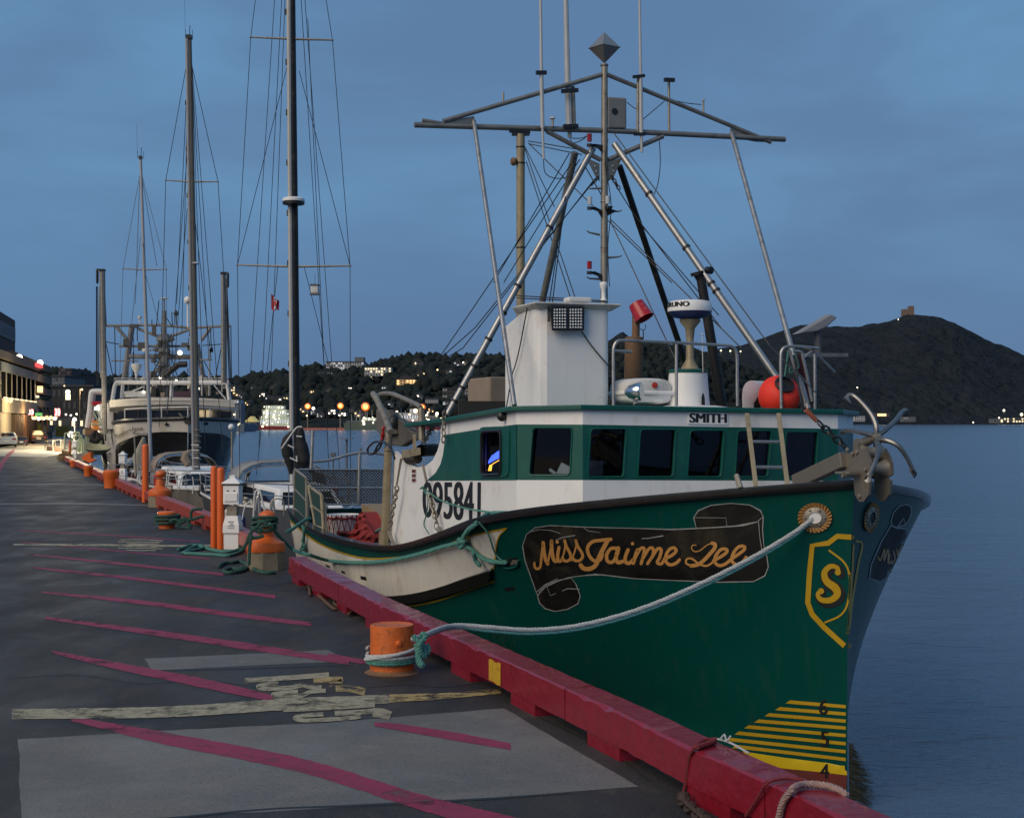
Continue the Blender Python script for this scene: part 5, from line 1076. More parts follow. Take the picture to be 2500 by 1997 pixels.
# stern screens (dark green boards in tube frames)
for q, nm in (([(245, 985), (355, 1070), (360, 1480), (235, 1365)], 'dark green framed stern screen, the taller one by the quarter'), ([(375, 1145), (500, 1235), (520, 1560), (440, 1530)], 'dark green framed stern screen, the lower forward one')):
    so = thing('stern_screen', nm, 'screen', Sx(*q[3], 2.5), 'screens on the stern rail')
    mb = MB(); a = [Sx(*p, 2.5) for p in q]; mb.prism(a, -SX*.03); mb.build('screen_board', P('screen_green', (.015, .05, .04), .6, var=.3) if 'screen_green' not in MATS else MATS['screen_green'], so)
    mb = MB(); mb.path(a+[a[0]], .03, 6); t_ = [a[0].lerp(a[3], .5), a[1].lerp(a[2], .55)]; mb.tube(t_[0], t_[1], .02, .02, 6); mb.build('screen_frame', TAN if nm.endswith('one') else GALV, so, smooth=True)
mb = MB(); 
for q in ([(370, 1150), (370, 1470)], [(440, 1190), (432, 1540)], [(525, 1310), (545, 1600)]): mb.tube(Sx(*q[0], 2.45), Sx(*q[1], 2.45), .036, .036, 8)
mb.build('screen_post', TAN, boat, smooth=True)
mb = MB(); mb.prism([Sx(*p, 1.7) for p in [(885, 1320), (960, 1350), (1010, 1385), (1060, 1410), (1085, 1420), (1085, 1530), (900, 1430)]], -SX*.9); bdo = mb.build('fish_box_board', P('plywood', (.26, .18, .1), .75, var=.3, dirt=.3), None, origin=tuple(Sx(980, 1450, 1.6))); tag(bdo, 'worn plywood box end standing on the aft deck beside the net tub', 'box')
tub = thing('net_tub', 'white insulated tub draped in red netting on the aft deck', 'tub', Sx(720, 1650, 1.8))
c = Sx(715, 1420, 1.8); mb = MB(); rw2 = 335/8*c.y/FPX; hh = (Sx(715, 1400, 1.8).z-Sx(715, 1700, 1.8).z)
mb.lathe([(rw2*.86, -hh), (rw2, -.03), (rw2*1.02, 0), (rw2*.93, 0), (rw2*.9, -.1), (0, -.1)], c, (0, 0, 1), 28); mb.build('tub_body', WHITE, tub, smooth=True)
mb = MB()
for k in range(20):
    a = 2*math.pi*k/20
    for s_ in (1, -1): mb.path([c+Vector((math.cos(a+s_*d)*rw2*r1, math.sin(a+s_*d)*rw2*r1, z)) for d, r1, z in ((0, 1.0, .005), (.05, 1.04, -.1), (.18, 1.05, -.35), (.3, 1.05, -hh))], .008, 4)
mb.path([c+Vector((math.cos(2*math.pi*k/24)*rw2*1.04, math.sin(2*math.pi*k/24)*rw2*1.04, -.06+.02*math.sin(k*2.3))) for k in range(25)], .018, 5); mb.build('tub_netting', NETR, tub)
mb = MB(); heap = smooth2([cS(*p) for p in [(560, 1560), (700, 1590), (800, 1580), (850, 1440), (900, 1400), (950, 1500), (1010, 1700), (560, 1640)]], 3); v_, f_ = cdt(heap, (), 8); mb.add([bv(*p, 1.95+random.uniform(-.03, .06)) for p in v_], f_); n = len(heap); mb.add([bv(*p, 1.95) for p in heap]+[bv(*p, 1.95)-SX*.5 for p in heap], [(i, (i+1) % n, n+(i+1) % n, n+i) for i in range(n)])
mb.solo('net_heap', NETR, 'heap of dark red fishing net beside the white tub on the aft deck', 'net', smooth=True)
mb = MB(); mb.path(cat_rom([Sx(*p, 1.9) for p in [(1080, 1560), (1020, 1600), (1000, 1650), (1030, 1690)]], 5), .02, 6); mb.solo('deck_hose', ROPEG, 'loop of green rope against the davit post on deck', 'rope')

# ------------------------------------------------------------------ bollards, posts, pedestals
def ropeobj(pts, r, mat, label, group=None, pitch=.1, n=6):
    mb = MB(); mb.rope(cat_rom(pts, n), r, pitch); return mb.solo('mooring_rope', mat, label, 'rope', group, smooth=True)
nb_ = gnd(*cG(578, 870)); bo = thing('mooring_bollard', 'short orange steel bollard with chipped paint in the foreground, ropes round it', 'bollard', nb_, 'orange bollards along the quay')
br1 = 560/5.133/2*nb_.y/FPX; topz = EYE-((1480+262/5.133)-HZ)*(nb_.y+.0)/FPX
mb = MB(); mb.lathe([(br1, 0), (br1*.99, topz-.02), (br1*.985, topz-.004), (br1*.96, topz), (br1*.92, topz-.004), (0, topz-.003)], nb_+Vector((0, br1, 0)), (0, 0, 1), 40)
CH = P('chipped_orange', (.58, .125, .018), .5, var=.18, scale=8, dirt=.42, dirtcol=(.05, .035, .02), dscale=9, bump=.3, bscale=30)
mb.build('bollard_post', CH, bo, smooth=True)
bc = nb_+Vector((0, br1, 0))
def onb(px, py, off=0):
    d = ray(px, py); dx = Vector((d.x, d.y, 0)); o = Vector((-bc.x, -bc.y, 0)); A_ = dx.dot(dx); B_ = 2*o.dot(dx); C_ = o.dot(o)-(br1+off)**2; q = max(0, B_*B_-4*A_*C_); return EYEV+d*((-B_-math.sqrt(q))/(2*A_))
p = onb(*cG(678, 462)); mb = MB(); mb.lathe([(.026, -.01), (.026, .03), (.018, .045), (0, .047)], p, (p-bc)*Vector((1, 1, 0)), 14); mb.build('bollard_bolt', ORANGE, bo, smooth=True)
mb = MB(); mb.lathe([(br1+.05, 0), (br1+.02, .012), (br1, .03)], bc, (0, 0, 1), 30); mb.build('rust_foot', RUST, bo)
# rope turns round the near bollard
def turn(z0, z1, a0, a1, rad, n=26): return [bc+Vector((math.cos(a0+(a1-a0)*k/n)*rad, math.sin(a0+(a1-a0)*k/n)*rad, z0+(z1-z0)*k/n)) for k in range(n+1)]
zb = lambda y: EYE-((1480+y/5.133)-HZ)*nb_.y/FPX
mb = MB()
for y0, y1 in ((700, 690), (735, 720)): mb.rope(turn(zb(y0), zb(y1), 0, 6.28, br1+.022), .02, .07)
mb.solo('mooring_rope', ROPEG, 'green rope wrapped twice round the foreground bollard', 'rope', smooth=True)
mb = MB(); mb.rope(turn(zb(655), zb(560), 3.3, 6.5, br1+.024)+turn(zb(560), zb(570), 6.5, 9.4, br1+.03)[1:], .017, .07); mb.rope(turn(zb(660), zb(640), 3.0, 9.3, br1+.028), .018, .07); mb.rope(turn(zb(700), zb(520), 3.25, 6.4, br1+.04), .018, .07)
mb.solo('mooring_rope', ROPEW, 'pale grey rope wrapped above the green turns on the foreground bollard', 'rope', smooth=True)
# bow lines
hb_ = hm(.02)(1985, 1266)
def lift(px, py, Y): return at(px, py, Y)
k1 = at(1012, 1552, 12.1); 
_ye = hm(0)(1986, 1264).y
def rb_(x, y): return at(x, y, min(13.3+(_ye-13.3)*(x-1130)/856, hm(0)(x, y).y-.12))
bowpts = lambda dy: [at(1008, 1560, 12.0), at(1035, 1552+dy*.3, 12.35), at(1060, 1541+dy*.4, 12.75), at(1092, 1530+dy*.5, 13.15), at(1130, 1527+dy*.6, 13.3), rb_(1200, 1532+dy), rb_(1300, 1538+dy), rb_(1420, 1526+dy), rb_(1560, 1488+dy), rb_(1700, 1430+dy), rb_(1830, 1365+dy), rb_(1930, 1306+dy*.9), hm(.05)(1968, 1278+dy*.6), hm(.0)(1986, 1264+dy*.2)]
ropeobj(bowpts(0), .024, ROPEW, 'pale bow line sagging from the foreground bollard to the hawse ring', 'bow lines', .1)
ropeobj(bowpts(9), .016, P('teal_bow_rope', (.1, .3, .3), .8, var=.3, scale=25), 'thin teal bow line hanging just below the pale one', 'bow lines', .07)
mb = MB()
for q in ([(870, 370), (930, 440), (980, 470), (1010, 560), (1000, 640), (960, 560), (950, 460)], [(960, 380), (990, 340), (1020, 370), (1000, 420), (950, 480), (930, 600), (960, 700), (990, 740)], [(900, 470), (920, 560), (925, 680), (960, 740), (1000, 730)], [(1040, 480), (1060, 540), (1030, 600), (990, 520), (960, 420)]): mb.rope(cat_rom([at(*cG(*p), 12.0-.02*i) for i, p in enumerate(q)], 5), .022, .08)
mb.solo('rope_knot', ROPEG, 'knotted teal rope end beside the foreground bollard', 'rope', smooth=True)
# second bollard: concrete base with orange mushroom head
def big_bollard(px, py, sc, label):
    b0 = gnd(px, py); o = thing('mooring_bollard', label, 'bollard', b0, 'orange bollards along the quay'); s = sc*b0.y/FPX; c = b0+Vector((0, 45*s, 0))
    mb = MB(); mb.lathe([(49*s, 0), (46*s, 46*s), (44*s, 50*s)], c, (0, 0, 1), 8); mb.build('base', STONE, o)
    mb = MB(); mb.lathe([(46*s, 44*s), (48*s, 52*s), (45*s, 66*s), (30*s, 74*s), (20*s, 82*s), (17*s, 110*s), (20*s, 113*s)], c, (0, 0, 1), 24); mb.build('collar', ORANGE, o, smooth=True)
    mb = MB(); M = Matrix.Rotation(R(-8), 3, 'Y'); mb.ball(c+Vector((2*s, 0, 130*s)), 22*s, 20, (1, 1, .72), M); mb.build('head', ORANGE, o, smooth=True); return c, s
c, s = big_bollard(*c5(1255, 1500), 1.0, 'orange mushroom head bollard on a concrete base wrapped in green rope, by the boat stern')
mb = MB()
for k, (z, r) in enumerate(((102, 24), (110, 27), (118, 26), (124, 26))): mb.rope([c+Vector((math.cos(a)*r*s-(8*s if math.cos(a) < 0 else 0), math.sin(a)*r*s, (z+6*math.sin(a+k))*s)) for a in [2*math.pi*i/20 for i in range(21)]], .026, .1)
for q in ([(1230, 1060), (1140, 1020), (1090, 1100), (1060, 1180), (1000, 1270)], [(1250, 1000), (1180, 990), (1120, 1040), (1110, 1110), (1180, 1110), (1260, 1090)], [(1300, 960), (1240, 930), (1200, 970), (1230, 1040)]): mb.rope(cat_rom([at(*c5(*p), c.y-.45) for p in q], 5), .03, .1)
mb.solo('mooring_rope', ROPED, 'dark green rope bundled round the mushroom head bollard', 'rope', smooth=True)
G5 = lambda x, y, h=.03: gnd(*c5(x, y), h)
mb = MB(); mb.rope(cat_rom([G5(*p) for p in [(260, 1250), (330, 1230), (420, 1200), (520, 1210), (620, 1240), (760, 1270), (900, 1270), (1000, 1240)]], 5), .03, .11); mb.rope(cat_rom([G5(*p) for p in [(320, 1290), (420, 1230), (520, 1200), (560, 1230), (440, 1260), (340, 1290), (500, 1300), (700, 1310), (850, 1320), (960, 1290), (1010, 1250)]], 5), .03, .11)
mb.solo('rope_coil', ROPEG, 'loose teal rope lying on the apron at the foot of the orange posts', 'rope', smooth=True)
mb = MB(); mb.rope(cat_rom([G5(*p) for p in [(740, 1450), (800, 1410), (900, 1400), (1000, 1390), (1080, 1440), (1000, 1480), (880, 1470), (800, 1500), (860, 1520), (1000, 1500), (1100, 1460), (1200, 1500), (1300, 1520), (1400, 1515)]], 5), .03, .11)
mb.rope(cat_rom([at(*c5(*p), c.y-.55) for p in [(1120, 1080), (1100, 1200), (1095, 1320), (1090, 1430)]], 5), .028, .1)
mb.solo('rope_coil', ROPED, 'dark green rope coiled on the apron before the concrete bollard base', 'rope', smooth=True)
# boat's stern and spring lines
C_ = lambda x, y: cC(x, y)
def hl2(x, y, off=.03): return hm(off)(*cC(x, y))
ropeobj([c+Vector((.1, -.3, 115*s)), at(*c5(1450, 1100), c.y+.4), at(*cC(60, 1085), 24), at(*cC(200, 1130), 23), hl2(400, 1170, .08), hl2(600, 1190, .06), hl2(800, 1188, .06), hl2(1000, 1160, .06), hl2(1200, 1112, .06), hl2(1400, 1045, .06), hl2(1560, 1000, .06)], .028, ROPEG, 'teal spring line running along the white quarter from the bollard', None, .11)
mb = MB(); mb.rope(cat_rom([hl2(1560, 1000, .05), hl2(1620, 900, .06), hl2(1680, 810, .08), at(*cC(1760, 775), 17.1), at(*cC(1860, 765), 17.0), at(*cC(1930, 765), 16.9)], 5), .03, .11); mb.rope(cat_rom([hl2(1570, 1010, .06), hl2(1650, 1060, .05), hl2(1720, 1130, .04), hl2(1820, 1170, .04), hl2(1940, 1185, .02)], 5), .028, .11); mb.rope(cat_rom([hl2(1740, 800, .06), hl2(1790, 930, .04), hl2(1850, 1100, .04), hl2(1920, 1180, .03)], 4), .012, .06)
for q in ([(1550, 970), (1600, 1000), (1570, 1040), (1550, 1000), (1610, 980)], [(1680, 1080), (1700, 1150), (1740, 1200)]): mb.rope(cat_rom([hl2(*p, .07) for p in q], 4), .03, .1)
mb.solo('mooring_rope', ROPEG, 'teal rope knotted over the rail and led to the fairlead slot', 'rope', smooth=True)
mb = MB(); mb.rope(cat_rom([s0(.08)(*cC(*p)) for p in [(1235, 545), (1300, 580), (1400, 650), (1550, 700), (1700, 735), (1930, 765)]], 5), .012, .06); mb.rope(cat_rom([s0(.1)(*cC(*p)) for p in [(1230, 550), (1260, 530), (1265, 570), (1300, 620), (1290, 760), (1265, 860), (1310, 945)]], 4), .01, .06)
mb.solo('mooring_rope', ROPEG, 'thin teal line tied across the registration number', 'rope', smooth=True)
mb = MB(); mb.rope(cat_rom([at(*c5(*p), c.y+.5+i*.25) for i, p in enumerate([(1530, 1050), (1600, 1010), (1680, 950), (1760, 900), (1810, 890)])], 4), .03, .1); mb.rope(cat_rom([hl2(*p, .06) for p in [(190, 820), (180, 930), (170, 1040), (150, 1080), (185, 1060), (165, 990)]], 4), .03, .1)
mb.solo('mooring_rope', ROPEG, 'teal stern line made fast on the green quarter rail', 'rope', smooth=True)
# orange guard posts + power pedestals
def sleeve(px, pyb, pyt, wpx, label, group='orange guard posts'):
    b = gnd(px, pyb); k = b.y/FPX; h = (pyb-pyt)*k; r = wpx/2*k; o = thing('guard_post', label, 'post', b, group)
    mb = MB(); mb.lathe([(r, 0), (r, h-r*.8), (r*.9, h-r*.35), (r*.6, h-r*.08), (0, h)], b+Vector((0, r, 0)), (0, 0, 1), 20); mb.build('sleeve', ORANGEP, o, smooth=True); return b
sleeve(*c5(674, 1235), c5(0, 275)[1], 80/4.784, 'slim orange guard post, the further left of the close pair by the pedestal')
sleeve(*c5(752, 1252), c5(0, 290)[1], 92/4.784, 'slim orange guard post touching the white power pedestal')
def pedestal(px, pyb, sc, label, detail=True):
    b = gnd(px, pyb); k = b.y/FPX*sc; o = thing('power_pedestal', label, 'power pedestal', b, 'white power pedestals'); M = Matrix.Rotation(R(-4), 3, 'Z'); c = b+Vector((0, 20*k, 0))
    def ring(hw, z, d=1): return [c+M @ Vector((sx*hw*k, sy*hw*d*k, z*k)) for sx, sy in ((-1, -1), (1, -1), (1, 1), (-1, 1))]
    def st(name, mat, levels, parent=o, bevel=.008):
        mb = MB(); rs = [ring(*l) for l in levels]
        mb.add([p for r_ in rs for p in r_], [(i*4+j, i*4+(j+1) % 4, i*4+4+(j+1) % 4, i*4+4+j) for i in range(len(rs)-1) for j in range(4)]+[(3, 2, 1, 0), tuple((len(rs)-1)*4+j for j in range(4))]); return mb.build(name, mat, parent, bevel=bevel)
    st('lower_cover', WHITE, [(18.5, 0), (18.5, 37), (20.5, 39)]); up = st('upper_cover', WHITE, [(20.5, 40), (20, 60), (15.5, 82)])
    st('neck', GALV, [(12.5, 82), (12.5, 106)]); hd = st('head', WHITE, [(19.5, 110), (19.5, 156)])
    st('eave', GREYB, [(20.5, 156), (23, 160)]); st('cap', WHITE, [(23, 160.5), (22.5, 163), (8, 174), (7.5, 175), (7.5, 180), (5, 181)])
    if detail:
        def fr(x0, x1, z0, z1, d): return [c+M @ Vector((x*k, -d*k, z*k)) for x, z in ((x0, z1), (x1, z1), (x1, z0), (x0, z0))]
        mb = MB(); mb.hexa(fr(-16, 16, 118, 138, 19.5), fr(-16, 16, 118, 138, 22)); lid = mb.build('outlet_lid', WHITE, hd, bevel=.005)
        mb = MB(); mb.add(fr(-10, -5, 142, 145, 19.7)+fr(6, 11, 142, 145, 19.7), [(0, 1, 2, 3), (4, 5, 6, 7)]); mb.build('slot', INK, hd, fix=False)
        mb = MB(); mb.hexa(fr(-14, -6, 108, 116, 14), fr(-14, -6, 108, 116, 18)); mb.hexa(fr(6, 14, 108, 116, 14), fr(6, 14, 108, 116, 18)); mb.build('socket', BLACK, hd)
        mb = MB()
        for z, x0, x1 in ((68, -7, 7), (66, -7, 7), (62, -3, 7), (60, -3, 7), (57, -8, 9), (53, -8, 9)): 
            dd = 20.3-(z-60)*.205+.3; q = fr(x0, x1, z, z+1.1, dd); mb.add(q, [(0, 1, 2, 3)])
        mb.build('label_print', GREYB, up, fix=False)
    return b
pedestal(*c5(885, 1252), 1.0, 'white power pedestal with hipped cap beside the pair of orange posts')
sleeve(*c5(-130, 700), 1084, 17, 'single orange guard post beside the second pedestal'); 
pedestal(298, 1178, .42, 'smaller white power pedestal beyond the first, beside a single orange post')
pedestal(181, 1119, .25, 'tiny far power pedestal beside the farthest orange post', False)
sleeve(170, 1121, 1077, 5, 'farthest slim orange guard post near the lit lamp')
big_bollard(*c5(22, 760), .62, 'orange mushroom head bollard on the rail line before the second sailboat')
def squat(px, pyb, wpx, hpx, label):
    b = gnd(px, pyb); k = b.y/FPX; o = thing('mooring_bollard', label, 'bollard', b, 'orange bollards along the quay')
    mb = MB(); mb.lathe([(wpx*k*.42, 0), (wpx*k*.42, hpx*k*.55), (wpx*k*.5, hpx*k*.7), (wpx*k*.5, hpx*k*.9), (wpx*k*.4, hpx*k)], b+Vector((0, wpx*k/2, 0)), (0, 0, 1), 18); mb.build('bollard_post', ORANGE, o, smooth=True); return b
b_ = squat(*c5(105, 1010), 46, 42, 'squat orange bollard wound with green rope left of the orange posts')
mb = MB()
for z in (.12, .2, .27): mb.rope([b_+Vector((math.cos(a)*.27, .25+math.sin(a)*.27, z)) for a in [2*math.pi*i/18 for i in range(19)]], .03, .1)
for q in ([(160, 930), (230, 900), (300, 940), (350, 900), (260, 980), (380, 1000), (420, 960)], [(250, 960), (330, 880), (380, 930), (400, 1020)], [(300, 900), (420, 900), (520, 870), (640, 850)], [(410, 890), (420, 800), (470, 780), (540, 780)]): mb.rope(cat_rom([at(*c5(*p), b_.y-.1) for p in q], 4), .035, .1)
mb.solo('mooring_rope', ROPED, 'dark green rope tangle round the squat orange bollard', 'rope', smooth=True)
squat(266, 1192, 40, 44, 'broad orange bollard at the foot of the single orange post'); squat(212, 1163, 24, 26, 'rusty orange bollard nearer the far rail bend'); squat(177, 1140, 20, 16, 'low rusty orange bollard by the straw heap')
# odds and ends along the rail
mb = MB()
for q in ([(185, 1400), (240, 1440), (300, 1500), (400, 1590), (440, 1600)], [(330, 1480), (420, 1500), (420, 1560), (480, 1570), (500, 1530), (560, 1540), (580, 1620), (540, 1650)], [(200, 1390), (205, 1480)]): mb.rope(cat_rom([gnd(*cC(*p), .03) for p in q], 4), .02, .08)
mb.solo('rope_scrap', P('frayed_brown_rope', (.1, .06, .04), .9), 'frayed brown rope and wire caught under the red rail', 'rope')
c6g = lambda x, y, z=.04: gnd(*c6(x, y), z)
_pn, _pf = rpt(rt_of_Y(7.6))[0], rpt(rt_of_Y(9.6))[0]; _dn = (_pf-_pn).normalized(); RN = Vector((-_dn.y, _dn.x, 0))
if RN.x > 0: RN = -RN
def rface(x, y, off=.02): return onplane(*c6(x, y), _pn, RN)+RN*off
def rtop(x, y, off=.02): return gnd(*c6(x, y), RZ+off)
mb = MB(); mb.rope(cat_rom([rtop(1075, 1222), rtop(1030, 1226), rtop(1000, 1238), rface(985, 1262), rface(965, 1300), rface(952, 1360), rface(945, 1420), rface(940, 1480, .03)], 4), .012, .05); mb.rope(cat_rom([rtop(1068, 1232), rtop(1035, 1245), rface(995, 1262)], 4), .018, .05)
mb.solo('rail_lashing', ROPEDR, 'dark red lashing tied over the rail, its tail hanging down the face', 'rope')
mb = MB(); mb.rope(cat_rom([rtop(1065, 1219), rtop(1100, 1226), rtop(1150, 1243), rtop(1230, 1288)], 4), .007, .04); mb.rope(cat_rom([rtop(1095, 1224, .03), rtop(1115, 1200, .06), rtop(1125, 1230, .03), rtop(1145, 1206, .06)], 3), .006, .04)
mb.solo('rope_end', ROPEW, 'thin white frayed line end on the rail top', 'rope')
mb = MB(); chain(mb, [c6g(*p) for p in [(915, 1510), (950, 1550), (1000, 1590), (1030, 1620)]], .09, .016); mb.ball(c6g(920, 1505, .05), .045, 8); mb.solo('chain_end', P('rusted_chain', (.05, .03, .022), .7, .2), 'rusted chain and shackle under the near end of the red rail', 'chain')
mb = MB(); mb.rope(cat_rom([rface(1385, 1640, .025), rface(1398, 1580, .025), rface(1415, 1520, .025), rtop(1440, 1462, .03), rtop(1480, 1442, .025), rtop(1540, 1438, .025), rtop(1610, 1446, .025), rtop(1665, 1466, .02), rtop(1700, 1492, .0)], 5), .02, .06)
mb.solo('rail_lashing', ROPER, 'thick pale rope looped over the near end of the red rail', 'rope', smooth=True)
mb = MB(); mb.rope(cat_rom([rtop(1490, 1418), rtop(1420, 1412), rface(1340, 1428), rface(1290, 1500), rface(1230, 1590)], 5), .009, .05); mb.solo('rail_lashing', ROPEDR, 'thin red line slung across the near rail face', 'rope')
# seaweed on the stem foot
mb = MB()
for k in range(240):
    t = random.random(); p = BP(.0, -.02, WATER+.6-t*.65) ; L_ = .05+.22*math.sin(t*2.6); d = (Vector((1, -.2, -.35))+Vector((random.uniform(-.2, .2), random.uniform(-.4, .4), random.uniform(-.4, .2)))).normalized(); n_ = Vector((0, .004, .006)); mb.add([p-n_, p+n_, p+d*L_], [(0, 1, 2)])
tag(mb.build('weed_growth', P('dark_weed', (.008, .012, .008), .8), boat, fix=False), kind='stuff')
mb = MB()
for k in range(70):
    p = hm(.01)(1228+random.gauss(0, 16), 1545+random.uniform(-20, 25)); d = Vector((random.uniform(-.6, .6), -.3, random.uniform(.3, 1))).normalized(); L_ = random.uniform(.06, .16); n_ = Vector((.004, 0, 0)); mb.add([p+Vector((0, -.15, -.05))-n_, p+Vector((0, -.15, -.05))+n_, p+Vector((0, -.15, -.05))+d*L_], [(0, 1, 2)])
tag(mb.build('rail_grass', P('wild_grass', (.02, .07, .03), .8), None, fix=False), 'tuft of grass growing behind the red rail', 'grass', kind='stuff')
# ------------------------------------------------------------------ sailboats moored beyond
ZR90 = lambda a: Matrix.Rotation(a, 3, 'Z')
def sailboat(label, mast_b, mast_t, Y, mw, mmat, spreaders, bowd, sternd, beam, deckz, stays, cover, extras, lean=0):
    m0 = at(*mast_b, Y); m1 = at(*mast_t, Y); base = Vector((m0.x, m0.y, WATER)); o = thing('sailboat', label, 'sailboat', base, 'sailboats along the quay')
    A_, S_ = QA, QS
    L = lambda a, s_, z: Vector((m0.x, m0.y, 0))+A_*a+S_*s_+Vector((0, 0, z))
    hv_ = []; N = 14; tt = [0, .35, .7, 1]
    for sd in (1, -1):
        for i in range(N+1):
            x = i/N; a = -bowd+(bowd+sternd)*x; hb = beam/2*min(1, (1-(1-min(1, x/.55))**2))*(1-.18*max(0, x-.6)/.4)
            for t in tt: hv_.append(L(a+(.7*(1-t) if i == 0 else .5*(1-t)*(1-x)), sd*hb*(.72+.28*t), WATER-.2+(deckz+.12*(1-x)**2-WATER+.2)*t))
    nT_ = len(tt); n1_ = (N+1)*nT_
    fs = [(g*n1_+i*nT_+j, g*n1_+(i+1)*nT_+j, g*n1_+(i+1)*nT_+j+1, g*n1_+i*nT_+j+1) for g in (0, 1) for i in range(N) for j in range(nT_-1)]
    fs += [(i*nT_+3, (i+1)*nT_+3, n1_+(i+1)*nT_+3, n1_+i*nT_+3) for i in range(N)]+[tuple(N*nT_+j for j in range(nT_))+tuple(n1_+N*nT_+j for j in (3, 2, 1, 0))]
    mb = MB(); mb.add(hv_, fs); h = mb.build('hull', extras.get('hull', GREYB), o, smooth=True)
    mb = MB()
    for sd in (1, -1): mb.path([hv_[(0 if sd > 0 else n1_)+i*nT_+3]+Vector((0, 0, .03)) for i in range(N+1)], .035, 5)
    mb.build('toe_rail', WORN, h)
    # cabin trunk with windows
    cz, ca, cb, cw = extras.get('cabin', (.55, -1.5, 3.0, beam*.34))
    mb = MB(); bt = [L(ca, cw*.8, deckz), L(ca, -cw*.8, deckz), L(cb, -cw, deckz), L(cb, cw, deckz)]; tp = [L(ca+.6, cw*.62, deckz+cz*.9), L(ca+.6, -cw*.62, deckz+cz*.9), L(cb, -cw*.85, deckz+cz), L(cb, cw*.85, deckz+cz)]
    mb.hexa(bt, tp); cab = mb.build('cabin', WHITE, o, bevel=.05)
    for f0, f1 in ((.08, .46), (.54, .92)):
        mb = MB(); e = lambda x, y: (bt[0].lerp(bt[1], x)).lerp(tp[0].lerp(tp[1], x), y)-A_*.02
        mb.add([e(f0, .3), e(f1, .3), e(f1, .85), e(f0, .85)], [(0, 1, 2, 3)]); mb.build('cabin_window', DGLASS, cab, fix=False)
        mb = MB(); e2 = lambda x, y: (bt[0].lerp(bt[3], x)).lerp(tp[0].lerp(tp[3], x), y)+S_*.02
        mb.add([e2(f0, .35), e2(f1, .35), e2(f1, .8), e2(f0, .8)], [(0, 1, 2, 3)]); mb.build('cabin_window', DGLASS, cab, fix=False)
    # dodger: curved canvas on hoops
    if 'dodger' in extras:
        dz, da, dl, dw, dm = extras['dodger']; vs = []; nn = 10
        for i, (k, sc) in enumerate(((0, .86), (.25, .97), (.6, 1), (1, .98))):
            for j in range(nn+1):
                a = math.pi*j/nn; vs.append(L(da+dl*k, math.cos(a)*dw*(abs(math.cos(a))**-.35 if abs(math.cos(a)) > .01 else 1)*.98, deckz+cz*.6+(dz-cz*.6)*sc*math.sin(a)**.7))
        mb = MB(); mb.add(vs[nn+1:], [(i*(nn+1)+j, i*(nn+1)+j+1, (i+1)*(nn+1)+j+1, (i+1)*(nn+1)+j) for i in range(2) for j in range(nn)]); d_ = mb.build('dodger', dm, o, smooth=True, fix=False); 
        md = d_.modifiers.new('thick', 'SOLIDIFY'); md.thickness = .03
        mb = MB()
        for i in (0, 1, 2, 3): mb.path(vs[i*(nn+1):(i+1)*(nn+1)], .015, 5, False)
        for j in (0, nn//2, nn): mb.path([vs[i*(nn+1)+j] for i in range(4)], .018, 5, False)
        mb.build('dodger_hoop', GALV, d_)
        mb = MB(); q = vs[:nn+1]; r = vs[nn+1:2*nn+2]; mb.add(q+r, [(j, j+1, nn+2+j, nn+1+j) for j in range(1, nn-1)]); mb.build('dodger_screen', DGLASS, d_, fix=False)
    rc_ = random.Random(int(Y)); dk = lambda a, s_, z=0: L(a, s_, deckz+.08+z)      # deck gear
    for k in range(6): MB().lathe([(.09, 0), (.07, .05), (.055, .1), (.08, .16), (0, .17)], dk(rc_.uniform(-bowd*.5, sternd*.6), rc_.choice((-1, 1))*beam*rc_.uniform(.3, .44)), (0, 0, 1), 10).build('winch', GALV, o, smooth=True)
    for k in range(4): MB().lathe([(.02, 0), (.1, .06), (.12, .3), (.1, .52), (.02, .6)], L(rc_.uniform(-bowd*.45, sternd*.5), beam*.53, deckz-.62), (0, 0, 1), 12).build('fender', (WORN, BLUE, WORN, CANVASD)[k], o, smooth=True)
    for k in range(3): MB().box(dk(-bowd*.62+k*.8, rc_.uniform(-.2, .2), .05), (.5, .5, .1)).build('deck_hatch', (DGLASS, WORN, DGLASS)[k], o, bevel=.02)
    for k in range(4): MB().box(dk(rc_.uniform(1, sternd*.7), rc_.choice((-1, 1))*beam*.4, .2), (.2, .34, .4)).build('jerry_can', (BLUE, REDP, CANVAS, TANCV)[k], o, bevel=.04)
    for k in range(5):
        a0, s0_ = rc_.uniform(-bowd*.6, sternd*.6), rc_.choice((-1, 1))*beam*rc_.uniform(.1, .4); MB().path([dk(a0+math.cos(i*.8)*.18, s0_+math.sin(i*.8)*.18, .02+i*.012) for i in range(24)], .018, 4).build('coiled_line', (WORN, ROPEG, CANVAS, ROPED, WORN)[k], o)
    # mast
    mb = MB(); n_ = 12; mb.path([m0-Vector((0, 0, m0.z-deckz)), m0.lerp(m1, .5), m1], [mw, mw*.95, mw*.72], 10); ms_ = mb.build('mast', mmat, o, smooth=True)
    if extras.get('track'):
        mb = MB(); d = Vector((-.05, -mw*.95, 0)); mb.path([m0+Vector((-mw*.62, -mw*.85, 0)), m0.lerp(m1, .5)+Vector((-mw*.6, -mw*.8, 0)), m1+Vector((-mw*.5, -mw*.6, 0))], mw*.46, 8); mb.build('mast_track', extras['track'], ms_, smooth=True)
    mb = MB()
    for k in range(extras.get('steps', 0)):
        t = .3+.66*k/extras['steps']; p = m0.lerp(m1, t); mb.box(p+Vector(((-1 if k % 2 else (.6 if extras.get('both') else -1))*mw*1.15, -mw*.4, 0)), (.05, .05, .16))
    if mb.v: mb.build('mast_step', BLACK, ms_, bevel=.015)
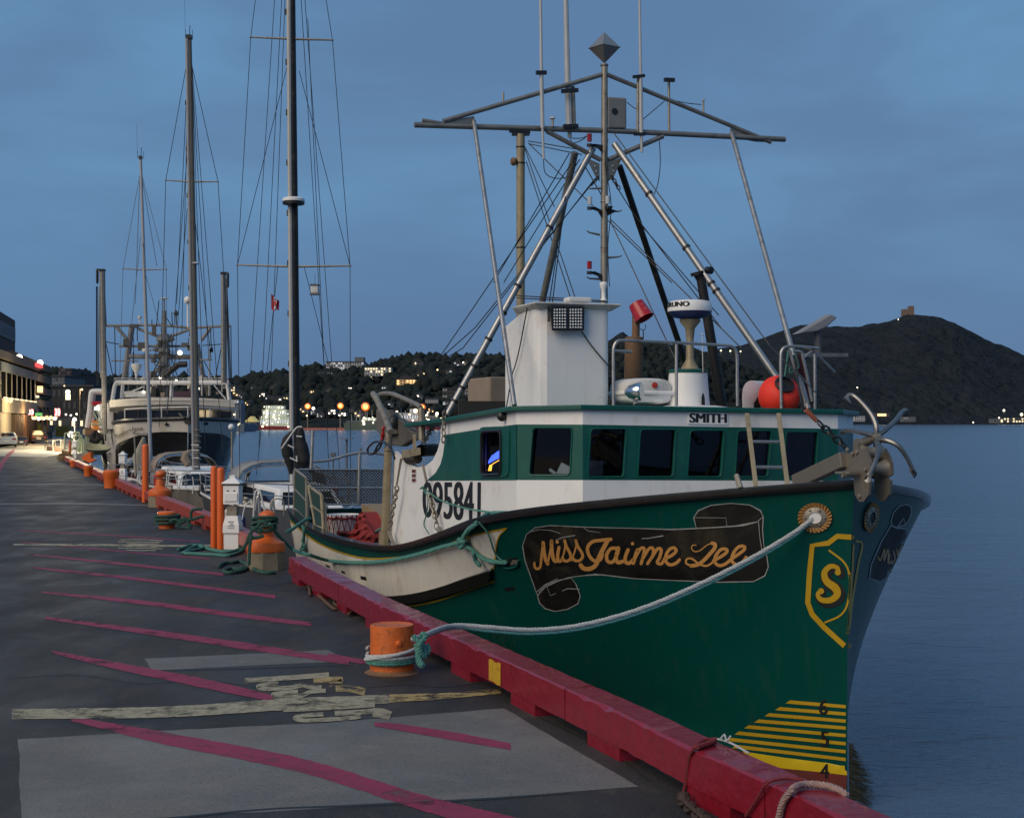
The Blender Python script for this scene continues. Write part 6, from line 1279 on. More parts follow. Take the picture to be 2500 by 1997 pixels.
    mb = MB(); mb.box(m1+Vector((0, 0, .05)), (mw*1.6, mw*2.2, .12)); mb.path([m1+Vector((.02, 0, .1)), m1+Vector((.03, 0, .45))], .012, 4)
    for a in (-.12, .12): mb.path([m1+Vector((a, 0, .02)), m1+Vector((a, 0, .3))], .008, 4)
    mb.path([m1+Vector((-.13, 0, .25)), m1+Vector((-.15, 0, 1.4))], .004, 4); mb.build('masthead_gear', BLACK, ms_)
    for (xl, yl), (xr, yr) in spreaders:
        mb = MB(); t = (yl-mast_b[1])/(mast_t[1]-mast_b[1]); c = m0.lerp(m1, t); l = at(xl, yl, Y+.5); r = at(xr, yr, Y-.2); c = Vector((c.x, c.y, (l.z+r.z)/2-.05))
        mb.tube(l, c, .022, .034, 6); mb.tube(c, r, .034, .022, 6); mb.ball(l, .035, 6); mb.ball(r, .035, 6); mb.build('spreader', ALUD, ms_)
    mb = MB()
    for a, b, da, db in stays: mb.tube(at(*a, Y+da), at(*b, Y+db), .0085 if Y < 45 else .011, .0085 if Y < 45 else .011, 4)
    mb.build('rigging', WIREL if extras.get('pale') else WIRE, ms_)
    # boom with stowed sail
    if cover:
        bz, bl, cr, cm = cover; p = L(.25, 0, bz); q = L(bl, 0, bz+.12)
        mb = MB(); mb.path([p, p.lerp(q, .3), p.lerp(q, .7), q], [.1, cr, cr*.8, .1], 10); mb.build('sail_cover', cm, ms_, smooth=True)
    # pulpit, guard rails
    mb = MB(); pr = []
    for i in range(N+1):
        for sd in (0, 1):
            p = hv_[sd*n1_+i*nT_+3]
            if i % 2 == 0 and i: mb.tube(p, p+Vector((0, 0, .62)), .014, .014, 5)
    for hgt_ in (.34, .62): mb.path([hv_[(N-i)*nT_+3]+Vector((0, 0, hgt_)) for i in range(N)]+[hv_[3]+Vector((0, 0, hgt_))-A_*.15]+[hv_[n1_+i*nT_+3]+Vector((0, 0, hgt_)) for i in range(1, N+1)], .013 if hgt_ < .5 else .018, 5, False)
    mb.build('guard_rail', ALU, o)
    return o, L, ms_
STW = lambda *a: a
# nearest: black mast with pale track and a radar ring
oA, LA, mA = sailboat('nearest sailboat, thick black mast with a round radar halfway up', D(624, 1150), D(613, -130), 38, .125, DARKP, [(D(500, 558), D(737, 560)), (D(528, 79), D(700, 85))], 4.6, 8.0, 3.3, .1,
    [(D(500, 558), D(528, 79), .5, .5), (D(528, 79), D(545, -60), .5, .5), (D(737, 560), D(700, 85), -.2, -.2), (D(700, 85), D(680, -40), -.2, -.2), (D(500, 558), D(505, 1010), .5, .5), (D(737, 560), D(738, 1010), -.2, -.2), (D(500, 558), D(606, 135), .5, 0), (D(737, 560), D(630, 150), -.2, 0), (D(578, 0), D(520, 900), 0, 4), (D(593, 0), D(545, 940), 0, 5), (D(600, 0), D(566, 920), 0, 5), (D(634, 0), D(690, 900), 0, 5), (D(642, 0), D(716, 1000), 0, 6), (D(648, 40), D(695, 1040), 0, -2), (D(585, 560), D(540, 1000), 0, 2), (D(640, 560), D(700, 800), 0, 2)],
    None, {'hull': P('slate_hull', (.08, .09, .11), .4), 'track': P('pale_spar', (.42, .41, .38), .5), 'steps': 8, 'dodger': (1.15, 1.4, 2.2, 1.25, CANVAS), 'cabin': (.6, -1.8, 2.6, 1.1)})
rdc = at(*D(618, 424), 37.8); mb = MB(); mb.lathe([(.2, -.1), (.28, -.08), (.285, -.01)], rdc, (0, 0, 1), 24); mb.build('radar_base', BLACK, mA, smooth=True)
mb = MB(); mb.lathe([(.287, -.01), (.287, .05), (.24, .085), (0, .09)], rdc, (0, 0, 1), 24); mb.build('radar_dome', WHITE, mA, smooth=True)
mb = MB()   # furled sail bundle at the mast foot
for pts, mt in (): pass
q = cat_rom([at(*p, 36.2) for p in [cS(292, 560), cS(295, 640), cS(302, 740), cS(318, 840), cS(325, 920), cS(318, 975)]], 4); mb.path(q, [interp(i/20, [(0, .05), (.2, .1), (.5, .165), (.75, .18), (.92, .13), (1, .04)])*random.uniform(.92, 1.08) for i in range(21)], 12); q = cat_rom([at(*p, 36.6) for p in [cS(215, 610), cS(175, 680), cS(160, 760), cS(175, 860), cS(195, 950), cS(200, 1030)]], 4); mb.path(q, [interp(i/20, [(0, .03), (.25, .13), (.5, .15), (.75, .1), (1, .05)])*random.uniform(.92, 1.08) for i in range(21)], 12); mb.build('sail_bundle', CANVASD, mA, smooth=True)
mb = MB()
for a, b in ((cS(170, 745), cS(230, 775)), (cS(190, 870), cS(265, 905)), (cS(255, 660), cS(310, 665)), (cS(255, 850), cS(262, 910))): mb.tube(at(*a, 36), at(*b, 36), .018, .018, 5)
mb.path(cat_rom([at(*p, 36) for p in [cS(110, 780), cS(200, 650), cS(260, 575), cS(310, 570)]], 4), .02, 5); mb.build('sail_tie', WORN, mA)
fl = thing('flag', 'small red and white flag hanging from the starboard rigging of the nearest mast', 'flag', at(*D(572, 655), 38.2))
fm_ = lambda Y: (lambda x, y: at(x, y, Y+.05*math.sin(x*.7+y*.2)))
for q, mt, nm in (([D(571, 618), D(576, 624), D(577, 656), D(571, 650)], P('flag_red', (.42, .02, .03), .8), 'red_band'), ([D(576, 624), D(582, 630), D(583, 652), D(577, 656)], WHITE, 'white_band'), ([D(582, 630), D(588, 634), D(587, 654), D(583, 652)], MATS['flag_red'], 'red_band')):
    mb = MB(); panel(mb, q, fm_(38.2), step=3); mb.prism([p for p in mb.v[:4]], Vector((0, .01, 0))); mb.build(nm, mt, fl)
mb = MB(); panel(mb, [D(577, 636), D(581, 634), D(582, 642), D(578, 645)], fm_(38.15)); mb.build('leaf_emblem', MATS['flag_red'], fl, fix=False)
lr = thing('lantern', 'small lantern box hung in the rigging right of the nearest mast', 'lantern', at(*D(663, 618), 38))
mb = MB(); c = at(*D(663, 610), 38); mb.box(c, (.19, .19, .2)); mb.build('lantern_body', WORN, lr, bevel=.02); mb = MB(); mb.box(c+Vector((0, 0, .12)), (.24, .24, .03)); mb.box(c-Vector((0, 0, .12)), (.24, .24, .03)); mb.tube(c+Vector((0, 0, .12)), c+Vector((0, 0, .4)), .006, .006, 4); mb.build('lantern_cap', GREYB, lr)
# bimini frame & deck gear on the nearest sailboat
mb = MB()
for q in ([(80, 890), (240, 860), (430, 830)], [(60, 940), (240, 900), (450, 880)], [(130, 1060), (300, 990), (480, 960)], [(0, 1020), (160, 960), (300, 930)]): pass
bq = lambda x, y, Y: at(*c5(x, y), Y)
for Y, dy, dx in ((41.5, 0, 0), (43.5, -30, 30)):
    mb.path(cat_rom([bq(1040+dx, 560+dy, Y), bq(1060+dx, 400+dy, Y), bq(1090+dx, 330+dy, Y), bq(1250+dx, 270+dy, Y), bq(1450+dx, 240+dy, Y), bq(1650+dx, 250+dy, Y), bq(1900+dx, 330+dy, Y), bq(1960+dx, 500+dy, Y)], 4), .025, 6)
bim = mb.build('bimini_frame', ALU, oA, smooth=True)
q1 = cat_rom([bq(1062, 400, 41.5), bq(1090, 330, 41.5), bq(1250, 270, 41.5), bq(1450, 240, 41.5), bq(1650, 250, 41.5), bq(1880, 320, 41.5)], 4); q2 = cat_rom([bq(1090, 370, 43.5), bq(1120, 300, 43.5), bq(1280, 240, 43.5), bq(1480, 210, 43.5), bq(1680, 220, 43.5), bq(1910, 290, 43.5)], 4)
mb = MB(); n_ = len(q1); mb.add(q1+q2, [(i, i+1, n_+i+1, n_+i) for i in range(n_-1)]); b2 = mb.build('bimini_canvas', CANVAS, oA, smooth=True, fix=False); md = b2.modifiers.new('thick', 'SOLIDIFY'); md.thickness = .04
mb = MB(); mb.box(at(*cS(745, 680), 37), (.3, .3, .02)); mb.tube(at(*cS(745, 690), 37), at(*cS(745, 1060), 37), .03, .03, 6); mb.box(at(*cS(615, 840), 37), (.12, .12, .1)); mb.tube(at(*cS(615, 850), 37), at(*cS(615, 1060), 37), .02, .02, 5); mb.box(at(*cS(885, 795), 37), (.06, .06, .1)); mb.build('stern_aerial', GREYB, oA)
mb = MB()
for q in ([(610, 980), (620, 1100), (640, 1200)], [(690, 970), (750, 1060), (760, 1330)], [(560, 1180), (590, 1260), (590, 1320)], [(440, 1000), (520, 1020), (640, 1120)], [(400, 1120), (520, 1130), (600, 1200)]): mb.path(cat_rom([at(*cS(*p), 39) for p in q], 4), .022, 5)
mb.build('stern_frame', ALU, oA)
for q, r_, mt in (([(1140, 950), (1155, 640), (1180, 560), (1220, 575), (1250, 700), (1295, 870)], .022, WORN), ([(1340, 860), (1345, 710), (1390, 662), (1460, 660), (1495, 700), (1500, 850)], .02, GALV), ([(1010, 900), (1040, 760), (1100, 690), (1130, 700)], .016, WORN), ([(1330, 830), (1350, 760), (1370, 680), (1385, 800), (1390, 860)], .03, CANVAS), ([(1165, 800), (1200, 640), (1215, 820), (1225, 900)], .035, CANVAS)):
    MB().path(cat_rom([bq(x, y, 34.0) for x, y in q], 4), r_, 6).build('deck_hoop', mt, oA, smooth=True)
# second: weathered wooden mast
oB, LB, mB = sailboat('second sailboat with a weathered wooden mast and white cabin, behind the orange posts', D(415, 1040), D(398, 82), 50, .122, P('weathered_spar', (.16, .145, .12), .75, var=.3, scale=3, dirt=.3), [(D(349, 380), D(459, 383))], 4.2, 8.2, 3.0, .02,
    [(D(349, 380), D(394, 130), .4, 0), (D(459, 383), D(402, 130), -.2, 0), (D(349, 380), D(335, 900), .4, .5), (D(459, 383), D(478, 690), -.2, 0), (D(478, 690), D(490, 1000), 0, -.2), (D(396, 135), D(372, 640), 0, 4), (D(397, 135), D(383, 700), 0, 4), (D(403, 135), D(440, 760), 0, 4), (D(404, 135), D(470, 960), 0, -3), (D(404, 140), D(432, 950), 0, -1), (D(394, 440), D(360, 850), 0, .5), (D(408, 440), D(445, 760), 0, .5), (D(396, 300), D(350, 900), 0, 3)],
    None, {'hull': P('grey_hull', (.15, .145, .13), .6, dirt=.4), 'track': P('track_grey', (.28, .27, .26), .5), 'steps': 13, 'both': 1, 'dodger': (1.2, 2.6, 2.2, 1.1, TANCV), 'cabin': (.72, -1.4, 2.6, 1.05)})
mb = MB(); mb.ball(at(*D(395, 632), 50), .12, 12); mb.tube(at(*D(395, 640), 50), at(*D(396, 690), 50), .02, .02, 5); mb.lathe([(.06, -.05), (.16, 0), (.06, .05)], at(*D(410, 555), 50), (0, 0, 1), 12); mb.build('satellite_dome', WHITE, mB, smooth=True)
mb = MB(); mb.path([at(*c5(*p), 49.3) for p in [(410, 90), (360, 130), (345, 190), (390, 250), (420, 260)]], [.02, .14, .17, .16, .05], 8); mb.build('canvas_bundle', TANCV, mB, smooth=True)
mb = MB()
for y in (90, 180, 30, 280): mb.tube(at(*c5(415, y), 49.3), at(*c5(505, y+4), 49.3), .02, .02, 5)
mb.build('rope_turns', WORN, mB)
mb = MB(); 
for k in range(7): mb.lathe([(.14, -.02), (.15, 0), (.14, .02)], at(*D(415+(k % 2), 905+k*12), 50), (.2, 0, 1), 12)
mb.build('mast_lashing', P('lashing_grey', (.2, .19, .17), .8), mB)
mb = MB()
for q in ([(80, 560), (90, 430), (130, 320), (170, 300), (210, 320), (240, 420), (265, 560)], [(100, 490), (180, 500), (250, 490)], [(140, 310), (130, 440), (120, 550)], [(50, 400), (90, 380), (230, 390), (380, 340), (410, 380)], [(270, 540), (300, 420), (380, 340)], [(430, 600), (440, 480), (430, 400)]): mb.path(cat_rom([at(*c5(*p), 47) for p in q], 4), .02, 5)
mb.build('pulpit', WORN, oB)
mb = MB(); q = [at(*c5(*p), 45.4) for p in [(480, 575), (640, 570), (620, 620), (560, 660), (510, 630)]]; mb.prism(q, Vector((0, .3, 0))); mb.lathe([(.1, 0), (.06, .15), (.1, .3), (.05, .5)], at(*c5(535, 560), 45.6), (0, 0, 1), 8); mb.build('bow_roller', BLACK, oB)
# third: slim white mast
oC, LC, mC = sailboat('third sailboat with a slim pale mast and rounded white spray hood, before the big trawler', D(319, 1035), D(296, 335), 58, .075, P('pale_mast', (.34, .35, .37), .45), [(D(259, 566), D(350, 567))], 3.5, 7, 2.8, -.05,
    [(D(259, 566), D(294, 370), .3, 0), (D(350, 567), D(299, 370), -.2, 0), (D(259, 566), D(252, 800), .3, .3), (D(350, 567), D(352, 880), -.2, 0), (D(294, 380), D(285, 640), 0, 3), (D(300, 380), D(330, 560), 0, 3), (D(300, 500), D(320, 900), 0, -2), (D(296, 500), D(265, 800), 0, 1), (D(302, 560), D(340, 700), 0, 1)],
    None, {'hull': P('pale_hull', (.3, .31, .33), .5), 'dodger': (.95, .4, 2.4, .95, CANVAS), 'cabin': (.5, -1.6, 1.8, .9), 'pale': 1})
mb = MB(); mb.path([at(*p, 57.4) for p in [D(303, 920), D(296, 960), D(300, 1010), D(312, 1020)]], [.06, .3, .3, .1], 10); mb.build('sail_cover', P('pale_sail_cover', (.3, .28, .22), .85), mC, smooth=True)
mb = MB(); mb.tube(at(*D(283, 920), 57), at(*D(287, 1005), 57), .03, .03, 6); mb.box(at(*D(297, 914), 57), (.5, .1, .09)); mb.ball(at(*D(282, 910), 57), .06, 8); mb.build('stern_pole', GALV, mC)
# pole with white globe between second boat and trawler
sp_ = thing('lamp_pole', 'slim grey pole with an unlit white globe right of the trawler bow', 'pole', at(*D(488, 1050), 46))
mb = MB(); mb.tube(at(*D(489, 1062), 46), at(*D(488, 908), 46), .035, .03, 8); mb.path(cat_rom([at(*D(490, 1010), 46), at(*D(497, 985), 46), at(*D(512, 974), 46), at(*D(520, 976), 46)], 4), .02, 5); mb.build('pole_shaft', GALV, sp_); mb = MB(); mb.ball(at(*D(487, 899), 46), .1, 12); mb.build('globe', WHITE, sp_, smooth=True)

# ------------------------------------------------------------------ big white trawler behind
YV = 95.0
tr = thing('trawler', 'large white trawler with black bow panel moored bow-on beyond the sailboats', 'trawler', at(*cW(700, 1600), YV))
V = lambda x, y, d=0: at(*cW(x, y), YV+d)
VA = QA
def loop(nm, mat, rings, parent, smooth=False, close=False, caps=True):
    mb = MB(); n = len(rings[0]); mb.add([p for r in rings for p in r], [(i*n+j, i*n+(j+1) % n, (i+1)*n+(j+1) % n, (i+1)*n+j) for i in range(len(rings)-1) for j in range(n if close else n-1)]+([tuple(range(n)), tuple((len(rings)-1)*n+j for j in range(n))] if caps else [])); return mb.build(nm, mat, parent, smooth)
# hull: bow loft in plan; stem nearest
ST = V(830, 1225, -6); hb = 3.8
def hx(s, sd, z): return Vector((ST.x, ST.y, 0))+QA*s+QS*(sd)+Vector((0, 0, z))
zt_ = ST.z
rows = []
for k, (zf, bf) in enumerate(((0, .86), (.25, .9), (.5, .94), (.75, .98), (1, 1.0))):
    r = []
    for sd in (1, -1):
        q = []
        for s in (0, .4, 1, 2, 3.4, 5, 7, 9.5, 13, 17, 22):
            w_ = hb*bf*min(1, (1-(1-min(1, s/(5.5+2*(1-zf))))**2.4)); q.append(hx(s+(1-zf)*1.0, sd*w_, WATER+(zt_-.28*min(1, s/8)-WATER)*zf))
        r += q[::-1] if sd > 0 else q[1:]
    rows.append(r)
H2 = loop('hull', P('trawler_white', (.5, .48, .44), .5, var=.1, dirt=.45, dirtcol=(.3, .24, .16), dscale=.6), rows, tr, True, caps=False)
TV = []; TF = []
for r in rows: TV += r
nr = len(rows[0]); TF = [(i*nr+j, i*nr+j+1, (i+1)*nr+j+1, (i+1)*nr+j) for i in range(len(rows)-1) for j in range(nr-1)]
TB = BVHTree.FromPolygons(TV, TF)
def tm(off):
    def f(px, py):
        d = ray(px, py).normalized(); loc, n, i, ds = TB.ray_cast(EYEV, d)
        if loc is None: loc, n, i, ds = TB.find_nearest(EYEV+d*97)
        if n.dot(d) > 0: n = -n
        return loc+n*off
    return f
bp_ = smooth2([cW(*p) for p in [(268, 1520), (272, 1430), (330, 1388), (480, 1338), (640, 1320), (900, 1325), (1080, 1338), (1150, 1372), (1168, 1400), (1172, 1640)]], 3)+[cW(268, 1640)]
mb = MB(); panel(mb, bp_, tm(.05), step=8); mb.build('black_bow_panel', GUARD, H2, smooth=True, fix=False)
mb = MB(); mb.path([p+Vector((0, 0, .05)) for p in rows[-1]], .13, 6); mb.build('black_rub_rail', BLACK, H2, smooth=True)
mb = MB(); mb.path([p+Vector((0, 0, .75))+QA*.3 for p in rows[-1][6:-6]], .04, 5)
for p in rows[-1][6:-6:2]: mb.tube(p+QA*.3, p+QA*.3+Vector((0, 0, .75)), .035, .035, 5)
mb.build('bow_rail', WORN, tr)
mb = MB(); text(mb, 'Newborn Pearl' if 0 else 'Newborn', [cW(268, 1338), cW(385, 1285), cW(388, 1312), cW(272, 1372)], tm(.08)); text(mb, 'Fame', [cW(398, 1285), cW(480, 1270), cW(482, 1305), cW(400, 1318)], tm(.08)); mb.build('hull_name', INK, H2, fix=False)
mb = MB(); text(mb, '0057', [cW(182, 1490), cW(232, 1480), cW(236, 1555), cW(186, 1560)], tm(.08)); mb.build('hull_number', INK, H2, fix=False)
for p in ((665, 1262), (962, 1256)):
    mb = MB(); disc(mb, cW(*p), 5.5, tm(.07), 14, 3.6); mb.build('hawse_hole', INK, H2, fix=False)
mb = MB(); mb.prism([V(*p, -6.3) for p in [(780, 1210), (860, 1205), (840, 1260), (805, 1262)]], Vector((0, .5, 0))); mb.tube(V(795, 1220, -6.5), V(760, 1180, -6.2), .08, .08, 6); mb.tube(V(830, 1225, -6.5), V(850, 1170, -6.2), .1, .08, 6); mb.build('bow_anchor', BLACK, tr)
# wheelhouse
def vbox(nm, mat, x0, y0, x1, y1, d0, d1, parent=tr, bevel=0):
    a, b, c_, e = V(x0, y1, d0), V(x1, y1, d0), V(x1, y0, d0), V(x0, y0, d0); mb = MB(); k = QA*(d1-d0); mb.hexa([a, b, b+k, a+k], [e, c_, c_+k, e+k]); return mb.build(nm, mat, parent, bevel=bevel)
TWH = P('trawler_house', (.6, .59, .57), .5, dirt=.25, dirtcol=(.4, .36, .3))
hs = vbox('wheelhouse', TWH, 205, 1095, 1165, 1300, 0, 9)
vbox('window_band', DGLASS, 250, 1152, 1160, 1238, -.08, 0, hs)
for x in (250, 340, 440, 545, 650, 760, 860, 960, 1060, 1158): MB().bar(V(x, 1152, -.12), V(x, 1238, -.12), .09, .06).build('window_mullion', BLACKC, hs)
for x0 in (212, 228):
    pass
mb = MB(); p = [V(205, 1165, 0)+QA*d for d in (1, 2.2)]; mb.add([p[0]-Vector((.05, 0, .0)), p[1]-Vector((.05, 0, 0)), p[1]-Vector((.05, 0, 1.9)), p[0]-Vector((.05, 0, 1.9))], [(0, 1, 2, 3)]); mb.build('side_window', DGLASS, hs, fix=False)
mb = MB()
cv = lambda x: 1052+ (abs(x-700)/490)**2*24
top = [V(x, cv(x), -1.2) for x in range(215, 1200, 75)]; bot = [V(x, cv(x)+56, -1.0) for x in range(215, 1200, 75)]; m2 = [V(x, cv(x)+92, -.1) for x in range(215, 1200, 75)]
n_ = len(top); mb.add(top+bot+m2, [(r*n_+i, r*n_+i+1, (r+1)*n_+i+1, (r+1)*n_+i) for r in (0, 1) for i in range(n_-1)]); k = QA*9; mb.add([top[0], top[-1], top[-1]+k, top[0]+k], [(0, 1, 2, 3)]); mb.build('visor', TWH, hs, fix=False)
# white tube arch
mb = MB(); mb.path(cat_rom([V(*p, .5) for p in [(238, 1075), (250, 1000), (262, 955), (300, 938), (500, 938), (800, 940), (1120, 940), (1135, 960), (1150, 1075)]], 4), .14, 8); mb.path([V(320, 940, 1), V(310, 1060, 1)], .12, 6); mb.path([V(700, 945, 1), V(695, 1050, 1)], .12, 6); mb.build('bridge_arch', TWH, tr, smooth=True)
mb = MB(); mb.tube(V(330, 1030, 1), V(480, 970, 1), .05, .05, 6); mb.tube(V(1030, 960, 1), V(1120, 1065, 1), .05, .05, 6)
for x in range(250, 1150, 60): mb.tube(V(x, 905, 2), V(x, 940, 2), .025, .025, 4)
for y in (905, 922): mb.tube(V(250, y, 2), V(1150, y, 2), .025, .025, 4)
mb.build('bridge_rail', WORN, tr)
vbox('deckhouse', GREYB, 575, 950, 690, 1050, 3, 6); vbox('funnel', P('funnel_maroon', (.07, .03, .05), .6), 690, 1005, 870, 1050, 2, 5); vbox('life_raft_rack', BLACKC, 540, 965, 575, 1045, 2, 4); vbox('deck_locker', WORN, 350, 1005, 500, 1050, 2, 4); vbox('winch_house', P('winch_grey', (.08, .08, .08), .7), 540, 850, 585, 915, 3, 5)
# masts & gantry
rv = random.Random(4)
for k in range(34):
    x, y, w_, h_ = rv.uniform(280, 1110), rv.uniform(880, 1030), rv.uniform(10, 40), rv.uniform(12, 45)
    vbox('deck_gear', rv.choice((WORN, GREYB, TWH, BLACKC, GALV, TANC)), x, y, x+w_, min(1048, y+h_), 2+rv.random(), 3.2+rv.random(), tr)
for k in range(22):
    x = rv.uniform(300, 1100); y = rv.uniform(560, 900); MB().tube(V(x, 1040, 2.5), V(x+rv.uniform(-6, 6), y, 2.5), .035, .02, 4).build('deck_aerial', rv.choice((WORN, GALV, BLACKC)), tr)
for x, y in ((610, 900), (735, 925), (880, 910), (480, 1010), (905, 985)): MB().ball(V(x, y, 1.9), .09, 6).build('work_lamp', LWHT, tr, smooth=True)
def vt(nm, mat, runs, parent=tr, n=8):
    mb = MB()
    for a, b, r, d in runs: mb.tube(V(*a, d), V(*b, d), r, r, n)
    return mb.build(nm, mat, parent, smooth=True)
vt('derrick_post', ALUD, [((178, 1340), (160, 60), .17, -1), ((150, 900), (140, 190), .07, -1), ((168, 1300), (146, 80), .08, -.6)]); vt('derrick_post', ALUD, [((1103, 940), (1102, 85), .16, 0), ((1122, 940), (1124, 130), .06, 0)])
mb = MB(); mb.box(V(152, 64, -1), (.45, .4, .14)); mb.box(V(1110, 88, 0), (.45, .4, .14))
for x, y in ((120, 110), (1136, 140)): mb.lathe([(.03, -.5), (.09, -.38), (.09, .38), (.03, .5)], V(x, y, -1), (0, 0, 1), 8)
mb.build('derrick_head', BLACK, tr)
mm = vt('mainmast', P('mast_grey', (.17, .17, .16), .6, var=.3), [((640, 900), (640, 560), .32, 2), ((640, 560), (640, 380), .14, 2), ((640, 380), (640, 290), .05, 2)])
vt('gantry_beam', P('gantry_grey', (.2, .2, .2), .6, var=.3), [((180, 496), (600, 490), .09, 2), ((600, 490), (860, 515), .09, 2), ((860, 512), (1160, 496), .09, 2), ((290, 655), (870, 655), .08, 2.3), ((370, 735), (870, 740), .16, 2.2), ((230, 768), (440, 770), .05, 2), ((920, 762), (1005, 760), .06, 2), ((390, 500), (330, 910), .2, 3), ((270, 505), (350, 600), .12, 2), ((1000, 515), (930, 610), .12, 2), ((440, 520), (620, 590), .1, 2), ((850, 520), (660, 590), .1, 2), ((900, 640), (950, 930), .16, 3)])
vt('exhaust_stack', DARKP, [((640, 890), (750, 800), .2, 1.5), ((750, 798), (818, 795), .2, 1.5)])
mb = MB()
for x0, x1, y0, y1 in ((435, 495, 625, 690), (775, 835, 628, 665), (820, 862, 650, 690), (545, 580, 490, 560), (370, 440, 485, 515), (560, 700, 715, 750), (320, 370, 600, 650), (760, 845, 722, 752)): mb.hexa([V(x, y, 1.8) for x, y in ((x0, y1), (x1, y1), (x1, y0), (x0, y0))], [V(x, y, 2.4) for x, y in ((x0, y1), (x1, y1), (x1, y0), (x0, y0))])
mb.build('gantry_gear', P('gear_dark', (.07, .07, .07), .7, var=.4), mm)
mb = MB()
for x, y, r in ((640, 600, .55), (640, 690, .45), (575, 680, .25), (600, 640, .22), (690, 600, .3), (560, 770, .25), (620, 800, .35), (700, 830, .3), (590, 840, .3)): mb.lathe([(r*.4, -r*.5), (r, -r*.2), (r*.8, r*.3), (r*.3, r*.5)], V(x, y, 1.7), (0, 0, 1), 8)
for k in range(26):
    x = random.uniform(560, 900); y = random.uniform(560, 880); mb.tube(V(x, y, 1.9), V(x+random.uniform(-12, 12), y+random.uniform(20, 70), 1.9), .04, .03, 5)
mb.build('mast_fittings', P('fitting_grey', (.12, .12, .12), .6, var=.4), mm)
MB().lathe([(.2, 0), (.32, .05), (.2, .1)], V(640, 290, 2), (0, 0, 1), 12).build('radar_dome', TWH, mm, smooth=True)
MB().lathe([(.05, -.85), (.08, -.5), (.12, -.4), (.3, -.1), (.33, 0), (.33, .13), (.25, .18), (0, .2)], V(423, 812, 1), (0, 0, 1), 16).build('radar_dome', TWH, mm, smooth=True)
MB().lathe([(.05, -.6), (.1, -.1), (.3, -.05), (.31, .1), (.2, .15), (0, .16)], V(505, 690, 1), (0, 0, 1), 16).build('radar_dome', TWH, mm, smooth=True)
MB().ball(V(822, 297, 1), .26, 14, (.9, .9, 1)).build('radar_dome', TWH, mm, smooth=True)
MB().tube(V(822, 330, 1), V(822, 500, 1), .05, .05, 6).build('dome_stalk', TWH, mm, smooth=True)
MB().lathe([(.05, -.25), (.06, -.08), (.14, -.05), (.14, .1), (.08, .12)], V(450, 432, 2), (0, 0, 1), 12).build('radar_dome', TWH, mm, smooth=True)
MB().tube(V(450, 450, 2), V(450, 490, 2), .06, .06, 5).build('dome_stalk', TWH, mm, smooth=True)
mb = MB(); c = V(733, 400, 1.5); mb.add([c+Vector((0, 0, .26)), c-Vector((0, 0, .26)), c+Vector((.2, 0, 0)), c-Vector((.2, 0, 0)), c+Vector((0, .2, 0)), c-Vector((0, .2, 0))], [(0, 2, 4), (0, 4, 3), (0, 3, 5), (0, 5, 2), (1, 4, 2), (1, 3, 4), (1, 5, 3), (1, 2, 5)]); mb.tube(c, V(735, 490, 1.5), .05, .05, 5); mb.build('radar_reflector', P('reflector_dark', (.08, .08, .08), .6), mm)
mb = MB()
for a, b in (((120, 190), (118, 960)), ((135, 190), (128, 960)), ((113, 190), (113, 900)), ((172, 100), (190, 500)), ((180, 600), (250, 930)), ((180, 620), (290, 640)), ((1130, 200), (1160, 940)), ((1125, 210), (1150, 940)), ((1090, 640), (1040, 900)), ((1160, 500), (1165, 940)), ((600, 300), (580, 500)), ((650, 420), (700, 500)), ((700, 390), (705, 500)), ((545, 450), (545, 490)), ((255, 500), (262, 890)), ((430, 500), (432, 620)), ((940, 650), (1085, 640)), ((950, 770), (1110, 1060)), ((1000, 520), (1010, 690)), ((480, 1010), (700, 560)), ((760, 940), (650, 600)), ((400, 940), (400, 700))): mb.tube(V(*a, 1), V(*b, 1), .03, .03, 4)
mb.build('trawler_rigging', WIRE, mm)
mb = MB(); mb.ball(V(763, 706, 1.2), .16, 10); mb.build('deck_lamp', LWHT, mm, smooth=True)
mb = MB(); panel(mb, [cW(990, 680), cW(1018, 660), cW(1022, 700), cW(995, 705)], lambda x, y: at(x, y, YV+1)); mb.prism(mb.v[:4], Vector((0, .05, 0))); fl2 = mb.solo('flag', P('flag_faded', (.35, .3, .32), .8), 'small faded striped flag in the trawler rigging', 'flag')
# lit workboat to the left of the trawler
wb = thing('workboat', 'floodlit workboat with white arch and orange cover, left of the trawler', 'workboat', V(90, 1560, 12))
mb = MB(); mb.path(cat_rom([V(*p, 10) for p in [(45, 1290), (65, 1150), (75, 1030), (95, 1010), (190, 1010)]], 4), .22, 8); mb.tube(V(95, 1010, 10), V(85, 1290, 11), .12, .12, 6); mb.build('stern_arch', TWH, wb, smooth=True)
mb = MB(); mb.hexa([V(x, y, 9) for x, y in ((20, 1500), (160, 1500), (160, 1330), (28, 1330))], [V(x, y, 14) for x, y in ((20, 1500), (160, 1500), (160, 1330), (28, 1330))]); mb.build('hull', P('workboat_hull', (.3, .33, .27), .6, dirt=.4), wb)
vbox('orange_cover', P('orange_tarp', (.6, .2, .03), .7), 95, 1235, 165, 1310, 8, 11, wb); vbox('red_canopy', REDP, 82, 1085, 165, 1112, 9, 11, wb); vbox('rusty_deckhouse', RUST, 25, 1300, 100, 1345, 8.5, 11, wb)
mb = MB(); mb.path([V(*p, 5) for p in [(105, 1310), (85, 1350), (80, 1380), (110, 1395), (140, 1375), (110, 1310)]], [.08, .2, .27, .27, .2, .06], 8); mb.build('hanging_bag', CANVASD, wb, smooth=True)
mb = MB(); mb.ball(V(130, 1135, 8), .2, 10); mb.ball(V(112, 1140, 8), .15, 10); mb.build('flood_lamp', LWHT, wb, smooth=True)
mb = MB()
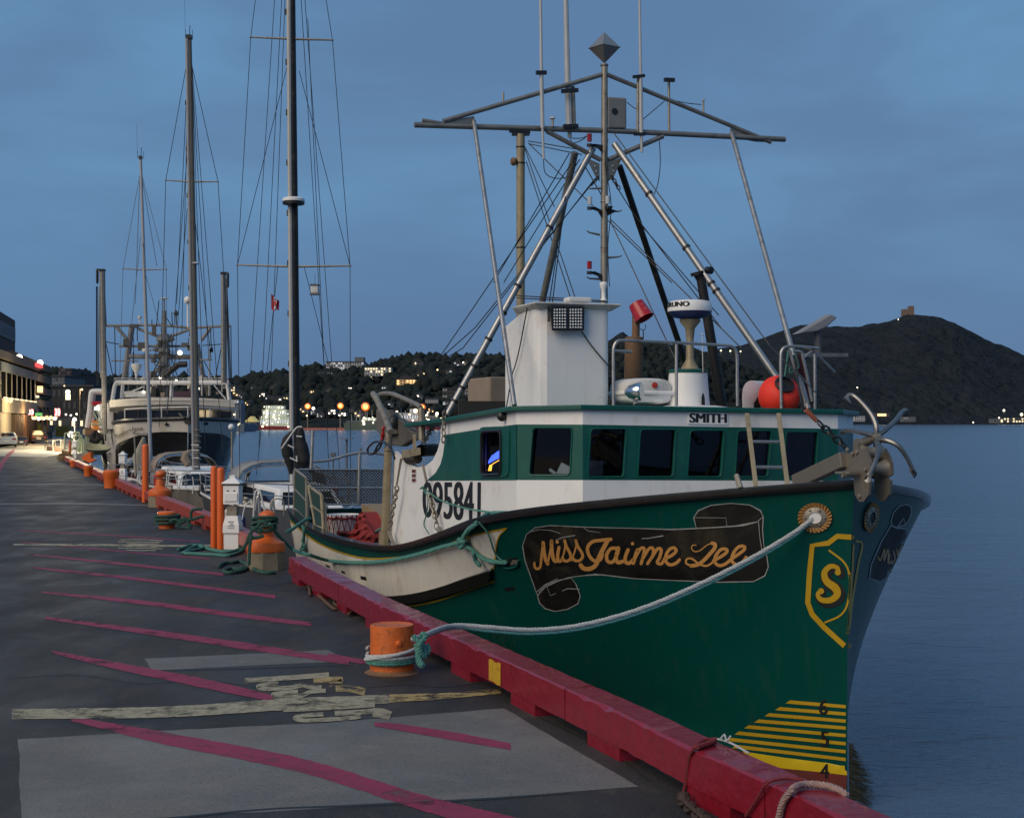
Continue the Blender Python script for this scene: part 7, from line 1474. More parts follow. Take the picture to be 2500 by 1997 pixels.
for q in ([(85, 1150), (120, 1230), (175, 1280)], [(110, 1150), (150, 1230), (190, 1300)], [(60, 1260), (160, 1265)]): mb.path([V(*p, 4) for p in q], .06, 5)
for x in range(25, 165, 14): mb.tube(V(x, 1360, 8.8), V(x, 1470, 8.8), .04, .04, 4)
mb.build('deck_rails', P('rail_green', (.3, .36, .26), .6), wb)
dh = thing('dinghy', 'small grey-green dinghy slung at the trawler quarter on the quay side', 'dinghy', V(110, 1490, -2))
mb = MB(); mb.lathe([(.0, -.5), (.5, -.38), (.8, -.1), (.86, 0), (.8, .02), (.6, -.2), (0, -.3)], V(122, 1440, -1.5), (.1, -.2, 1), 18); mb.build('dinghy_hull', P('dinghy_grey', (.16, .17, .12), .6), dh, smooth=True)
# ------------------------------------------------------------------ quayside buildings on the left
def wallq(mb, a, b, z0, z1): mb.add([(a.x, a.y, z0), (b.x, b.y, z0), (b.x, b.y, z1), (a.x, a.y, z1)], [(0, 1, 2, 3)])
def zat(py, Y): return EYE-(py-HZ)*Y/FPX
# facade line: runs back alongside the apron
def bldg(name, label, px_r, Yr, length, depth, ztop, mat, zbot=0.0, ang=R(12.6)):
    d = Vector((-math.sin(ang), math.cos(ang), 0)); sN = Vector((math.cos(ang), math.sin(ang), 0))
    c = at(px_r, HZ, Yr); c.z = 0; near = c-d*length
    o = thing(name, label, 'building', (near.x, near.y, zbot))
    q = [near, c, c-sN*depth, near-sN*depth]
    mb = MB(); mb.hexa([p+Vector((0, 0, zbot)) for p in q], [p+Vector((0, 0, ztop)) for p in q]); w_ = mb.build('walls', mat, o)
    def F(t, z, off=.0): return near+d*(length*t)+sN*off+Vector((0, 0, z))      # on the harbour face
    def En(t, z, off=.0): return c-sN*(depth*t)+d*off+Vector((0, 0, z))
    def Nr(t, z, off=.0): return near-sN*(depth*t)-d*off+Vector((0, 0, z))
    return o, w_, F, Nr
def quad(mb, a, b, c, d): mb.add([a, b, c, d], [(0, 1, 2, 3)])
def slab(mb, F, t0, t1, z0, z1, o0, o1): mb.hexa([F(t0, z0, o0), F(t1, z0, o0), F(t1, z0, o1), F(t0, z0, o1)], [F(t0, z1, o0), F(t1, z1, o0), F(t1, z1, o1), F(t0, z1, o1)])
# tall brown brick office block
YB = 235.0
o, w_, F, Nr = bldg('office_building', 'tall brown brick office block with pale window bands at the left edge', 37, YB, 45, 40, zat(783, YB), BRICK)
zt_ = zat(783, YB)
for k, (f0, f1) in enumerate(((.055, .19), (.33, .43))):
    z1, z0 = zt_*(1-f0)-.3, zt_*(1-f1)
    mb = MB(); slab(mb, F, .0, .985, z0, z1, .05, .12); bd = mb.build('pale_band', PALEC, o)
    for i in range(12):
        mb = MB(); a = .02+i*.08; quad(mb, F(a, z0+.5, .14), F(a+.06, z0+.5, .14), F(a+.06, z1-.4, .14), F(a, z1-.4, .14)); mb.build('window', GREYB, bd, fix=False)
mb = MB(); slab(mb, F, 1.0, 1.04, 0, zat(818, YB), -6, -.5); mb.build('stair_tower', BRICK, o)
# black modern building with glazed box
YK = 168.0
o, w_, F, Nr = bldg('black_building', 'black modern waterfront building with glazed upper box and tan base panels', 87, YK, 44, 30, zat(902, YK), BLACKM)
zr = zat(902, YK); zb_ = zat(984, YK); 
mb = MB(); slab(mb, F, -.02, 1.01, zr-.2, zr+.5, -.5, .5); mb.build('roof_edge', P('roof_edge_brown', (.07, .055, .045), .7), o)
mb = MB(); slab(mb, F, .2, .995, zb_-1.3, zb_, .0, .35); mb.build('tan_fascia', TANC, o)
mb = MB(); slab(mb, F, .2, .4, .2, zb_-1.3, .0, .2); mb.build('tan_panel', TANC, o)
mb = MB(); slab(mb, F, .2, .995, zr-1.3, zr-.45, .0, .3); mb.build('grey_fascia', GREYB, o)
for i in range(8):
    t = .22+i*.105; mb = MB(); slab(mb, F, t, t+.008, zb_, zr-1.2, .0, .14); fin = mb.build('glazing_fin', GALV, o)
    if i < 7:
        mb = MB(); quad(mb, F(t+.01, zb_+.05, .08), F(t+.1, zb_+.05, .08), F(t+.1, zr-1.3, .08), F(t+.01, zr-1.3, .08)); mb.build('window', BLACKM, o, fix=False)
        mb = MB(); slab(mb, F, t+.015, t+.085, zb_+.02, zb_+.14, .3, .4); mb.build('strip_light', LWIN, o)
mb = MB()
for i in range(14): slab(mb, F, .42+i*.042, .42+i*.042+.02, .1, zb_-1.4, .1, .5)
mb.build('timber_screen', BROWNW, o)
for i, t in enumerate((.24, .32)):
    mb = MB(); mb.ball(F(t, 4.3, .5), .22, 8); mb.build('wall_lamp', LSOD if 0 else LWARM, o, smooth=True)
mb = MB(); mb.ball(at(47, 873, 152), .34, 12); rl1 = mb.build('roof_floodlight', LWHT, o, smooth=True); mb = MB(); mb.ball(at(98, 886, 166), .34, 12); mb.build('roof_floodlight', LWHT, o, smooth=True)
mb = MB(); slab(mb, F, .86, .97, zr+.1, zr+.5, .4, .9); mb.build('red_beacon', LRED, o)
mb = MB(); slab(mb, F, .97, .995, zb_+1.2, zb_+1.9, .3, .8); mb.build('amber_wall_light', LWARM, o)
# brown parkade with stacked decks
YP = 205.0
o, w_, F, Nr = bldg('parkade', 'brown stepped parkade with stacked concrete decks behind the black building', 128, YP, 46, 30, zat(905, YP)*.2, P('parkade_dark', (.02, .017, .016), .8))
zt_ = zat(900, YP)
for k in range(6):
    z = zt_*(k+.6)/6; mb = MB(); slab(mb, F, -.02, 1.0, z, z+zt_/6*.55, -26+k*.4, .3-k*.1); dk = mb.build('parking_deck', BRICK if k % 2 else P('deck_brown', (.06, .045, .04), .8, var=.2) if 'deck_brown' not in MATS else MATS['deck_brown'], o)
    if k in (2, 3): 
        mb = MB(); slab(mb, F, .3+.2*k-.4, .55, z-.5, z-.25, -.2, .1); mb.build('deck_light', LWIN, dk)
# restaurant canopy, signs and string lights
rs = thing('restaurant_canopy', 'timber restaurant canopy strung with warm lights under the black building', 'canopy', at(95, 1055, 165))
mb = MB()
for i in range(10): mb.tube(at(38+i*9, 986+i*1.2, 166), at(44+i*9.3, 1014+i*.4, 160), .08, .08, 4)
for i in range(7): mb.tube(at(44+i*12, 1012, 160), at(44+i*12, 1056, 160), .1, .1, 5)
mb.build('canopy_frame', BROWNW, rs)
for i in range(26):
    x = 55+i*3.3; mb = MB(); mb.ball(at(x, 1019+2*math.sin(i*1.7)+i*.1, 159), .12 if i % 3 else .2, 7); mb.build('string_bulb', LWARM if i % 4 else LWHT, rs, smooth=True)
def sign(label, x0, y0, x1, y1, Y, mat, cells=0):
    o = thing('lit_sign', label, 'sign', at((x0+x1)/2, y1, Y)); mb = MB(); q = ((x0, y1), (x1, y1), (x1, y0), (x0, y0)); mb.hexa([at(*p, Y) for p in q], [at(*p, Y+.3) for p in q]); b = mb.build('sign_box', mat, o)
    if cells:
        mb = MB()
        for k in range(cells): 
            xa = x0+(x1-x0)*(k+.25)/cells; xb = x0+(x1-x0)*(k+.75)/cells; mb.path(cat_rom([at(xa, y0+3, Y-.1), at((xa+xb)/2, y0+2, Y-.1), at(xb, (y0+y1)/2, Y-.1), at((xa+xb)/2, y1-3, Y-.1), at(xa, y1-4, Y-.1)], 3), .09, 4)
        mb.build('sign_letter', LWHT if 0 else E('sign_letter_light', (1, .6, .55), 2.5) if 'sign_letter_light' not in MATS else MATS['sign_letter_light'], b)
    return o
sign('glowing red square sign at the far end of the canopy', 133, 997, 147, 1016, 160, LRED, 2); sign('glowing red sign with pale letters over the canopy', 68, 999, 82, 1014, 158, LRED, 2)
sign('glowing green awning sign between the red signs', 86, 1008, 103, 1015, 159, LGRN); sign('tall bright white-yellow lit window sign on the dark tower', 160, 962, 172, 976, 300, LYEL); 
o = thing('lit_clock', 'round white lit disc above the tall bright sign', 'sign', at(166, 960, 300)); mb = MB(); mb.lathe([(.45, 0), (.45, .2), (0, .22)], at(166, 957, 300), (0, -1, 0), 14); mb.build('lit_disc', LWHT, o)
# far town blocks at the head of the harbour
def block(label, x0, y0, x1, y1, Y, mat, dpt=20, wins=None, roof=None, name='building'):
    o = thing(name, label, 'building', at((x0+x1)/2, y1, Y)); mb = MB(); q = ((x0, y1), (x1, y1), (x1, y0), (x0, y0)); k = Vector((-(x0-CX)/FPX*0, dpt, 0))
    a, b, c_, d = [at(*p, Y) for p in q]; mb.hexa([a, b, b+k, a+k], [d, c_, c_+k, d+k]); w_ = mb.build('walls', mat, o)
    if wins:
        nx, ny, mats_, fill = wins; rr = random.Random(hash(label) % 1000 if 0 else len(label)*7+nx); dx = (x1-x0)/nx; dy = (y1-y0)/ny
        for i in range(nx):
            for j in range(ny):
                m = mats_[0] if rr.random() < fill else mats_[1]; xa, ya = x0+dx*(i+.22), y0+dy*(j+.22); qq = [(xa, ya+dy*.56), (xa+dx*.56, ya+dy*.56), (xa+dx*.56, ya), (xa, ya)]
                mb = MB(); mb.hexa([at(*p, Y-.12) for p in qq], [at(*p, Y+.1) for p in qq]); mb.build('window', m, w_)
    if roof == 'gable':
        p1, p2 = at((x0+x1)/2, y0-(x1-x0)*.28, Y), at((x0+x1)/2, y0-(x1-x0)*.28, Y)+k; mb = MB(); mb.add([d-Vector((.3, .3, 0)), c_+Vector((.3, -.3, 0)), c_+k+Vector((.3, 0, 0)), d+k-Vector((.3, 0, 0)), p1-Vector((0, .3, 0)), p2], [(0, 1, 4), (1, 2, 5, 4), (2, 3, 5), (3, 0, 4, 5)]); mb.build('roof', FARR, o)
    elif roof: 
        mb = MB(); mb.box((d+c_+k)/2+Vector((0, 0, .3)) if 0 else (d+c_)/2+k/2+Vector((0, 0, .25)), ((c_-d).length+.6, dpt+.6, .5)); mb.build('roof', FARR, o)
    return o
WM = (LWIN, FARD); WC = (LWINC, FARD)
block('dark tower block with grid windows at the harbour head', 143, 899, 175, 945, 430, P('tower_brown', (.06, .045, .05), .8), 20, (6, 6, (GREYB, BLACKC), .4)); block('pale flat-roofed block beside the dark tower', 127, 920, 158, 960, 420, GREYB, 20, (4, 3, (FARD, GREYB), .5), 1)
block('long low brown block right of the dark tower', 174, 914, 200, 945, 440, P('low_brown', (.05, .04, .045), .8), 20, (5, 3, (FARD, GREYB), .7), 1); block('broad dark warehouse wall behind the quay lamps', 126, 945, 226, 1034, 330, BLACKC, 30, (8, 3, (FARD, BLACKC), .5), 1)
block('dim low shed along the far end of the quay', 120, 1022, 215, 1045, 300, FARD, 10, (9, 1, WM, .4))
# lamp posts on the quay
def lamp(label, px, ytop, ybot, Y, r, mat, arm=0, power=0, col=(1, .7, .35), group='street lamps'):
    o = thing('street_lamp', label, 'street lamp', at(px, ybot, Y), group); mb = MB(); mb.tube(at(px, ybot, Y), at(px, ytop, Y), r*.22, r*.16, 6)
    if arm: mb.tube(at(px, ytop, Y), at(px+arm, ytop+2, Y), r*.14, r*.14, 5)
    mb.build('lamp_post', GALV, o); mb = MB(); mb.ball(at(px+arm, ytop, Y), r, 10); mb.build('lamp_head', mat, o, smooth=True)
    if power:
        l = bpy.data.lights.new('lamp_light', 'POINT'); l.energy = power; l.color = col; l.shadow_soft_size = .3; lo = bpy.data.objects.new('lamp_light', l); COL.objects.link(lo); lo.location = at(px+arm, ytop, Y)+Vector((0, -1.0, -.3)) if not arm else at(px+arm, ytop, Y)+Vector((0, -1, 0))
    return o
lamp('bright white globe lamp low on the quay beside the gangway rails', 173, 1061, 1100, 112, .24, LWHT, 0, 900, (1, .85, .55)); lamp('white globe lamp on a taller post just behind the gangway', 182, 1024, 1090, 120, .16, LWHT, 0, 1500, (1, .8, .5))
lamp('slim dark lamp post before the warehouse, lamp at its top', 157, 942, 1040, 200, .12, LWIN, 0); lamp('pale lamp post with a short arm left of the workboat', 195, 951, 1045, 190, .14, LWARM, 5, 1200)
for i, x in enumerate((161, 173, 187)): lamp(('small white lamp under the warehouse wall, left of three', 'small white lamp under the warehouse wall, middle of three', 'small white lamp under the warehouse wall, right of three')[i], x, (1012, 1014, 1011)[i], 1045, 260, .17, LWHT, 0)
# lights of the frontage itself (warm wash over the parking area)
for px, py, Y, e, cl in ((108, 992, 138, 2000, (1, .8, .42)), (88, 1020, 152, 520, (1, .6, .25)), (75, 1000, 122, 700, (1, .8, .45)), (150, 1010, 118, 700, (1, .84, .5)), (262, 1000, 82, 160, (1, .75, .4)), (215, 985, 92, 260, (1, .8, .5))):
    l = bpy.data.lights.new('frontage_light', 'POINT'); l.energy = e; l.color = cl; l.shadow_soft_size = .5; lo = bpy.data.objects.new('frontage_light', l); COL.objects.link(lo); lo.location = at(px, py, Y)
# cars
def car(label, px, pyb, wpx, mat, rot, suv=False, name='parked_car'):
    b = gnd(px, pyb); o = thing(name, label, 'car', (0, 0, 0), 'cars parked by the black building')
    L_, W_, H_ = (4.6, 1.85, 1.68 if suv else 1.45); k = wpx*b.y/FPX/W_
    prof = [(-2.3, .35), (-2.32, .75), (-2.2, .95 if not suv else 1.0), (-1.75 if not suv else -2.1, 1.02), (-1.15 if not suv else -1.9, H_-.04), (-.4, H_), (.5, H_-.03), (1.15, 1.02), (2.1, .86), (2.3, .62), (2.3, .35)]
    mb = MB(); n = len(prof); lv = lambda y, s: [Vector((y*W_/2*(s if z > 1.03 else 1), x, z)) for x, z in prof]
    a = lv(-1, .78); b2 = lv(1, .78); mb.add(a+b2, [tuple(range(n)), tuple(range(2*n-1, n-1, -1))]+[(i, (i+1) % n, n+(i+1) % n, n+i) for i in range(n)]); body = mb.build('body', mat, o, bevel=.06)
    mb = MB(); i0 = 3; e = lambda x, y: (a[i0].lerp(b2[i0], x)).lerp(a[i0+1].lerp(b2[i0+1], x), y)+Vector((0, -.03, .01)); quad(mb, e(.08, .1), e(.92, .1), e(.9, .9), e(.1, .9)); mb.build('rear_window', DGLASS, o, fix=False)
    mb = MB()
    for s, q in ((-1, a), (1, b2)): quad(mb, q[3]*1+Vector((s*.01, .35, .04)), q[7]+Vector((s*.01, -.25, .04)), q[6]+Vector((s*.02, -.1, -.08)), q[4]+Vector((s*.02, .2, -.08)))
    mb.build('side_window', DGLASS, o, fix=False)
    for s in (-1, 1):
        mb = MB(); mb.box((s*.72, -2.3, .8), (.36, .08, .16)); mb.build('tail_light', REDL, o, bevel=.02)
        for y in (-1.4, 1.4):
            mb = MB(); mb.lathe([(.2, -.11), (.33, -.1), (.34, 0), (.33, .1), (.2, .11)], (s*.8, y, .34), (1, 0, 0), 16); wl = mb.build('wheel', BLACK, o, smooth=True)
    mb = MB(); mb.box((0, -2.33, .62), (.5, .03, .13)); mb.build('number_plate', WHITE, o); mb = MB(); mb.box((0, -2.3, .42), (1.75, .14, .2)); mb.build('bumper', BLACKC if suv else mat, o, bevel=.03)
    o.location = b; o.rotation_euler = (0, 0, rot); o.scale = (k, k, k); return o
CARW = P('car_white', (.6, .62, .65), .25, var=.03, coat=.6); CARD = P('car_dark', (.03, .035, .05), .2, var=.1, coat=.6); CARB = P('car_black', (.012, .012, .013), .2, var=.1, coat=.6)
car('white sedan parked at the far left, seen from behind', 17, 1091, 46, CARW, QPHI*.9); car('dark sedan parked just right of the white one', 53, 1088, 28, CARD, QPHI*.9); car('black suv parked by the yellow-green shrub', 97, 1083, 37, CARB, QPHI*.8, True)
# shrub, barriers, crates, straw heap, gangway
pl_ = thing('shrub', 'yellow-green spiky shrub lit by the frontage lamps', 'shrub', at(88, 1066, 164)); mb = MB(); c = at(88, 1062, 164); rr = random.Random(5)
for k in range(420):
    d = Vector((rr.gauss(0, 1), rr.gauss(0, 1), abs(rr.gauss(0, 1))+.15)).normalized(); r = rr.uniform(.3, .85); p = c+Vector((d.x*r, d.y*r, d.z*r)); q = p+d*rr.uniform(.35, .75); s_ = d.cross(Vector((0, 1, .2))).normalized()*.06; mb.add([p-s_, p+s_, q], [(0, 1, 2)])
mb.build('leaves', P('lime_leaves', (.3, .36, .02), .7, var=.3, es=.0), pl_, fix=False); mb = MB(); mb.tube(c-Vector((0, 0, .5)), c+Vector((0, 0, .3)), .08, .05, 6); mb.build('stem', BROWNW, pl_)
g2 = thing('shrub', 'dim green grass clump behind the black suv', 'shrub', at(153, 1062, 170)); mb = MB(); c = at(153, 1060, 170)
for k in range(160):
    p = c+Vector((rr.uniform(-.8, .8), rr.uniform(-.3, .3), -.3)); q = p+Vector((rr.uniform(-.3, .3), 0, rr.uniform(.6, 1.6))); mb.add([p-Vector((.05, 0, 0)), p+Vector((.05, 0, 0)), q], [(0, 1, 2)])
mb.build('leaves', P('dim_green_leaves', (.1, .12, .03), .8), g2, fix=False)
def fence_run(label, x0, x1, yt, yb, Y, mat, n, name='barrier'):
    o = thing(name, label, 'barrier', at((x0+x1)/2, yb, Y), 'railings on the far quay'); mb = MB()
    for k in range(n+1): 
        x = x0+(x1-x0)*k/n; mb = MB(); mb.tube(at(x, yb, Y), at(x, yt, Y), .04, .04, 4); mb.build('picket', mat, o)
    mb = MB(); mb.tube(at(x0, yt, Y), at(x1, yt, Y), .05, .05, 5); mb.tube(at(x0, (yt*.3+yb*.7), Y), at(x1, yt*.3+yb*.7, Y), .04, .04, 5); mb.build('rail', mat, o); return o
PG = P('pale_green_rail', (.42, .48, .3), .6); fence_run('grey terrace railing behind the white sedan', 0, 46, 1051, 1066, 172, GALV, 14); fence_run('yellow-lit railing between the dark sedan and the shrub', 48, 80, 1060, 1078, 166, PG, 7)
gw = thing('gangway', 'pale yellow-green gangway hoops by the bright globe lamp', 'gangway', at(182, 1095, 110))
for x0, x1, y0, y1 in ((158, 171, 1058, 1095), (172, 186, 1060, 1098), (180, 194, 1056, 1098), (186, 199, 1064, 1100), (192, 203, 1072, 1104)):
    mb = MB(); mb.path(cat_rom([at(*p, 109) for p in [(x0, y1), (x0, y0+6), (x0+2, y0), (x1-2, y0), (x1, y0+6), (x1+2, y1+6)]], 3), .06, 5); mb.build('hoop', PG, gw, smooth=True)
CRT = P('crate_brown', (.15, .09, .06), .8, var=.3)
def crate(label, x0, x1, y0, y1, Y):
    b = at((x0+x1)/2, y1, Y); wd = (x1-x0)*Y/FPX; h = (y1-y0)*Y/FPX; o = thing('wire_crate', label, 'crate', b, 'wire crates on the quay'); c = b+Vector((0, wd/2, 0))
    mb = MB(); P8 = [c+Vector((sx*wd/2, sy*wd/2, z)) for z in (0, h) for sx, sy in ((-1, -1), (1, -1), (1, 1), (-1, 1))]
    for i, j in ((0, 1), (1, 2), (2, 3), (3, 0), (4, 5), (5, 6), (6, 7), (7, 4), (0, 4), (1, 5), (2, 6), (3, 7)): mb.tube(P8[i], P8[j], .03, .03, 4)
    mb.build('crate_frame', GALV, o); mb = MB(); mb.box(c+Vector((0, 0, h*.3)), (wd*.7, wd*.8, h*.5)); mb.build('crate_load', CRT, o, bevel=.03); return o
crate('wire crate with brown load, the farther left one', 110, 128, 1077, 1106, 117); crate('wire crate with brown load beside the straw heap, topmost pale', 129, 148, 1074, 1113, 112)
ht = thing('straw_heap', 'straw-coloured heap of netting beside the wire crates', 'net heap', gnd(155, 1127)); mb = MB(); c = gnd(155, 1125)
for k in range(240):
    a = rr.uniform(0, 6.28); r = rr.uniform(0, .38); p = c+Vector((math.cos(a)*r, math.sin(a)*r+.3, rr.uniform(0, .75)*(1-r*1.3))); q = p+Vector((rr.uniform(-.25, .25), rr.uniform(-.2, .2), rr.uniform(-.18, .1))); mb.tube(p, q, .022, .018, 4)
mb.build('straw', P('straw', (.32, .2, .09), .9, var=.4), ht)
o = thing('quay_chock', 'rust-orange angular chock on the rail beyond the straw heap', 'chock', at(212, 1123, 85)); mb = MB(); mb.prism([at(*cL(*p), 85) for p in [(865, 1610), (950, 1560), (955, 1630), (1000, 1650), (940, 1680), (860, 1640)]], Vector((0, .5, 0))); mb.build('chock_body', ORANGE, o)

# ------------------------------------------------------------------ across the harbour
YS = 690.0
def ship(label, x0, x1, ydeck, ywl, Y, hullm, boxes, lights, rake=6):
    o = thing('moored_ship', label, 'ship', at((x0+x1)/2, ywl, Y), 'ships across the harbour'); mb = MB(); q = [(x0-rake, ydeck-2), (x1, ydeck), (x1, ywl), (x0, ywl)]; f = [at(*p, Y) for p in q]; k = Vector((2, 14, 0)); mb.hexa([p for p in f], [p+k for p in f]); h = mb.build('hull', hullm, o)
    for xa, ya, xb, yb, m in boxes: 
        mb = MB(); q = [at(*p, Y+1) for p in ((xa, yb), (xb, yb), (xb, ya), (xa, ya))]; mb.hexa(q, [p+Vector((0, 9, 0)) for p in q]); b_ = mb.build('superstructure', m, o)
        mb = MB(); nx = max(2, int((xb-xa)/6))
        for i in range(nx): 
            xx = xa+(xb-xa)*(i+.3)/nx; q = [at(*p, Y+.85) for p in ((xx, yb-(yb-ya)*.3), (xx+2.4, yb-(yb-ya)*.3), (xx+2.4, ya+(yb-ya)*.3), (xx, ya+(yb-ya)*.3))]; mb.add(q, [(0, 1, 2, 3)])
        mb.build('porthole_row', LWINC if m in (FARW, SHIPW) else FARD, b_, fix=False)
    rr = random.Random(x0); m1, m2 = MB(), MB()
    for x, y, r in lights: (m1 if rr.random() < .6 else m2).ball(at(x, y, Y-.5), r, 7)
    if m1.v: m1.build('deck_lamp', LWHT, o, smooth=True)
    if m2.v: m2.build('deck_lamp', LYEL, o, smooth=True)
    mb = MB()
    for i in range(5):
        x = rr.uniform(x0+8, x1-8); mb.tube(at(x, ydeck, Y+2), at(x, ydeck-rr.uniform(18, 34), Y+2), .18, .12, 4)
    mb.build('ship_mast', FARW, o); return o
SHIPW = P('ship_lit_white', (.5, .55, .45), .6, es=.1, ecol=(.75, .8, .5)); SHIPR = P('ship_red', (.2, .02, .02), .6); SHIPG = P('ship_green', (.08, .11, .08), .6); SHIPM = P('ship_maroon', (.12, .012, .025), .6); SHIPB = P('ship_blue', (.1, .13, .17), .6)  # lit white has a faint glow of its own in place of deck light
rr = random.Random(11)
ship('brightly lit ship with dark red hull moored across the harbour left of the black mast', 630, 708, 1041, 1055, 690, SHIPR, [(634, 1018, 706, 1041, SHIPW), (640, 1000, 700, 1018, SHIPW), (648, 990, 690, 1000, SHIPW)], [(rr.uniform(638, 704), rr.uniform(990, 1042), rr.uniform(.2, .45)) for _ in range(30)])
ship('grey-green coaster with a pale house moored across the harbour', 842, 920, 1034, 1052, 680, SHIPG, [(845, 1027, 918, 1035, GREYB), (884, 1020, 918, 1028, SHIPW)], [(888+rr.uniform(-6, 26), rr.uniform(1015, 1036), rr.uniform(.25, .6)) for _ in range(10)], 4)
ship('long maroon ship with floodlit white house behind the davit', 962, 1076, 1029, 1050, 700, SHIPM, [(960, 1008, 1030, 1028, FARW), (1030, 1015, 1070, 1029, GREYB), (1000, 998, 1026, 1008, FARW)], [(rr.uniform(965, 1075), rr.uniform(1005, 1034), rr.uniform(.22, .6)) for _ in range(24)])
ship('blue-grey vessel stern just right of the big trawler', 565, 596, 1035, 1060, 560, SHIPB, [(566, 985, 588, 1035, SHIPB), (562, 976, 584, 987, FARW)], [(581, 1034, .8), (572, 1012, .4)], 2)
o = block('small shed with a lit yellow gable across the harbour', 598, 1028, 624, 1054, 640, SHIPB, 8, (2, 1, (LWINC, FARD), .6), None, 'waterside_shed'); mb = MB(); p = [at(x, y, 639.5) for x, y in ((596, 1030), (612, 1016), (626, 1030))]; mb.add(p+[q+Vector((0, 9, 0)) for q in p], [(0, 1, 2), (0, 3, 4, 1), (1, 4, 5, 2)]); mb.build('roof', P('gable_lit', (.5, .4, .15), .7, es=.25, ecol=(1, .8, .3)), o)  # light on the gable put in as a faint glow of the roof
pr = thing('pier', 'long low pier glowing pinkish red along the far shore', 'pier', at(795, 1052, 690)); mb = MB(); q = [at(*p, 690) for p in ((738, 1052), (850, 1052), (850, 1045), (738, 1045))]; mb.hexa(q, [p+Vector((0, 12, 0)) for p in q]); mb.build('pier_wall', P('pier_red_glow', (.22, .07, .05), .8, es=.12, ecol=(1, .3, .2)), pr); mb = MB(); q = [at(*p, 690.0) for p in ((708, 1054), (738, 1052), (738, 1047), (708, 1048))]; mb.hexa(q, [p+Vector((0, 12, 0)) for p in q]); mb.build('pier_end', STONE, pr)  # red light on the pier put into its wall colour and glow
for i, (x, y) in enumerate(((751, 992), (831, 991), (892, 993), (1030, 995), (1147, 995))):
    lab = ('leftmost orange sodium lamp across the harbour, beside the black mast', 'second orange sodium lamp across the harbour', 'brightest orange sodium lamp, left of the davit arm', 'orange sodium lamp right of the davit arm', 'rightmost orange sodium lamp, beside the tan roof locker')[i]
    o = lamp(lab, x, y, 1046, 700, (1.5, 1.6, 2.1, 1.8, 1.5)[i], LSOD, 0, 2500, (1, .4, .06), 'orange sodium lamps on the far shore')
    mb = MB(); mb.ball(at(x, y, 698.6), (1.5, 1.6, 2.1, 1.8, 1.5)[i]*.62, 10); mb.build('lamp_bulb', LCORE, o, smooth=True)
# buildings on the town hill
HBV = BVHTree.FromPolygons(hlv, [(j*161+i, j*161+i+1, (j+1)*161+i+1, (j+1)*161+i) for j in range(26) for i in range(160)])
def hillY(x, y, df):
    h = HBV.ray_cast(EYEV, ray(x, y).normalized()); return h[0].y if h[0] is not None else df
block0 = block
def block(label, x0, y0, x1, y1, Y, *a_, **k_):
    if 600 < Y <= 1200: Y = min(Y, min(hillY(x, y1+2, 1200) for x in (x0, (x0+x1)/2, x1))-9)
    return block0(label, x0, y0, x1, y1, Y, *a_, **k_)
block('white curved apartment block with many lit windows on the hilltop', 796, 884, 888, 908, 1080, FARW, 18, (16, 4, WC, .3), 1, 'apartment_block'); block('square plant room on top of the apartment block', 866, 872, 888, 884, 1090, GREYB, 12)
block('white terrace of flats right of the apartment block', 890, 897, 955, 918, 1060, FARW, 14, (10, 3, (LWIN, FARD), .45), 1, 'apartment_block'); block('flat-roofed pale building below the apartment block', 776, 909, 813, 924, 1050, GREYB, 12, (6, 2, (FARW, FARD), .4), 1)
block('brightly lit house with orange windows on the hillside', 968, 927, 1014, 940, 1000, P('lit_house', (.3, .2, .12), .7, es=.35, ecol=(1, .55, .2)), 12, (6, 2, (LWARM, FARD), .7), 'gable', 'house'); block('row of white-framed dark flats at the right of the hillside', 1080, 948, 1158, 972, 930, FARD, 14, (13, 3, (FARW, BLACKC), .4), 1, 'apartment_block')  # house walls glow by themselves, lamplight put into the wall material
block('white low building with a row of windows above the maroon ship', 1038, 974, 1070, 985, 860, FARW, 10, (6, 2, (FARD, LWIN), .7), 1); block('wide dark hillside school with a flat roof', 1006, 883, 1034, 900, 1120, FARD, 14, (5, 2, (LWIN, FARD), .3), 'gable', 'house')
hp = [(1040, 889), (1062, 894), (1118, 889), (1136, 888), (1028, 915), (1000, 898), (940, 950), (920, 962), (566, 950), (578, 962), (620, 950), (668, 948), (700, 920), (760, 960), (806, 955), (852, 950), (700, 975), (604, 986), (656, 976), (676, 978), (688, 975), (740, 1002), (765, 1008), (810, 1006), (858, 1002), (930, 1000), (950, 990), (990, 985), (1010, 990), (1052, 1002), (1090, 985), (1105, 976), (1125, 985), (875, 1012), (780, 1014), (835, 1012), (1000, 958), (1070, 920), (1100, 910), (640, 965), (846, 930), (905, 930), (590, 968), (1020, 970)]
shp = ['steep', 'broad', 'narrow', 'low', 'boxy']; tone = ['white', 'grey', 'dark', 'pale', 'dim']; tl = [FARW, GREYB, P('far_slate_wall', (.1, .1, .11), .8), PALEC, P('far_dim_wall', (.14, .12, .11), .8)]
used_ = set()
LM = [(796, 890, 'apartment block'), (920, 900, 'white terrace of flats'), (990, 930, 'lit orange house'), (1120, 960, 'row of dark flats'), (668, 1020, 'red-hulled ship'), (585, 1010, 'blue-grey vessel'), (751, 992, 'leftmost sodium lamp'), (831, 991, 'second sodium lamp'), (892, 993, 'brightest sodium lamp'), (1030, 995, 'sodium lamp right of the davit'), (1147, 995, 'rightmost sodium lamp'), (1054, 980, 'white windowed building'), (880, 1030, 'grey-green coaster')]
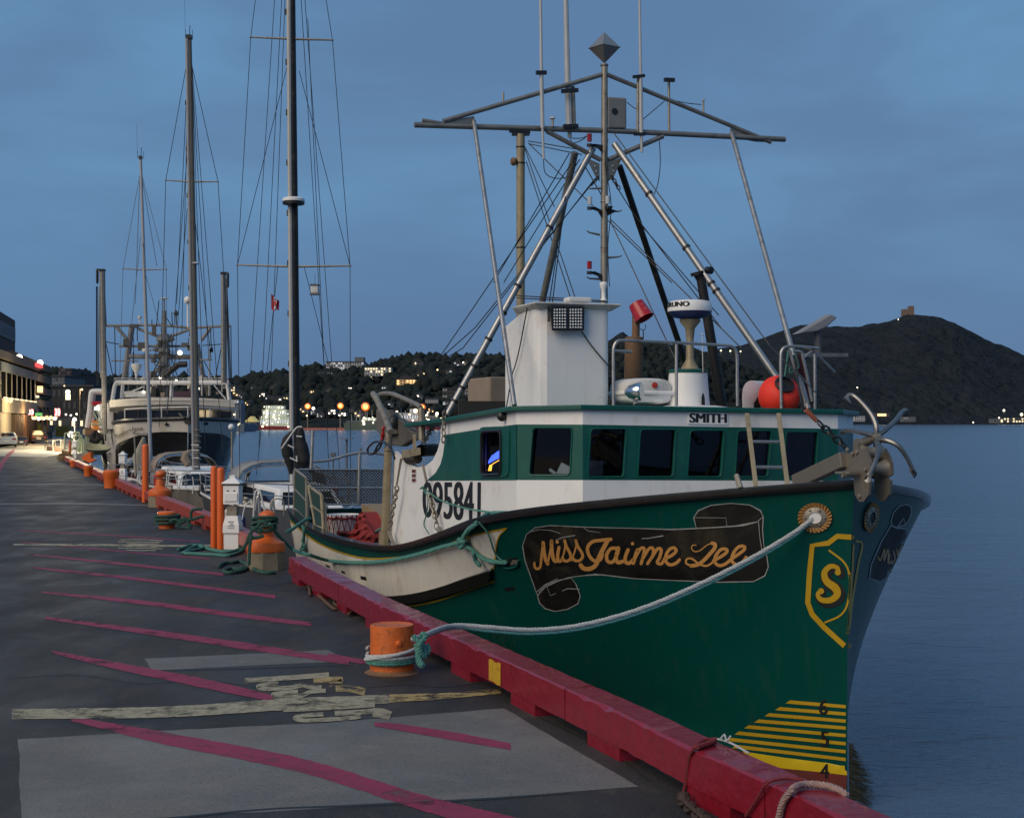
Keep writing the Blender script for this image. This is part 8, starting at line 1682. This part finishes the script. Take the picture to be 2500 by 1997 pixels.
def hlab(i, x, y, base, nb=None):
    l = sorted(LM, key=lambda q: math.hypot(q[0]-x, q[1]-y))
    for q in l:
        dx, dy = x-q[0], y-q[1]; rel = ('right of' if dx > 0 else 'left of') if abs(dx) > abs(dy) else ('below' if dy > 0 else 'above')
        t = f'{base} {rel} the {q[2]}'
        if t not in used_: used_.add(t); return t
    return base
for i, (x, y) in enumerate(hp):
    Y = 1080-(y-885)*3.0; wd = 12+(i*5) % 12; hh_ = 8+(i*3) % 5; lit = (LWIN, LWARM, LWINC, LWHT)[i % 4]
    side = 'above' if y < 930 else 'below'; nb = min(((796, 'apartment block'), (968, 'lit orange house'), (1080, 'row of dark flats'), (660, 'lit red ship'), (585, 'blue-grey vessel')), key=lambda q: abs(q[0]-x))[1]
    block(hlab(i, x, y, f'{tone[i % 5]} {shp[(i*3) % 5]} hillside house', nb), x-wd/2, y-hh_/2, x+wd/2, y+hh_/2, Y, tl[i % 5], 9, (3 if wd > 12 else 2, 2 if hh_ > 7 else 1, (lit, FARD), .4), 'gable', 'house')
# scattered lamps on the far shore and hillside (each a small lamp on its post)
mp_ = [(602, 980, 1), (721, 983, 1), (759, 972, .7), (858, 981, .9), (865, 980, .9), (1018, 967, .8), (899, 922, .8), (906, 922, .8), (768, 912, .7), (805, 926, .6), (705, 983, .9), (749, 1015, .6), (765, 997, 1.6), (945, 1007, .8), (1014, 1003, 2.0), (1067, 1010, 1.6), (1077, 1022, 1.1), (1100, 885, .7), (1128, 884, .8), (1146, 886, .7), (1068, 903, .6), (1049, 900, .6), (672, 1004, .8), (1000, 1012, .8), (1040, 1014, .7)]
for i, (x, y, r) in enumerate(mp_):
    Y = hillY(x, y+6, 1000)-8 if y < 985 else 690; r = .6* r*(.75 if y > 940 else 1)
    lamp(hlab(i, x, y, f'small {"warm" if i % 3 else "white"} lamp {"on the hillside" if y < 940 else "on the far shore"}'), x, y, y+6, Y, r, LWHT if i % 3 == 0 else LYEL if i % 3 == 1 else E('lamp_warm', (1, .7, .35), 9) if 'lamp_warm' not in MATS else MATS['lamp_warm'], 0, 0, group='small lamps on the far shore')
HBR = BVHTree.FromPolygons(hrv, [(j*221+i, j*221+i+1, (j+1)*221+i+1, (j+1)*221+i) for j in range(30) for i in range(220)])
def headY(x, y, df):
    h = HBR.ray_cast(EYEV, ray(x, y).normalized()); return h[0].y-25 if h[0] is not None else df
# right-hand headland: stone tower, shoreline houses, lamps on the saddle
o = thing('stone_tower', 'small square stone tower with a raised corner on top of the headland', 'tower', at(2218, 778, 2890)); mb = MB()
for x0, y0, x1, y1 in ((2205, 755, 2232, 784), (2221, 747, 2232, 755)):
    q = [at(*p, 2880) for p in ((x0, y1), (x1, y1), (x1, y0), (x0, y0))]; mb.hexa(q, [p+Vector((0, 16, 0)) for p in q])
mb.build('tower_walls', P('tower_stone', (.17, .12, .09), .9, var=.3, scale=.2), o); mb = MB(); q = [at(*p, 2879) for p in ((2215, 772), (2218, 772), (2218, 767), (2215, 767))]; mb.add(q, [(0, 1, 2, 3)]); mb.build('tower_window', INK, o, fix=False); mb = MB(); mb.tube(at(2212, 762, 2885), at(2212, 752, 2885), .25, .2, 4); mb.build('flagpole', FARD, o)
block('white fronted houses at the foot of the headland', 2086, 1016, 2112, 1029, 2100, FARW, 20, (5, 2, (FARD, GREYB), .8), None, 'house'); block('low house with a glowing orange strip at the foot of the headland', 2134, 1008, 2172, 1018, 2110, FARD, 20, (1, 1, (LWARM, FARD), 1), 1, 'house'); block('pale low houses right of the glowing strip', 2206, 1018, 2236, 1030, 2100, GREYB, 20, (5, 2, (FARW, FARD), .4), None, 'house')
block('cluster of lit buildings at the right edge of the far shore', 2450, 1020, 2500, 1032, 2100, FARD, 20, (7, 2, (LWIN, FARD), .5), None); block('dim shed by the right edge of the far shore', 2425, 1022, 2450, 1033, 2100, GREYB, 20, (3, 1, (FARD, LWIN), .8), 1)
for i, (x, y, r) in enumerate(((2451, 1002, 1.6), (2439, 1020, 1.0), (2494, 1012, 2.2), (2376, 1031, .9), (1760, 856, 1.6), (1783, 857, 1.6), (1808, 858, 1.4), (2093, 946, 1.0), (2193, 780, .9), (1741, 931, .9))):
    lamp(('white lamp on a post at the right edge of the far shore', 'small red-white lamp by the dim shed at the right edge', 'bright warm lamp at the extreme right edge', 'tiny lamp low at the headland waterline', 'left one of the lamps on the headland saddle', 'middle lamp on the headland saddle', 'right lamp on the headland saddle', 'single lamp halfway up the headland', 'tiny lamp left of the stone tower', 'small lamp low behind the dark boom pole')[i], x, y, y+9, 2085 if y > 1000 else headY(x, y+9, 2780), r, LYEL if i in (4, 5, 6, 2) else LWHT, 0, 0, group='lamps on the headland')
